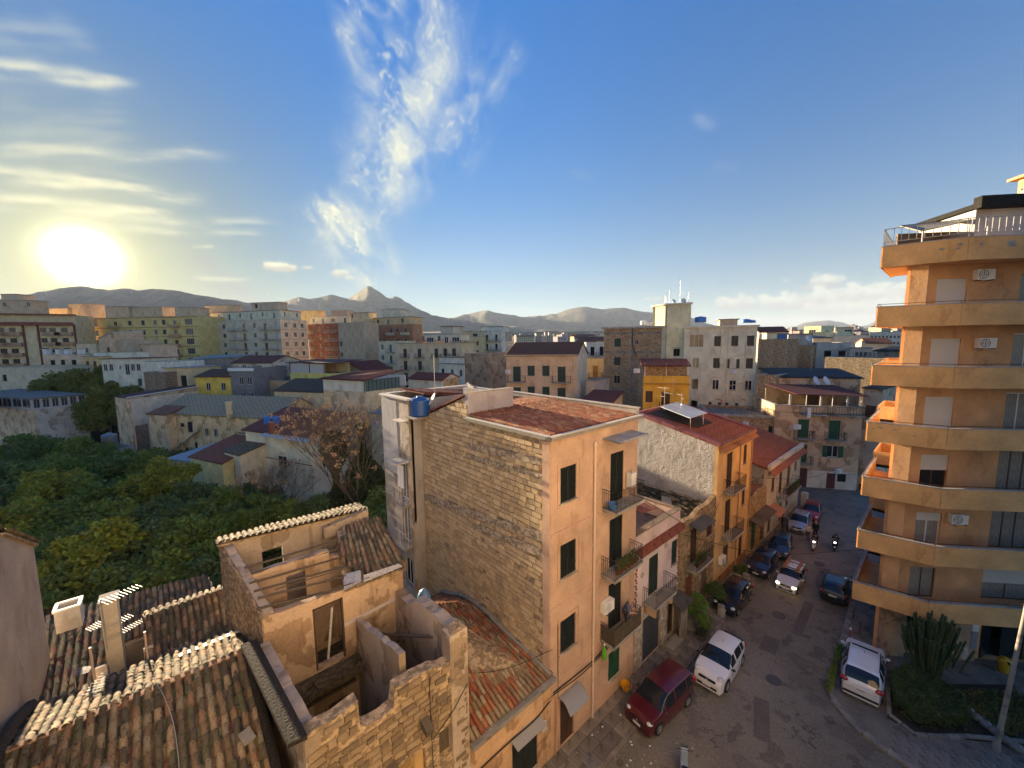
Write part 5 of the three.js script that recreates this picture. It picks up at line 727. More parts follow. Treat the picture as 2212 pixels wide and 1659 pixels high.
  { const c = mesh('laundry', (() => { const q = new THREE.PlaneGeometry(.5, 1.3, 8, 4), p = q.attributes.position; for (let i = 0; i < p.count; i++) p.setZ(i, .03 * Math.sin(p.getX(i) * 20)); q.computeVertexNormals(); return [q]; })(), M.white, scene, atD(...zD(897, 968), 49.2), -.7); tag(c, 'white towel hanging from the terrace railing of the salmon house', 'laundry'); }
}
// white block, stair tower and stone block
{
  const w = house('white_block', 'white four storey apartment block with exposed pipes and blue roof tanks', [pC(1600, 575, 64), pC(2178, 570, 60)], plaster(0.82, 0.776, 0.57), { deep: 12, walls: [{ r: ['W.sss', 'w.s.s', 'v.www', 'v....'], c: [.18, .4, .475, .71, .92], st: 3.48, top: .6, sh: M.darkgreen, fm: M.white, w: .95, wh: 1.55, ops: [] }] });
  const fr = w.frs[0], H = w.H, L = fr.W; for (const [u, k] of [[.7, 'o'], [.475, 'o'], [.71, 'o'], [.92, 's']]) { const v = u === .7 ? H - 6.6 : H - 13.55; opening(w.g, fr, { k, u: u * L - .45, v, w: .9, h: 1.45, c: M.darkgreen }); }
  mesh('loggia_wall', [bx(3.4, 2.6, .1, .2 * L, H - 9.6, -1.4)], plaster(0.663, 0.558, 0.42), w.g, P(fr, 0, 0), fr.ry); mesh('cornice', [bx(L + .5, .3, .5, L / 2, H - .05, .05)], plaster(0.82, 0.776, 0.6), w.g, P(fr, 0, 0), fr.ry);
  mesh('wall_pipe', [tube([V(.5 * L, H - .5, .05), V(.53 * L, H - 2, .06), V(.53 * L, H - 6, .06), V(.6 * L, H - 6.6, .06), V(.6 * L, H - 9, .06)], .05), tube([V(.62 * L, H - .3, .05), V(.62 * L, H - 12, .05)], .05), tube([V(.86 * L, H - .3, .05), V(.86 * L, H - 8, .05)], .045), tube([V(.62 * L, H - 5.2, .05), V(.72 * L, H - 4.7, .05), V(.98 * L, H - 4.2, .05)], .045), tube([V(.58 * L, H - 9.6, .05), V(.88 * L, H - 8.8, .05)], .045), tube([V(.42 * L, H - 8, .05), V(.55 * L, H - 8.3, .05), V(.6 * L, H - 9.5, .05)], .045)], plaster(0.82, 0.703, 0.5), w.g, P(fr, 0, 0), fr.ry);
  mesh('red_pipe', [tube([V(.5 * L, H - 11.6, .07), V(.56 * L, H - 11.7, .07), V(.58 * L, H - 12.4, .07)], .07), tube([V(.85 * L, H - 11.4, .07), V(.9 * L, H - 11.6, .07)], .07)], mat([.5, .10, .035], { r: .6 }), w.g, P(fr, 0, 0), fr.ry);
  airCon(P({ ...fr, x: fr.x + w.p0.x, z: fr.z + w.p0.z }, .71 * L, H - 7.4, .02), fr.ry, 'air conditioner under the open shutters of the white block');
  const t = house('stair_tower', 'cream stair tower crowned with aerials beside the white block', [pC(1352, 400, 70), pC(1448, 392, 67), pC(1652, 400, 65)], plaster(0.82, 0.776, 0.5), { walls: [null, { r: ['..', 's.', 's.', 's.'], c: [.5, .9], st: 3.3, top: 3.2, sh: M.dark, w: 1, wh: 1.2, hood: true }] }); t.frs.slice(0, 2).forEach(f => mesh('cornice', [bx(f.W + .5, .25, .4, f.W / 2, t.H - .1, .08)], plaster(0.82, 0.776, 0.56), t.g, P(f, 0, 0), f.ry));
  const tc = atD(...zC(1540, 400), 68); tc.y = t.H - .3;
  [[-1.9, -.3, 2.2, 1], [-.8, -.6, 2.8, 2], [.5, 0, 4.4, 3], [1.6, .4, 2.4, 4], [2.2, -.4, 1.9, 5], [-2.4, .4, 1.5, 6]].forEach(([x, z, h, k]) => antenna(V(tc.x + x * .66, tc.y, tc.z - x * -.75 * .9 + z), .9 + k * .7, h, ['short aerial at the corner of the stair tower roof', 'medium aerial with two combs on the stair tower', 'tallest aerial in the middle of the stair tower roof', 'aerial with a square comb on the stair tower', 'aerial with long horizontal rods on the stair tower', 'low aerial at the edge of the stair tower'][k - 1], [[h - .1, .8, 5, .5, 1], [h - .6, 1.0, 6, .6, k % 2 ? 1 : -1], [h - 1.1, .5, 3, .4, -1]], 'aerials on the stair tower'));
  dish(V(tc.x + .9, tc.y, tc.z + .6), -.6, .5, 'satellite dish on the stair tower roof, right of the tall aerial'); dish(V(tc.x - 1.6, tc.y, tc.z + .1), -.2, .38, 'small satellite dish on the stair tower roof, left of the tall aerial');
  const s = house('stone_block', 'bare stone four storey block with concrete frame and green shutters', [pC(962, 588, 73), pC(1440, 586, 68)], M.mortar, { deep: 12, walls: [{ r: ['sk.', 's..', 'w.', 's.', '..'], c: [.24, .56, .9], st: 3.4, top: .9, sh: M.green, w: 1.15, fm: M.offwhite }] });
  const sf = s.frs[0]; for (let k = 0; k < 5; k++) mesh('ring_beam', [bx(sf.W, .42, .1, sf.W / 2, s.H - .9 - k * 3.4, .01)], M.concrete, s.g, P(sf, 0, 0), sf.ry); for (const u of [.49, .97]) mesh('concrete_post', [bx(.42, s.H, .1, u * sf.W, s.H / 2, .014)], M.concrete, s.g, P(sf, 0, 0), sf.ry); mesh('cornice', [bx(sf.W + .8, .35, .8, sf.W / 2, s.H + .1, .1)], M.slab, s.g, P(sf, 0, 0), sf.ry);
  stoneFace(s, 0, { max: 290, skip: (u, v, w, h) => Math.abs(u / sf.W - .49) < .03 || [0, 1, 2, 3, 4].some(k => Math.abs(v - (s.H - .9 - k * 3.4)) < .32) || v > s.H - .6 || (Math.abs(u - .24 * sf.W) < .8 && ((s.H - .9 - v) % 3.4) > .6 && ((s.H - .9 - v) % 3.4) < 2.7) || (Math.abs(u - .56 * sf.W) < .5 && s.H - v < 4.3) });
  mesh('drainpipe', [tube([V(.5 * sf.W, s.H, .2), V(.5 * sf.W, s.H - 3.2, .2), V(.57 * sf.W, s.H - 5, .2)], .07)], M.iron, s.g, P(sf, 0, 0), sf.ry);
  const tk = (x, y, D, l, m, r = .6, h = 1.1, ly) => waterTank(atD(...zC(x, y), D), r, h, l, m, 'roof water tanks', ly);
  tk(1725, 540, 66, 'blue water tank at the left end of the white block roof', M.tank2, .9, .9); tk(2085, 545, 66, 'blue water tank at the right end of the white block roof', M.tank2, .7, .6); tk(2130, 545, 66, 'low blue water tank beside the right corner of the white block roof', M.tank2, .6, .45);
  tk(1275, 562, 72, 'round white water tank on the stone block roof', M.white, .6, .8); tk(1340, 565, 72, 'squat white water tank next to the round one on the stone block', M.white, .7, .5); tk(1395, 565, 71, 'white water tank beside the stair tower wall', M.white, .6, .5);
  roofBox('flat rooftop shed behind the blue tanks of the white block', [pC(1880, 520, 70), pC(2020, 520, 69)], plaster(0.663, 0.509, 0.34), { base: w.H - .4, deep: 3 });
}
{ // yellow house with terrace
  const y = house('mustard_house', 'mustard yellow house with a covered terrace in front of the stone block', [pC(1275, 965, 53.5), pC(1640, 965, 52)], plaster(0.82, 0.485, 0.06), { deep: 5, roof: 'none', walls: [{ r: ['s.e.', '....'], c: [.13, .3, .5, .8], st: 3.3, top: 1.3, sh: M.brown }] }), f = y.frs[0];
  mesh('terrace_floor', [bx(f.W, .12, 5, f.W / 2, y.H - 1.05, -2.5)], M.concrete, y.g, P(f, 0, 0), f.ry); mesh('terrace_wall', [bx(f.W, 2.6, .2, f.W / 2, y.H + .25, -3.2)], plaster(0.729, 0.509, 0.3), y.g, P(f, 0, 0), f.ry); mesh('terrace_door', [bx(.8, 2, .1, f.W * .42, y.H, -3.05)], M.brown, y.g, P(f, 0, 0), f.ry);
  mesh('coping', [bx(f.W + .2, .12, .4, f.W / 2, y.H - 1.1, .12)], plaster(0.663, 0.339, 0.05), y.g, P(f, 0, 0), f.ry); for (const u of [.03, .5, .97]) mesh('terrace_post', [cyl(.05, .05, 1.6)], M.white, y.g, P(f, f.W * u, y.H, -.2));
  const t = y.H; ribRoof(y.g, P(f, -.4, t + 1.35, .4), P(f, f.W + .1, t + 1.35, .4), P(f, f.W + .1, t + 2.1, -3.3), P(f, -.4, t + 2.1, -3.3), mat([.22, .05, .035], { t: 'tile' }), .35); balcony(y.g, f, f.W * .36, t - 4.5, 3, .8, 'iron');
  house('brick_strip_house', 'narrow raw brick house side left of the mustard house', [pC(1238, 870, 56), pC(1278, 870, 54)], stoneTan, { deep: 6 });
  airCon(P({ ...f, x: f.x + y.p0.x, z: f.z + y.p0.z }, -.9, y.H + .4, .1), f.ry, 'air conditioner on the wall left of the mustard house roof');
  antenna(atD(...zC(1500, 1165), 50), .4, 2.8, 'sunlit aerial in front of the mustard house wall', [[2.6, .9, 6, .5, 1], [2.2, .7, 5, .4, -1], [.8, .8, 6, .5, 1]]);
}
{ // beige house with green shutters
  const b = house('beige_house', 'beige three storey house with green shutters and red tiled roof', [pC(186, 792, 63.5), pC(748, 792, 61), pC(828, 800, 71)], plaster(0.795, 0.558, 0.34), { near: false, roof: { ridge: 2.0, pitch: .28 }, rm: mat([.22, .085, .045], { t: 'tile' }), gm: plaster(0.82, 0.752, 0.58), walls: [{ r: ['dssd', 'dssd', '....'], c: [.155, .36, .57, .79], st: 3.36, top: .9, sh: M.green, w: 1.15, wh: 1.6, bw: 2.9, bd: .9 }, { m: plaster(0.82, 0.752, 0.58) }] });
  const f = b.frs[0]; mesh('cornice', [bx(f.W + .3, .45, .4, f.W / 2, b.H - .15, .05)], plaster(0.768, 0.558, 0.32), b.g, P(f, 0, 0), f.ry); mesh('drainpipe', [cyl(.07, .07, b.H, f.W * .965, 0, .08)], plaster(0.82, 0.728, 0.5), b.g, P(f, 0, 0), f.ry);
  const q = { ...f, x: f.x + b.p0.x, z: f.z + b.p0.z }; for (const [v, t] of [[b.H - 2.9, 'upper'], [b.H - 6.2, 'lower']]) airCon(P(q, .3, v, .02), f.ry, `${t} air conditioner at the left edge of the beige green shuttered house`);
  house('small_red_roof_house', 'little house with dark red roof between beige house and stone block', [pC(770, 1165, 52), pC(1015, 1195, 50)], plaster(0.663, 0.485, 0.3), { deep: 6, roof: { tilt: [0, 0, .9, .9], pitch: .3 }, rm: M.redroof });
  house('pink_shed', 'pink rendered shed beside the white gable of the beige house', [pC(822, 1005, 64), pC(890, 1005, 63)], plaster(0.82, 0.606, 0.46), { deep: 5 });
  house('cream_back_house', 'cream house with ochre shuttered balcony seen between beige house and stone block', [pC(825, 835, 84), pC(962, 822, 84)], plaster(0.82, 0.655, 0.36), { deep: 8, walls: [{ r: ['d', '.'], c: [.5], st: 3.4, top: .6, sh: mat([.36, .19, .05], { r: .7 }), bw: 3 }] });
  house('white_back_house', 'white house with small balconies behind the cream house', [pC(820, 700, 110), pC(965, 700, 110)], plaster(0.82, 0.752, 0.62), { deep: 8, walls: [{ r: ['d.d', '...'], c: [.35, .5, .85], st: 3.2, top: .5, sh: M.dark }] });
}
// right middle distance
{
  house('brown_block', 'brown brick block with one pale framed window and a blue sheet on its roof', [pD(528, 430, 82), pD(818, 440, 78)], stoneTan, { deep: 10, walls: [{ ops: [{ k: 'w', u: 4.1, v: 12.2, w: 1.3, h: 1.5, p: M.curtainGlass }] }] });
  house('brown_annex', 'narrow brown brick annex right of the brown block', [pD(818, 490, 80), pD(945, 475, 79)], mat([.36, .27, .18], { t: 'rubble' }), { deep: 8 });
  house('grey_house', 'grey house with two dark hooded windows beyond the salmon roof', [pD(952, 460, 84), pD(1202, 462, 82)], plaster(0.609, 0.558, 0.48), { deep: 9, walls: [{ r: ['ss', '..'], c: [.34, .76], st: 3.2, top: 1.0, sh: M.dark, hood: true, w: 1.25 }] });
  house('long_brown_wall', 'long brown brick wall building left of the orange tower', [pD(1012, 560, 74), pD(1520, 585, 66)], mat([.32, .25, .16], { t: 'rubble', b: 'bump' }), { deep: 6 });
  house('glazed_veranda', 'low house with curved glazed veranda right of the grey house', [pD(1202, 495, 80), pD(1352, 505, 78)], plaster(0.663, 0.63, 0.52), { deep: 6, roof: 'slab', walls: [{ r: ['WW'], c: [.28, .72], st: 2.6, top: .1, w: 1.5, pm: M.curtainGlass }] });
  house('blue_sheet_shed', 'roof shed clad in bright blue sheet on the brown block', [pD(664, 395, 84), pD(740, 395, 83)], mat([.015, .12, .38], { r: .5 }), { deep: 3, base: 18, cat: 'shed', roof: 'slab' });
  house('sunlit_shed', 'cream roof shed in sunlight next to the blue sheet', [pD(590, 390, 84.5), pD(662, 392, 84)], plaster(0.82, 0.752, 0.46), { deep: 3, base: 18, cat: 'shed', roof: 'slab' });
  house('grey_roof_room', 'pale grey flat roof room beside the blue sheet shed', [pD(745, 400, 86), pD(925, 395, 85)], plaster(0.557, 0.509, 0.42), { deep: 5, base: 10, roof: 'slab' });
  house('red_roof_block', 'distant block with dark red hipped roof behind the brown block', [pD(534, 380, 130), pD(748, 382, 128)], plaster(0.795, 0.63, 0.42), { deep: 10, roof: { ridge: 1.8 }, rm: M.redroof });
  house('sunlit_block', 'cream flat roofed block with sunlit side in front of the distant hill', [pD(860, 340, 150), pD(985, 338, 145), pD(1080, 338, 150)], plaster(0.82, 0.752, 0.46), { walls: [{ r: ['.W.'], c: [.2, .5, .8], st: 3.2 }, { r: ['w'], c: [.5], st: 3.2 }] });
  house('sunlit_long_block', 'long cream block with flat roof behind the grey house', [pD(925, 385, 128), pD(1100, 380, 122)], plaster(0.82, 0.776, 0.48), { deep: 8 });
  house('pale_terrace_block', 'pale block with dark parapet right of the long cream block', [pD(1080, 410, 120), pD(1335, 405, 116)], plaster(0.82, 0.703, 0.52), { deep: 8, walls: [{ r: ['...w.'], c: even(5), st: 3.2, top: .8, fm: mat([.35, .14, .1]) }] });
  house('far_cream_block', 'cream block with one wide window near the tower, far behind', [pD(1095, 348, 150), pD(1222, 348, 148)], plaster(0.82, 0.728, 0.48), { deep: 8, roof: 'slab', walls: [{ r: ['.W'], c: [.3, .7], st: 3.2, top: .2 }] });
  house('long_white_institute', 'long white building with a row of small windows behind the tower', [pD(1335, 378, 230), pD(1600, 385, 220)], plaster(0.742, 0.679, 0.56), { deep: 12, walls: [{ r: ['wwwwwwwww', 'wwwwwwwww', 'wwwwwwwww'], c: even(9), st: 3.6, top: 1 }] });
  house('orange_roof_house', 'house with orange tile roof glimpsed left of the tower', [pD(1318, 462, 96), pD(1500, 462, 94)], plaster(0.729, 0.569, 0.36), { deep: 8, roof: { ridge: 1.2 }, rm: mat([.30, .11, .06], { t: 'tile' }) });
  house('dark_roof_house', 'house with grey slanted roof sheets near the tower edge', [pD(1360, 520, 84), pD(1560, 520, 80)], greyTan, { deep: 8, roof: { tilt: [0, 0, .8, .8], pitch: .5 }, rm: M.bitumen });
  house('navy_awning_house', 'house with a dark blue awning roof below the sunlit cream block', [pD(925, 425, 100), pD(1060, 425, 100)], plaster(0.795, 0.63, 0.4), { deep: 6, roof: { tilt: [0, 0, .6, .6], pitch: .5 }, rm: mat([.02, .035, .085], { r: .7 }) });
  dish(atD(...zD(880, 470), 78), -.4, .7, 'white satellite dish on the brown brick annex'); antenna(atD(...zD(905, 700), 60), .6, 4, 'tall aerial mast on the dark flat roof of the salmon upper block', [[3.6, .7, 4, .6, 1]]);
}
// centre
{
  const g1 = house('grey_apartment_block', 'tall grey apartment block with balconies on one face and plain side', [pA(1572, 520, 152), pB(205, 525, 139), pB(420, 540, 152)], plaster(0.769, 0.666, 0.46), { walls: [{ r: rep('dDwdDwDd', 6), c: even(8, .07, .95), st: 3.45, top: .3, sh: M.offwhite, bk: 'pale', bw: 3.4, bd: 1.2, w: 1.35, fm: M.offwhite }, { r: rep('ww.w', 6), c: [.2, .52, .6, .8], st: 3.45, top: .3, m: plaster(0.831, 0.666, 0.46), band: [-3.6, -7.05, -10.5, -13.9], w: 1.5, wh: 1.6 }] });
  house('grey_block_penthouse', 'set-back terrace floor with tiled rim on the tall grey block', [pA(1600, 455, 156), pB(210, 455, 143), pB(370, 470, 154)], plaster(0.84, 0.787, 0.54), { base: g1.H - .3, roof: 'slab', rm: M.redroof, cat: 'rooftop room', walls: [{ r: ['EwEwEwE'], c: even(7), st: 2.9, top: .1 }, { r: ['w.w'], c: [.2, .5, .8], st: 2.9, top: .1 }] });
  roofBox('lift house on the tall grey block', [pA(1985, 385, 150), pB(185, 385, 148)], plaster(0.799, 0.625, 0.4), { base: g1.H + 2, walls: [{ r: ['.s.'], c: [.1, .2, .9], st: 2.6, top: .3, sh: M.dark }] });
  roofBox('left lift house of the tall grey block', [pA(1622, 410, 160), pA(1842, 412, 158)], plaster(0.706, 0.57, 0.36), { base: g1.H + 1 });
  house('brick_red_block', 'dark red brick apartment block with pale balconies behind the grey block', [pB(425, 560, 165), pB(662, 548, 158)], mat([.20, .075, .06], { t: 'weathered' }), { deep: 12, walls: [{ r: rep('dwDd', 6), c: [.15, .4, .68, .9], st: 3.5, top: .2, sh: M.brown, bk: 'pale', bw: 3, bd: 1.1 }] });
  house('red_block_penthouse', 'white glazed terrace floor on the dark red brick block', [pB(440, 500, 166), pB(750, 492, 158)], plaster(0.84, 0.734, 0.52), { base: 25, cat: 'rooftop room', deep: 6, roof: 'slab', walls: [{ r: ['wEWE'], c: [.1, .35, .6, .9], st: 2.8, top: .2 }] });
  roofBox('ochre lift house left of the pyramid mountain', [pB(345, 450, 175), pB(498, 450, 172)], plaster(0.769, 0.57, 0.26), { base: 24 }); roofBox('pink lift house below the pyramid mountain', [pB(610, 452, 172), pB(735, 450, 170)], plaster(0.769, 0.516, 0.33), { base: 24 }); roofBox('cream roof room with flat slab below the pyramid mountain', [pB(765, 468, 150), pB(905, 466, 148)], plaster(0.84, 0.637, 0.36), { base: 22, walls: [{ r: ['s'], c: [.06], st: 2.6, top: .2, sh: M.brown }] });
  house('blank_gable_block', 'tall block with a huge blank tan side wall', [pB(664, 545, 134), pB(868, 530, 124), pB(985, 560, 134)], plaster(0.706, 0.523, 0.33), { deep: 12, walls: [{ ops: [{ k: 'w', u: .5, v: 18.5, w: 1.6, h: 1.6 }, { k: 'w', u: .6, v: 15, w: 1.6, h: 1.4 }, { k: 'w', u: .6, v: 11.6, w: 1.4, h: 1.2 }] }] });
  house('green_balcony_strip', 'narrow pale block with stacked balconies right of the blank gable', [pB(985, 690, 122), pB(1130, 690, 118)], plaster(0.799, 0.706, 0.47), { deep: 8, walls: [{ r: rep('wD', 4), c: [.2, .65], st: 3.3, top: .2, bk: 'pale', bw: 3.2 }] });
  house('orange_block', 'terracotta and cream apartment block with wide terraces and round roof lookout', [pB(880, 570, 150), pB(1255, 552, 140), pB(1330, 560, 148)], mat([.50, .25, .13], { t: 'plaster' }), { walls: [{ r: ['w..DwD', 'Dww.DD'], c: [.1, .25, .4, .55, .68, .85], st: 3.6, top: .3, bk: 'solid', bw: 3.5, bm: plaster(0.84, 0.679, 0.44), sh: M.brown }, { r: ['w', 'w'], c: [.5], st: 3.6, top: .3 }] });
  house('orange_penthouse', 'cream set-back top floor with brown eave on the terracotta block', [pB(905, 500, 152), pB(1225, 497, 142), pB(1335, 520, 150)], plaster(0.799, 0.57, 0.3), { base: 22, cat: 'rooftop room', roof: 'slab', rm: mat([.30, .19, .12], { t: 'concrete' }), walls: [{ r: ['.sE.s'], c: [.1, .25, .5, .7, .85], st: 2.9, top: .1, sh: M.brown }] });
  { const l = house('roof_lookout', 'white roof lookout with railing below the pyramid mountain', [pB(1008, 442, 150), pB(1160, 440, 148)], plaster(0.84, 0.774, 0.55), { base: 25, deep: 5, cat: 'rooftop room', roof: 'slab' }), f = l.frs[0]; mesh('railing', railGeo(Math.round(f.W * 20) / 20, 4, false), M.steel, l.g, P(f, 0, l.H + .14, -4), f.ry); }
  house('grey_balcony_house', 'grey four storey house with dark doors and iron balconies', [pB(1130, 712, 109), pB(1640, 702, 104)], plaster(0.738, 0.597, 0.38), { deep: 10, roof: 'slab', rm: M.concrete, walls: [{ r: ['ddddd', 'dd.d.', 'ee...', 'ee...'], c: [.13, .36, .62, .76, .89], st: 3.35, top: .55, sh: mat([.045, .04, .038], { r: .7 }), bw: 2.6 }] });
  house('grey_house_terrace', 'glazed terrace rooms on top of the grey balcony house', [pB(1350, 640, 112), pB(1640, 640, 108)], plaster(0.831, 0.76, 0.56), { base: 20, cat: 'rooftop room', deep: 5, roof: 'slab', walls: [{ r: ['WwEW'], c: [.15, .4, .6, .85], st: 2.7, top: .1 }] });
  house('roof_tower_house', 'dark roofed upper storey with blue railing on the grey house', [pB(1478, 575, 116), pB(1572, 575, 114)], plaster(0.646, 0.57, 0.43), { base: 21, cat: 'rooftop room', deep: 5, roof: 'slab', rm: M.dark });
  house('pale_yellow_block', 'pale yellow block with red shutters and covered terrace', [pB(1640, 660, 152), pB(1802, 660, 148)], plaster(0.84, 0.72, 0.38), { deep: 10, walls: [{ r: ['s.s', 'd.s', 'd.s'], c: [.2, .5, .8], st: 3.4, top: .6, sh: mat([.28, .05, .04]) }] });
  house('pale_yellow_terrace', 'dark roofed terrace on the pale yellow block', [pB(1640, 615, 153), pB(1798, 615, 149)], plaster(.71, .64, .4), { base: 21, deep: 6, cat: 'rooftop room', roof: 'slab', walls: [{ r: ['.W'], c: [.2, .7], st: 2.6, top: .1 }] });
  const wt = house('white_tower_block', 'slim white six storey block with dark shutters and balcony rows', [pB(1800, 610, 152), pB(1958, 612, 147), pB(1990, 618, 156)], plaster(0.84, 0.8, 0.64), { walls: [{ r: rep('DD', 6), c: [.28, .75], st: 3.45, top: .25, bw: 5.6, bk: 'pale', sh: M.dark, fm: M.brownFrame }, { r: rep('w', 5), c: [.5], st: 3.45 }] });
  house('white_block_penthouse', 'dark roofed terrace floor on the slim white block', [pB(1802, 578, 153), pB(1975, 578, 150)], plaster(.76, .78, .68), { base: wt.H - .3, deep: 6, cat: 'rooftop room', roof: 'slab', rm: M.dark });
  const wh = house('white_corner_house', 'small white house with flat roof beside a brown gable', [pB(1466, 868, 90), pB(1664, 878, 85)], plaster(0.84, 0.8, 0.64), { deep: 7, roof: 'slab', walls: [{ r: ['s.ww', '....'], c: [.15, .4, .52, .86], st: 3.3, top: .3, sh: M.dark, w: .9 }] });
  house('white_corner_attic', 'white attic strip on the small white corner house', [pB(1466, 808, 92), pB(1668, 832, 88)], plaster(0.84, 0.8, 0.64), { base: wh.H, deep: 5, cat: 'rooftop room', roof: 'slab', rm: M.brown });
  house('brown_gable_house', 'tall blank brown wall with one small window right of the white house', [pB(1666, 800, 85), pB(1852, 775, 82)], mat([.42, .31, .21], { t: 'weathered' }), { deep: 9, walls: [{ ops: [{ k: 's', u: 3.9, v: 7.4, w: .8, h: 1.5, c: M.brown }] }] });
  house('white_gable_house', 'low white rendered house with red roof patch and bricked end', [pB(1222, 985, 72), pB(1490, 985, 68), pB(1622, 985, 74)], plaster(0.84, 0.787, 0.6), { roof: { ridge: .9, across: 0 }, walls: [{ ops: [{ k: 'w', u: 2.2, v: 1.5, w: .9, h: .7 }] }, { m: worn(0.724, 0.511, 0.264) }] });
  const tg = house('glazed_studio', 'house with wide maroon roof and a band of teal glazing', [pB(552, 1085, 63), pB(878, 1090, 59), pB(1152, 1050, 64)], plaster(0.84, 0.706, 0.42), { roof: 'none', walls: [{ m: worn(0.84, 0.672, 0.432) }, {}] });
  { const f0 = tg.frs[0], f1 = tg.frs[1], H = tg.H; mesh('white_panel', [bx(f0.W, 1.75, .1, f0.W / 2, H + .88, -.05)], plaster(0.84, 0.8, 0.62), tg.g, P(f0, 0, 0), f0.ry); const n = 9; for (let i = 0; i < n; i++) mesh('glazing_panel', [bx(f1.W / n - .08, 1.75, .05, f1.W * (i + .5) / n, H + .9, -.06)], mat([.11, .17, .16], { r: .12 }), tg.g, P(f1, 0, 0), f1.ry); mesh('glazing_frame', Array.from({ length: n + 1 }, (_, i) => bx(.07, 1.8, .12, f1.W * i / n, H + .9, -.05)), M.iron, tg.g, P(f1, 0, 0), f1.ry);
    const q = tg.q, up = (p, y) => V(p.x, H + y, p.z), c = q.reduce((s, p) => s.add(p.clone()), V()).divideScalar(4), gr = (p, y) => { const d = p.clone().sub(c); return up(c.clone().add(d.multiplyScalar(1.12)), y); }; ribRoof(tg.g, gr(q[0], 1.75), gr(q[1], 1.75), gr(q[2], 2.9), gr(q[3], 2.4), mat([.20, .045, .036], { r: .98, t: 'tile' }), .4); mesh('rear_fill', [bx(f0.W, 1.8, .15, f0.W / 2, H + .9, -9)], M.white, tg.g, P(f0, 0, 0), f0.ry); }
  const yt = house('yellow_terrace_house', 'yellow house with glazed white terrace room under a dark red roof', [pB(287, 945, 84), pB(645, 940, 80)], plaster(0.84, 0.734, 0.22), { deep: 8, roof: 'none' });
  { const f = yt.frs[0]; for (let i = 0; i < 7; i++) mesh('glazing_panel', [bx(f.W / 9, 1.9, .06, f.W * (.06 + i * .11), yt.H + .95, -.1)], mat([.5, .5, .48], { r: .3 }), yt.g, P(f, 0, 0), f.ry); for (const u of [.0, .44, .76, .99]) mesh('terrace_post', [bx(.2, 2.1, .2, u * f.W, yt.H + 1.05, -.1)], mat([.20, .05, .04], { r: .6 }), yt.g, P(f, 0, 0), f.ry); mesh('terrace_back', [bx(f.W, 2.1, .2, f.W / 2, yt.H + 1, -4)], plaster(0.769, 0.61, 0.3), yt.g, P(f, 0, 0), f.ry); mesh('terrace_floor', [bx(f.W, .1, 7.6, f.W / 2, yt.H - .06, -4)], M.concrete, yt.g, P(f, 0, 0), f.ry); mesh('roof', [slabQuad(P(f, -.6, yt.H + 2.2, .6), P(f, f.W + .4, yt.H + 2.2, .6), P(f, f.W + .4, yt.H + 2.5, -8), P(f, -.6, yt.H + 2.5, -8), .12)], mat([.10, .03, .028], { t: 'tile' }), yt.g); }
  house('cream_gable_house', 'cream house with steep red roof behind the maroon roof', [pB(640, 945, 92), pB(858, 900, 88)], plaster(0.84, 0.706, 0.42), { deep: 9, roof: { ridge: 2.0, across: 1 }, rm: mat([.20, .045, .035], { t: 'tile' }), walls: [{ r: ['.w.'], c: [.2, .45, .8], st: 3, top: .7 }] });
  house('low_grey_house', 'low grey beige house with long cornice and dark old tiles', [pB(160, 1085, 68), pB(550, 1085, 65)], plaster(0.769, 0.625, 0.38), { deep: 8, roof: { ridge: 1.6, at: .6 }, rm: mat([.12, .09, .06], { t: 'tile' }), walls: [{ ops: [{ k: 'w', u: 5.8, v: 1.6, w: 1, h: .5 }] }] });
  house('tan_row_house', 'long low tan row house beside the grey blue house', [pA(2000, 1000, 84), pB(290, 1005, 80)], plaster(0.615, 0.435, 0.24), { deep: 8, walls: [{ r: ['se.sw'], c: [.06, .24, .45, .62, .9], st: 3.4, top: 1.2, sh: M.dark }] });
  house('sheet_roof_house', 'low house with blue grey sheet roof and brick red wall panels', [pB(925, 1275, 57), pB(1145, 1270, 54)], plaster(0.84, 0.734, 0.48), { deep: 9, roof: { tilt: [0, 0, .7, .7], pitch: .5 }, rm: mat([.22, .27, .33], { r: .5 }), walls: [{ r: ['r.r', '...'], c: [.15, .5, .8], st: 3, top: .1, w: 2.2 }] });
  // white house with blue tanks, behind the dry tree
  const w = house('white_tank_house', 'white house with dark red ribbed roof and blue tanks behind the bare tree', [pB(-68, 1410, 51), pB(445, 1425, 45.5), pB(735, 1360, 54)], plaster(0.84, 0.794, 0.56), { near: false, roof: { tilt: [0, .05, 1.5, 1.5], pitch: .4, over: .5 }, rm: mat([.24, .07, .05], { t: 'tile' }), walls: [{ ops: [{ k: 's', u: 2.4, v: 4.6, w: .7, h: 2.0, c: M.brown }, { k: 'w', u: 6.2, v: 4.3, w: 1.7, h: 1.55, f: M.offwhite }, { k: 'w', u: 3.0, v: 1.6, w: 1.0, h: 1.3 }] }, { ops: [{ k: 'w', u: 2.2, v: 4.4, w: 1.2, h: 1.5, f: M.brownFrame }] }] });
  { const f = w.frs[0]; mesh('white_eave', [slabQuad(P(f, f.W * .35, w.H - .12, 1.0), P(f, f.W + .6, w.H - .12, 1.0), P(f, f.W + .4, w.H + .2, -.3), P(f, f.W * .35, w.H + .2, -.3), .05)], M.offwhite, w.g); mesh('string_course', [bx(f.W, .12, .06, f.W / 2, w.H - 3.2, .02)], mat([.3, .14, .1]), w.g, P(f, 0, 0), f.ry); }
  for (const [x, t] of [[112, 'left'], [175, 'right']]) waterTank(atD(...zB(x, 1345), 48.5), .42, .95, `light blue square shouldered tank on the white house roof, ${t === 'left' ? 'beside the bare tiles' : 'next to the brick chimney'}`, M.tank2);
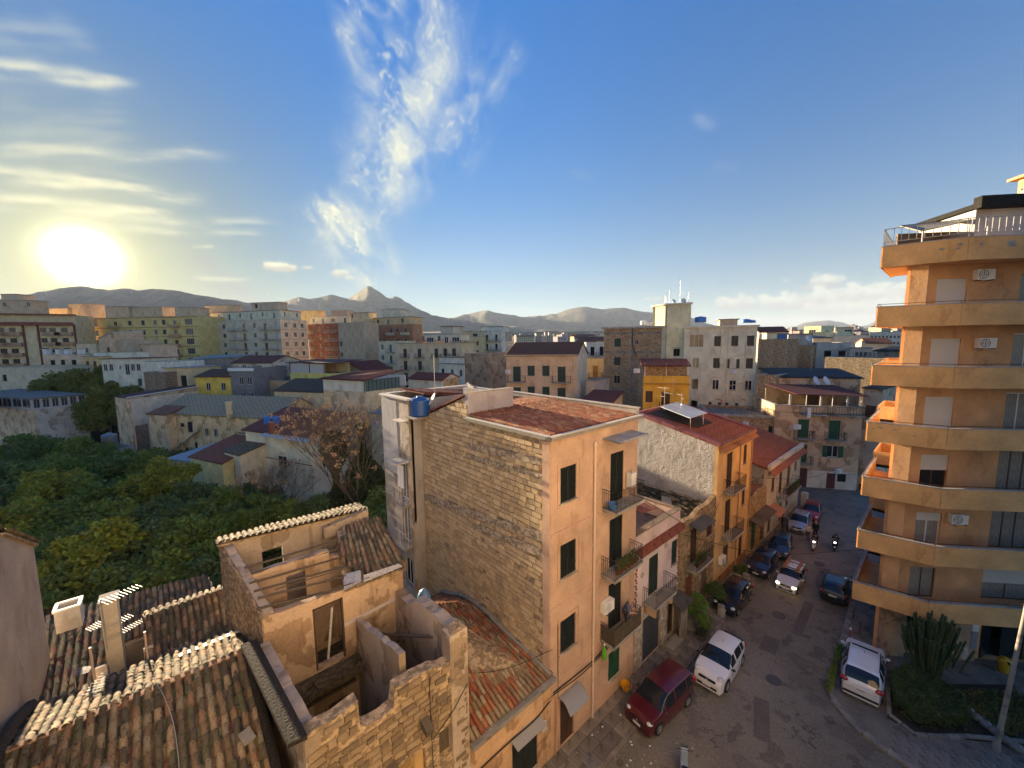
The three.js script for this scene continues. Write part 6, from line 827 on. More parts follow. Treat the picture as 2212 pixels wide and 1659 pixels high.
  { const c = thing('brick_chimney', 'red brick chimney in front of the light blue tanks', 'chimney', atD(...zB(143, 1420), 47.2)); for (let i = 0; i < 9; i++) mesh('brick_course', [bx(.62, .13, .62, 0, .07 + i * .15, 0)], mat([.30, .085, .05], { t: 'tile' }), c); mesh('core', [bx(.55, 1.4, .55, 0, .7, 0)], M.mortar, c); }
}
// left
{
  const l1 = house('striped_apartment_block', 'apartment block with dark red pillars and wide balconies at the left edge', [pA(-420, 440, 122), pA(590, 515, 134)], plaster(0.84, 0.666, 0.38), { deep: 12, walls: [{ r: rep('w.DD.w.DD.', 5), c: [.06, .14, .2, .3, .38, .45, .55, .62, .74, .9].map((v, i) => [.1, .2, .38, .47, .5, .72, .7, .8, .9, .97][i]), st: 3.4, top: 3.3, bk: 'solid', bm: plaster(0.553, 0.326, 0.18), bw: 4.2, bd: 1.2, w: 1.5, fm: M.brownFrame }] });
  { const f = l1.frs[0]; for (const u of [.3, .56, .68, .99]) mesh('pillar', [bx(.5, l1.H - 3, .3, u * f.W, (l1.H - 3) / 2, .12)], mat([.22, .06, .04], { t: 'plaster' }), l1.g, P(f, 0, 0), f.ry); mesh('top_balcony', [bx(f.W, .9, .12, f.W / 2, l1.H - 2.9, 1.1), bx(f.W, .2, 1.2, f.W / 2, l1.H - 3.4, .6)], mat([.28, .09, .06], { t: 'plaster' }), l1.g, P(f, 0, 0), f.ry); for (const u of [.35, .45, .6, .78, .92]) opening(l1.g, f, { k: 's', u: u * f.W, v: l1.H - 3.2, w: 1.2, h: 2.2, c: M.brown }); mesh('eave', [bx(f.W + 1, .35, 1.5, f.W / 2, l1.H + .1, .6)], mat([.30, .10, .07], { t: 'plaster' }), l1.g, P(f, 0, 0), f.ry); }
  roofBox('pink upper storey at the far left edge of the striped block', [pA(-200, 365, 128), pA(255, 372, 130)], plaster(0.769, 0.543, 0.32), { base: l1.H, walls: [{ r: ['..w.w'], c: even(5), st: 2.8, top: .2 }] }); roofBox('small lift house at the far left', [pA(5, 320, 132), pA(130, 320, 132)], plaster(0.769, 0.597, 0.38), { base: l1.H + 2 });
  const l2 = house('ochre_apartment_block', 'long ochre apartment block with brown floor bands', [pA(600, 490, 148), pA(1560, 512, 141)], plaster(0.84, 0.637, 0.24), { deep: 12, walls: [{ r: rep('W.Dw.wwsDW', 5), c: [.14, .2, .3, .42, .5, .58, .66, .73, .82, .92].map((v, i) => [.15, .22, .33, .45, .5, .56, .66, .73, .82, .93][i]), st: 3.5, top: .4, bk: 'solid', bm: plaster(0.646, 0.408, 0.18), bw: 3.8, bd: 1.2, w: 1.4, wh: 1.7, fm: M.offwhite, band: [-.3, -3.8, -7.3, -10.8, -14.3], bandm: mat([.26, .10, .06]) }] });
  for (const [x0, x1, y, l] of [[540, 706, 395, 'tall lift house at the left of the ochre block'], [842, 1008, 415, 'lift house above the middle of the ochre block'], [1040, 1282, 420, 'long roof room at the right of the ochre block'], [1410, 1562, 425, 'roof room between the ochre and grey blocks'], [360, 535, 432, 'low roof room between striped and ochre blocks']]) roofBox(l, [pA(x0, y, 146), pA(x1, y + 4, 145)], plaster(0.769, 0.57, 0.34), { base: l2.H - 1 });
  // small houses before the blocks
  const small = (n, l, x0, x1, y, D, m, o = {}) => house(n, l, [pA(x0, y, D), pA(x1, y + (o.dy ?? 4), D - 1)], m, { deep: 8, ...o });
  small('pink_house', 'pink house with rooftop sheds and three dark doors', 335, 648, 795, 100, plaster(0.84, 0.597, 0.38), { walls: [{ r: ['ese', '...'], c: [.24, .5, .78], st: 3.4, top: .4, sh: M.dark, w: 1.2 }] });
  for (const [x, l] of [[350, 'left end'], [450, 'left of the middle'], [518, 'right of the middle'], [622, 'right end']]) house('roof_cistern', `white cistern on the pink house roof, ${l}`, [pA(x - 16, 755, 101), pA(x + 16, 755, 101)], M.white, { base: atD(...zA(x, 795), 101).y - .3, deep: 1, cat: 'cistern', group: 'cisterns on the pink house', roof: 'slab' });
  small('beige_door_house', 'small beige house with brown doors right of the pink house', 650, 795, 812, 98, plaster(0.84, 0.597, 0.28), { roof: 'slab', walls: [{ r: ['ss', '..'], c: [.25, .65], st: 3.2, top: .4, sh: M.brown }] });
  small('tilted_roof_shed', 'roof shed under a tilted pale metal sheet', 780, 892, 665, 112, plaster(0.769, 0.543, 0.33), { base: 0, roof: { tilt: [0, 1.6, 2.2, .6], pitch: .5 }, rm: mat([.52, .58, .66], { r: .3 }), walls: [{ r: ['.s'], c: [.3, .6], st: 3, top: 2, sh: M.brown }] });
  small('grey_cube_house', 'plain grey brown cube house beside the tilted sheet roof', 892, 1030, 680, 112, plaster(0.646, 0.488, 0.32)); small('tan_row', 'low tan house right of the grey brown cube', 1035, 1180, 715, 114, plaster(0.769, 0.597, 0.4), { roof: 'slab', walls: [{ r: ['W'], c: [.4], st: 3, top: .6 }] });
  small('white_terrace_wall', 'long white terrace wall below the tilted sheet roof', 738, 915, 780, 100, plaster(0.84, 0.8, 0.6)); small('cream_hut', 'small cream hut with slanted roof left of the tilted sheet', 600, 760, 710, 116, plaster(0.84, 0.679, 0.42), { walls: [{ r: ['.w.'], c: [.2, .5, .8], st: 3, top: .6 }] });
  small('white_veranda_house', 'white house with red rim and porthole panel beyond the trees', 800, 1120, 830, 88, plaster(0.84, 0.8, 0.6), { roof: 'slab', rm: mat([.24, .09, .07], { t: 'tile' }), walls: [{ r: ['ww.kEww', '......s'], c: [.08, .22, .35, .45, .62, .76, .9], st: 3.3, top: .3, bk: 'solid' }] });
  small('blue_white_house', 'white house with bluish side wall at the edge of the trees', 1122, 1345, 852, 85, plaster(0.84, 0.8, 0.64), { walls: [{ r: ['...', '.s.'], c: [.1, .3, .6], st: 3.4, top: .6, sh: M.brown }] }); small('stone_shed', 'rough stone shed below the bluish white house', 1135, 1295, 935, 82, mat([.34, .26, .19], { t: 'rubble' }));
  small('arched_window_house', 'cream house with two tall dark windows above the shrubs', 1295, 1480, 902, 84, plaster(0.84, 0.666, 0.36), { roof: 'slab', walls: [{ r: ['ee'], c: [.36, .82], st: 3.4, top: .6, sh: M.dark, w: 1.3 }] });
  small('stone_gable', 'grey rubble gable wall with a slanted sheet roof', 1470, 1825, 838, 98, mat([.42, .37, .30], { t: 'rubble' }), { roof: { tilt: [0, .5, 1, 1], pitch: .5 }, rm: M.slab });
  small('ochre_cottage', 'ochre yellow cottage with brown roof and white framed windows', 1545, 1822, 968, 80, plaster(0.84, 0.597, 0.1), { roof: { ridge: 1.2 }, rm: mat([.17, .085, .05], { t: 'tile' }), walls: [{ r: ['ww', '..'], c: [.35, .78], st: 3.2, top: .6, fm: M.white, w: 1 }] });
  const gb = small('slate_blue_house', 'slate blue house with white framed windows and white cornice', 1812, 2000, 905, 79, plaster(0.239, 0.232, 0.23), { deep: 9, walls: [{ r: ['.ww', '.Ew'], c: [.1, .48, .82], st: 3.2, top: 1.0, w: .95 }] }); mesh('cornice', [bx(gb.frs[0].W + .3, .6, .3, gb.frs[0].W / 2, gb.H - .2, .06)], M.white, gb.g, P(gb.frs[0], 0, 0), gb.frs[0].ry);
  house('old_gable_house', 'old grey gable house behind the slate blue house', [pA(1838, 870, 88), pA(2150, 850, 86)], worn(0.696, 0.605, 0.456), { deep: 9, roof: { ridge: 1.4, at: .45 }, rm: mat([.20, .07, .05], { t: 'tile' }), walls: [{ r: ['.w.'], c: [.1, .3, .7], st: 2.6, top: .4 }] });
  small('left_grey_house', 'pale grey house with small windows at the left edge', -120, 470, 895, 92, plaster(0.676, 0.61, 0.43), { walls: [{ r: ['.s...s', 's..k..'], c: even(6), st: 3.3, top: .9, sh: M.dark }] });
  // veranda house
  const v = house('veranda_house', 'tan house with a long glazed veranda strip under a flat grey roof', [pA(-260, 1225, 82), pA(258, 1238, 74), pA(682, 1150, 80)], worn(0.724, 0.538, 0.336), { roof: 'none', walls: [{ ops: [{ k: 'w', u: 9.5, v: 3.4, w: 1.6, h: 1.5 }] }, { m: worn(0.64, 0.564, 0.456) }] });
  { const H = v.H; for (const k of [0, 1]) { const f = v.frs[k], n = k ? 6 : 7; for (let i = 0; i < n; i++) { const o = mesh('veranda_window', frameGeo(Math.round((f.W / n - .3) * 50) / 50, 1.6, 2), M.offwhite, v.g, P(f, f.W * (i + .5) / n, H + 1.0, -.1), f.ry); mesh('pane', paneGeo(Math.round((f.W / n - .3) * 50) / 50, 1.6), mat([.05, .05, .055], { r: .1 }), o); } mesh('veranda_post', Array.from({ length: n + 1 }, (_, i) => bx(.3, 2, .2, f.W * i / n, H + 1, -.12)), M.offwhite, v.g, P(f, 0, 0), f.ry); mesh('veranda_sill', [bx(f.W, .25, .25, f.W / 2, H + .1, -.05)], M.offwhite, v.g, P(f, 0, 0), f.ry); }
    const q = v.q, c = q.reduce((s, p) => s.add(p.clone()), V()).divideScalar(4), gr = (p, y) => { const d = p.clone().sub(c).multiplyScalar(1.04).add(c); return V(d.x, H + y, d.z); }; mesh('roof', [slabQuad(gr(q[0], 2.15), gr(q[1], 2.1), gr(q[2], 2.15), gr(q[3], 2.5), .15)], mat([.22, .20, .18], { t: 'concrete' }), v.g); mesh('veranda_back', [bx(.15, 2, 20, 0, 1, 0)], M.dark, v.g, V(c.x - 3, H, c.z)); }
  // tall grey gable with red lean-to roof
  const gh = house('grey_gable_house', 'tall grey rendered side wall with patched base and dark red roof', [pA(908, 1145, 72), pA(1010, 1140, 68), pA(1640, 1075, 82)], worn(0.696, 0.511, 0.312), { walls: [{ m: worn(0.807, 0.591, 0.36) }, { m: plaster(0.799, 0.692, 0.52) }], roof: { tilt: [.1, .3, .9, .6], pitch: .4, over: .1 }, rm: mat([.17, .06, .05], { t: 'tile' }) });
  { const f = gh.frs[1]; mesh('bare_stone_patch', [bx(2.0, 5.5, .06, 1.6, 2.75, .01)], mat([.34, .28, .22], { t: 'rubble' }), gh.g, P(f, 0, 0), f.ry); mesh('verge', [slabQuad(P(f, -.1, gh.H + .42, .1), P(f, f.W + .1, gh.H + 1.02, .1), P(f, f.W + .1, gh.H + 1.02, -.25), P(f, -.1, gh.H + .42, -.25), .1)], M.white, gh.g); }
  // cream house with slate-like tiles
  const cs = house('crumbling_villa', 'crumbling cream villa with silvery tile roof and small oval openings', [pA(1250, 1285, 66), pA(2170, 1262, 59)], worn(0.835, 0.627, 0.34), { deep: 9, roof: { ridge: 2.4, at: .55 }, rm: mat([.78, .76, .70], { t: 'speck', r: .8 }), walls: [{ ops: [{ k: 's', u: 1.6, v: 4.6, w: .8, h: 1.5, c: M.dark }, { k: 'w', u: 1.4, v: .9, w: 1.2, h: 1.3 }, { k: 's', u: 5.0, v: 6.2, w: .9, h: .6, c: M.dark }, { k: 's', u: 6.6, v: 5.4, w: 1.1, h: 1.7, c: M.dark }, { k: 'w', u: 10.2, v: 4.9, w: .8, h: 1.3 }, { k: 'w', u: 12.2, v: 4.9, w: .8, h: 1.3 }, { k: 's', u: 7.8, v: 2.8, w: .6, h: .9, c: M.dark }, { k: 's', u: 5.6, v: 1.8, w: .6, h: .9, c: M.dark }] }] });
  { const H = cs.H, f = cs.frs[0]; ribRoof(cs.g, P(f, -.3, H - .1, 1.6), P(f, 4.4, H - .1, 1.6), P(f, 4.4, H + .9, -1.5), P(f, -.3, H + .9, -1.5), mat([.30, .13, .08], { t: 'tile' }), .26); mesh('bay', [bx(4.2, H - .1, 1.3, 2.1, (H - .1) / 2, .66)], worn(0.812, 0.616, 0.36), cs.g, P(f, 0, 0), f.ry); mesh('chimney', [bx(.6, 3.6, .6, f.W * .66, H + .4, .32), bx(.85, .1, .85, f.W * .66, H + 2.25, .32)], worn(0.812, 0.65, 0.36), cs.g, P(f, 0, 0), f.ry); mesh('sloping_cornice', [slabQuad(P(f, 4.5, 2.8, .35), P(f, 4.5, 3.2, .35), P(f, 10, 6.4, .35), P(f, 10, 6.0, .35), .3)], worn(0.696, 0.56, 0.36), cs.g); }
  const rt = house('red_lean_to', 'low cream lean-to with a bright red tile roof', [pA(1505, 1605, 50), pA(1760, 1660, 47)], plaster(0.84, 0.787, 0.38), { deep: 6, roof: { tilt: [0, 0, 1.8, 1.8], pitch: .26 }, rm: mat([.28, .10, .06], { t: 'tile' }), walls: [{ ops: [{ k: 's', u: 4.0, v: 1.2, w: 1.1, h: 1.0, c: M.dark }] }] });
  house('sheet_lean_to', 'flat metal lean-to roof edge left of the bright red tiles', [pA(1330, 1640, 52), pA(1505, 1625, 50.5)], plaster(0.646, 0.516, 0.36), { deep: 6, roof: { tilt: [0, 0, .5, .5], pitch: .6 }, rm: mat([.30, .33, .36], { r: .5 }) });
  house('barred_porch', 'porch with dark barred opening under broken silvery tiles', [pA(1775, 1560, 49), pA(1900, 1590, 47)], plaster(0.84, 0.774, 0.54), { deep: 5, roof: { tilt: [0, 0, 1.2, 1.2], pitch: .26 }, rm: mat([.32, .31, .29], { t: 'speck' }), walls: [{ ops: [{ k: 's', u: .3, v: 3.3, w: 2.0, h: 1.6, c: M.brown }] }] });
  { const t = waterTank(atD(...zA(875, 1520), 62), .95, 2.0, 'dull steel cistern on a pale ledge beside the grey gable', mat([.20, .21, .22], { r: .5, m: .3 })); const s = house('cistern_ledge', 'pale ledge carrying the steel cistern', [pA(830, 1535, 63), pA(945, 1535, 61)], M.slab, { deep: 2, cat: 'ledge' }); }
}

for (const [x, y, D, h] of [[100, 640, 130, 2.6], [285, 645, 145, 3], [320, 650, 145, 2.4], [395, 655, 145, 2.8], [470, 650, 158, 2.4], [520, 652, 158, 3], [580, 650, 148, 3.2], [600, 652, 148, 2.4], [690, 668, 172, 2.6], [735, 668, 172, 2.8], [770, 672, 149, 2.6], [800, 672, 149, 3], [900, 676, 145, 2.4], [970, 700, 115, 2.4], [1060, 700, 150, 2.6], [1075, 702, 150, 2]]) antenna(atD(x, y, D), x * .37, h, 'thin aerial on the roof of a distant apartment block', [[h - .15, .9, 5, .6, 1], [h - .7, .8, 4, .5, -1]], 'aerials on distant apartment roofs');

// ---------------------------------------------------------------- hills and the far town
{
  const hill = (name, D, back, pts, m, rough) => { // a range with its crest on the skyline, falling to the plain in front and behind
    const n = 90, rows = 9, pos = [], idx = [], xs = pts.map(p => p[0]);
    for (let i = 0; i <= n; i++) {
      const x = lerp(xs[0], xs[xs.length - 1], i / n); let k = 1; while (k < pts.length - 1 && pts[k][0] < x) k++;
      const t = smooth(0, 1, (x - pts[k - 1][0]) / (pts[k][0] - pts[k - 1][0])) * .5 + .5 * (x - pts[k - 1][0]) / (pts[k][0] - pts[k - 1][0]), y = lerp(pts[k - 1][1], pts[k][1], t) + (fbm(x * .09, D * .01, 4) - .5) * 4, c = atD(x, y, D), dir = V(c.x - camera.position.x, 0, c.z - camera.position.z).normalize();
      for (let j = 0; j <= rows; j++) { const s = (j - 6) / 6, off = s < 0 ? s * back : -s * -back * 1.2, f = s < 0 ? 1 + s : 1 - s * 2, base = 60, rid = fbm(x * .03 + j * .5, j * .7 + D * .003, 4); pos.push(c.x + dir.x * off, base + (c.y - base) * Math.pow(Math.max(0, f), 1.15) * (j === 6 ? 1 : .72 + .5 * rid) * (j === 6 ? 1 : .95) - (j === 0 || j === rows ? 60 : 0), c.z + dir.z * off); }
    }
    for (let i = 0; i < n; i++) for (let j = 0; j < rows; j++) { const a = i * (rows + 1) + j; idx.push(a, a + rows + 1, a + rows + 2, a, a + rows + 2, a + 1); }
    const g = new THREE.BufferGeometry(); g.setAttribute('position', new THREE.Float32BufferAttribute(pos, 3)); g.setIndex(idx); g.computeVertexNormals(); return struct(name, [g], m);
  };
  const hm = mat([.105, .105, .07], { t: 'scrub', r: 1 }), hm2 = hm;
  hill('hills', 3000, 1300, [[-700, 660], [-300, 640], [-60, 655], [30, 640], [90, 630], [150, 619], [180, 617], [205, 622], [235, 627], [270, 622], [300, 627], [340, 624], [380, 627], [430, 638], [480, 645], [530, 652], [600, 672], [680, 700]], hm);
  hill('mountain', 4800, 1900, [[440, 700], [560, 662], [610, 652], [650, 641], [668, 645], [720, 637], [735, 642], [752, 646], [770, 634], [785, 624], [797, 616], [812, 626], [840, 645], [853, 637], [865, 644], [880, 655], [905, 668], [940, 682], [1000, 692], [1080, 702], [1180, 712]], hm2);
  hill('far_hills', 6500, 2300, [[900, 700], [970, 688], [1010, 678], [1050, 670], [1075, 676], [1130, 684], [1170, 682], [1200, 677], [1225, 668], [1262, 662], [1300, 668], [1345, 664], [1380, 672], [1420, 676], [1480, 684], [1560, 706]], hm2);
  hill('coast_hills', 9000, 2000, [[1640, 716], [1690, 712], [1715, 706], [1745, 695], [1790, 691], [1820, 697], [1845, 705], [1870, 703], [1895, 692], [1930, 684], [1990, 668], [2060, 660], [2200, 655], [2500, 690]], hm2);
  hill('plain_rise', 2400, 700, [[500, 712], [800, 718], [1000, 716], [1200, 718], [1400, 718], [1700, 720], [2100, 726]], mat([.16, .15, .13], { t: 'scrub' }));
}
{
  const cols = [[.58, .52, .44], [.5, .45, .38], [.62, .58, .52], [.46, .38, .30], [.55, .50, .36], [.42, .40, .38], [.6, .48, .36]], kinds = ['pale cream far apartment block among the distant rooftops', 'small far house with dark red roof among the distant rooftops', 'far flat roofed grey block among the distant rooftops'];
  for (let i = 0; i < 150; i++) {
    const x = i < 80 ? rr(1020, 1420) : i < 120 ? rr(1640, 1960) : rr(880, 1100), D = 170 + 900 * Math.pow(rnd(), 1.6), w = rr(10, 26), h = rr(9, 21), c = atD(x, 735, D), k = Math.floor(rnd() * 3), base = Math.max(0, Math.hypot(c.x, c.z) - 240) * .028 - .5, g = thing('far_building', kinds[k], 'building', V(c.x, base, c.z), rad(-41 + rr(-35, 35)), 'far buildings beyond the houses'), m = plaster(...pick(cols).map(v => v * rr(.85, 1.1))), d = rr(9, 14), st = Math.floor((h - 1) / 3.3);
    mesh('wall', [bx(w, h, d, 0, h / 2, 0)], m, g);
    if (k === 1) mesh('roof', [slabQuad(V(-w / 2 - .3, h, d / 2 + .3), V(w / 2 + .3, h, d / 2 + .3), V(w / 2 + .3, h + 2, 0), V(-w / 2 - .3, h + 2, 0), .2), slabQuad(V(w / 2 + .3, h, -d / 2 - .3), V(-w / 2 - .3, h, -d / 2 - .3), V(-w / 2 - .3, h + 2, 0), V(w / 2 + .3, h + 2, 0), .2)], mat([.22, .075, .05], { t: 'tile' }), g); else { mesh('roof', [bx(w + .5, .4, d + .5, 0, h + .2, 0)], M.slab, g); if (rnd() < .6) mesh('lift_house', [bx(4, 2.6, 4, rr(-w / 3, w / 3), h + 1.6, 0)], m, g); }
    if (D < 420) for (let s = 0; s < st; s++) for (let u = -w / 2 + 2; u < w / 2 - 1; u += 3.2) mesh('window', cached('fw', () => prep([bx(1.2, 1.6, .12)])), M.dark, g, V(u, h - 2.2 - s * 3.3, d / 2)); else mesh('windows', Array.from({ length: st }, (_, s) => Array.from({ length: Math.floor(w / 3.2) }, (_, j) => bx(1.3, 1.6, .2, -w / 2 + 1.8 + j * 3.2, h - 2.2 - s * 3.3, d / 2))).flat(), M.dark, g).userData.kind = 'stuff';
  }
}
scene.fog = new THREE.FogExp2(new THREE.Color().setRGB(.7, .82, 1), 0.00005);

// ---------------------------------------------------------------- trees, shrubs and plants
const leafGeo = (() => { const a = []; for (let k = 0; k < 3; k++) { const t = k * 2.1, q = [V(0, 0, 0), V(.16, .28, .05), V(0, .62, .0), V(-.16, .28, .05)].map(v => v.applyEuler(new THREE.Euler(.5 + k * .2, t, .3))); a.push(quad(...q)); } return mergeGeometries(a); })();
const LM = (r, g, b) => mat([r * 3.4, g * 3.2, b * 1.9], { r: .75, tr: .18 });
function leaves(parent, name, list, m, tint = .35) { // list: [position, size]; one leafy mass of single leaves
  const im = new THREE.InstancedMesh(leafGeo, m, list.length), q = new THREE.Quaternion(), c = new THREE.Color(), mt = new THREE.Matrix4();
  list.forEach(([p, s], i) => { q.setFromEuler(new THREE.Euler(rnd() * 6.3, rnd() * 6.3, rnd() * 6.3)); im.setMatrixAt(i, mt.compose(p, q, V(s, s, s))); const k = 1 - tint / 2 + rnd() * tint; im.setColorAt(i, c.setRGB(k * rr(.8, 1.25), k, k * rr(.7, 1.1))); });
  im.name = name; im.userData.kind = 'stuff'; im.castShadow = im.receiveShadow = true; parent.add(im); return im;
}
function crownList(c, rx, ry, n, size, lobes = 9, flat = .3) {
  const L = []; for (let k = 0; k < lobes; k++) { const a = rnd() * 6.28, e = Math.asin(rr(-.35, 1)), d = rr(.4, .98); L.push([V(Math.cos(a) * Math.cos(e) * rx * d, Math.sin(e) * ry * d, Math.sin(a) * Math.cos(e) * rx * d), rr(.2, .46) * rx]); }
  const out = []; for (let i = 0; i < n; i++) { const [o, r] = pick(L), u = V(rnd() - .5, rnd() - .42, rnd() - .5).normalize().multiplyScalar(r * Math.pow(rnd(), .3)); u.y *= ry / rx; out.push([o.clone().add(u).add(c), size * rr(.45, 1.5)]); } return out;
}
function tree(name, label, pos, h, r, col, o = {}) {
  const g = thing(name, label, 'tree', pos, 0, o.group), th = h - r * (o.sq ?? 1) * 1.1, a = [bar(V(0, -.1, 0), V(rr(-.2, .2), th, rr(-.2, .2)), h * .03, 7, h * .018)];
  for (let k = 0; k < 6; k++) { const t = rnd() * 6.28; a.push(bar(V(0, th * rr(.6, .95), 0), V(Math.cos(t) * r * .6, th + rr(.2, .8) * r, Math.sin(t) * r * .6), h * .012, 5, h * .004)); }
  mesh('trunk', a, M.oldwood, g); leaves(g, 'crown', crownList(V(0, h - r * (o.sq ?? 1), 0), r, r * (o.sq ?? 1), o.n ?? 2600, o.s ?? .5, o.lobes ?? 11), LM(...col), .6); return g;
}
const GREEN = [[.030, .058, .016], [.026, .050, .020], [.040, .065, .016], [.024, .046, .024], [.034, .060, .026]];
{ // the overgrown garden behind the houses
  const list = [[20, 985, 3.6], [100, 975, 3.4], [185, 985, 3.2], [-20, 1040, 3.6], [70, 1035, 3.2], [150, 1040, 3.0], [235, 1020, 2.8], [310, 1010, 2.6], [20, 1105, 3.0], [110, 1095, 2.8], [195, 1095, 3.0], [275, 1085, 3.0], [350, 1070, 2.8], [425, 1080, 2.6], [-10, 1180, 2.8], [75, 1160, 2.8], [150, 1150, 2.5], [235, 1150, 2.8], [320, 1140, 2.8], [395, 1140, 2.6], [460, 1110, 2.4], [120, 1230, 2.4], [195, 1245, 2.3], [270, 1210, 2.5], [350, 1200, 2.6], [430, 1190, 2.4], [290, 1275, 2.0], [370, 1255, 2.1], [440, 1255, 2.0], [110, 1290, 1.8], [500, 1140, 2.2], [560, 1110, 2.2], [620, 1120, 2.2], [680, 1120, 2.4], [820, 1130, 2.6], [840, 1060, 2.4], [560, 1060, 1.6]];
  list.forEach(([x, y, r], i) => { const bright = [9, 12, 22, 14].includes(i), p = atY(x, y, 3.6), h = 3.6 + r * .8 + rr(-.3, .6) + (bright ? 1.2 : 0); p.y = 0; tree('garden_tree', bright ? 'yellow green tree catching the low sun in the walled garden' : 'dense dark green tree in the overgrown garden', p, h, r * 1.12, bright ? [.055, .075, .012] : GREEN[i % 5], { n: 3400, s: .5, sq: .85, lobes: 16, group: bright ? 'garden trees with sun tinted leaves' : 'dark garden trees' }); });  // chosen trees carry the low sun as a lighter, yellower leaf colour
  for (const [x, y, D, r, h] of [[150, 1120, 86, 4.6, 10], [330, 1060, 88, 5, 12.5], [520, 1010, 90, 5.4, 14], [700, 1000, 90, 5.4, 14.5], [860, 1040, 88, 5.2, 13], [960, 1120, 84, 5, 11.5], [800, 1180, 80, 4.8, 9], [620, 1130, 86, 5, 10.5]]) { const p = atD(...zA(x, y), D); p.y = 0; tree('broad_tree', 'large olive green tree behind the veranda house', p, h, r, [.046, .056, .014], { n: 4200, s: .75, sq: .95, group: 'large trees behind the veranda house' }); }
  for (const [x, y] of [[1360, 1050], [1460, 1040], [1560, 1050], [1660, 1060], [1740, 1070]]) { const p = atD(...zA(x, y), 79); p.y = 0; tree('tall_shrub', 'rounded dark shrub in front of the ochre cottage', p, 6.2 + rr(-.5, .5), 2.3, [.035, .055, .016], { n: 1500, s: .55, group: 'shrubs before the ochre cottage' }); }
  const hedge = thing('ivy_wall', 'garden wall overgrown with dark ivy below the grey gable', 'hedge'), p0 = atY(268, 1020, 0), p1 = atY(528, 1010, 0), L = []; for (let i = 0; i < 3600; i++) { const t = rnd(); L.push([V(lerp(p0.x, p1.x, t) + rr(-.4, .4), rr(0, 3.2), lerp(p0.z, p1.z, t) + rr(-.4, .4)), rr(.3, .5)]); } leaves(hedge, 'ivy', L, LM(.024, .038, .014)); mesh('wall', [bar(p0.clone().setY(.1), p1.clone().setY(.1), .1)], M.mortar, hedge);
  { const L2 = []; for (let i = 0; i < 26000; i++) { const x = rr(-30, 760), y = rr(985, 1330), p = atY(x, y, .2); if (p.z > -15.9 || (x > 520 && y < 1080)) continue; p.y = rr(.1, 1.1); L2.push([p, rr(.35, .7)]); } const im = leaves(scene, 'undergrowth', L2, LM(.028, .044, .016), .7); im.userData.kind = 'stuff'; }
}
{ // bare tree with dry seed clusters, half grown over with ivy
  const bare = (label, base, h, spread, nC, sd) => {
    const s0 = seed; seed = sd; const g = thing('bare_tree', label, 'tree', base), segs = [], tips = [];
    const grow = (p, d, len, r, k) => { const q = p.clone().addScaledVector(d, len); segs.push(bar(p, q, r, k > 2 ? 4 : 6, r * .68)); if (k >= 6 || r < .006) { tips.push(q); return; } if (k > 2) tips.push(q.clone()); const n = k < 2 ? 3 : rnd() < .55 ? 2 : 3; for (let i = 0; i < n; i++) { const e = d.clone().add(V(rnd() - .5, rnd() * .55 - .12, rnd() - .5).multiplyScalar(spread)).normalize(); grow(q, e, len * rr(.66, .86), r * .64, k + 1); } };
    for (let i = 0; i < 3; i++) grow(V(rr(-.4, .4), 0, rr(-.4, .4)), V(rr(-.35, .35), 1, rr(-.35, .35)).normalize(), h * .27, .10, 0);
    mesh('trunk', segs, mat([.25, .19, .14], { t: 'wood' }), g); const L = []; for (let i = 0; i < nC; i++) { const t = pick(tips); for (let k = 0; k < 9; k++) L.push([t.clone().add(V(rr(-.16, .16), rr(-.24, .1), rr(-.16, .16))), rr(.16, .30)]); } leaves(g, 'seed_clusters', L, mat([.40, .29, .18], { r: .9 }), .5); seed = s0; return g;
  };
  const b1 = atY(800, 1185, 0); bare('tall bare tree with tan seed clusters behind the ruin', b1, 14.5, 1.15, 210, 11);
  const b2 = atY(745, 1170, 0); bare('slender leafless tree in front of the white house', b2, 13.8, .95, 60, 23);
  const b3 = atY(600, 1150, 0); bare('low leafless tree with sparse seed clusters left of the ruin gable', b3, 7.5, 1.5, 110, 31);
  for (const [x, h, r, l, n] of [[735, 11.8, 2.0, 'tall column of dark ivy on the slender bare tree', 8500], [795, 12.4, 2.3, 'broad column of dark ivy on the bare tree with seed clusters', 9500], [845, 7.5, 2.6, 'dark leafy mass against the narrow rear wing', 7000]]) { const p = atY(x, 1178, 0), g = thing('ivy_column', l, 'ivy', p), L = []; for (let i = 0; i < n; i++) { const t = Math.pow(rnd(), .8), a = rnd() * 6.28, q = r * (.55 + .45 * Math.sin(t * 9 + x)) * Math.pow(rnd(), .4) * (1.25 - t * .7); L.push([V(Math.cos(a) * q, 1 + t * (h - 1.5), Math.sin(a) * q), rr(.22, .4)]); } leaves(g, 'leaves', L, LM(.014, .023, .009), .6); mesh('stem', [cyl(.12, .06, h * .8, 0, 0, 0, 7)], M.oldwood, g); }
}
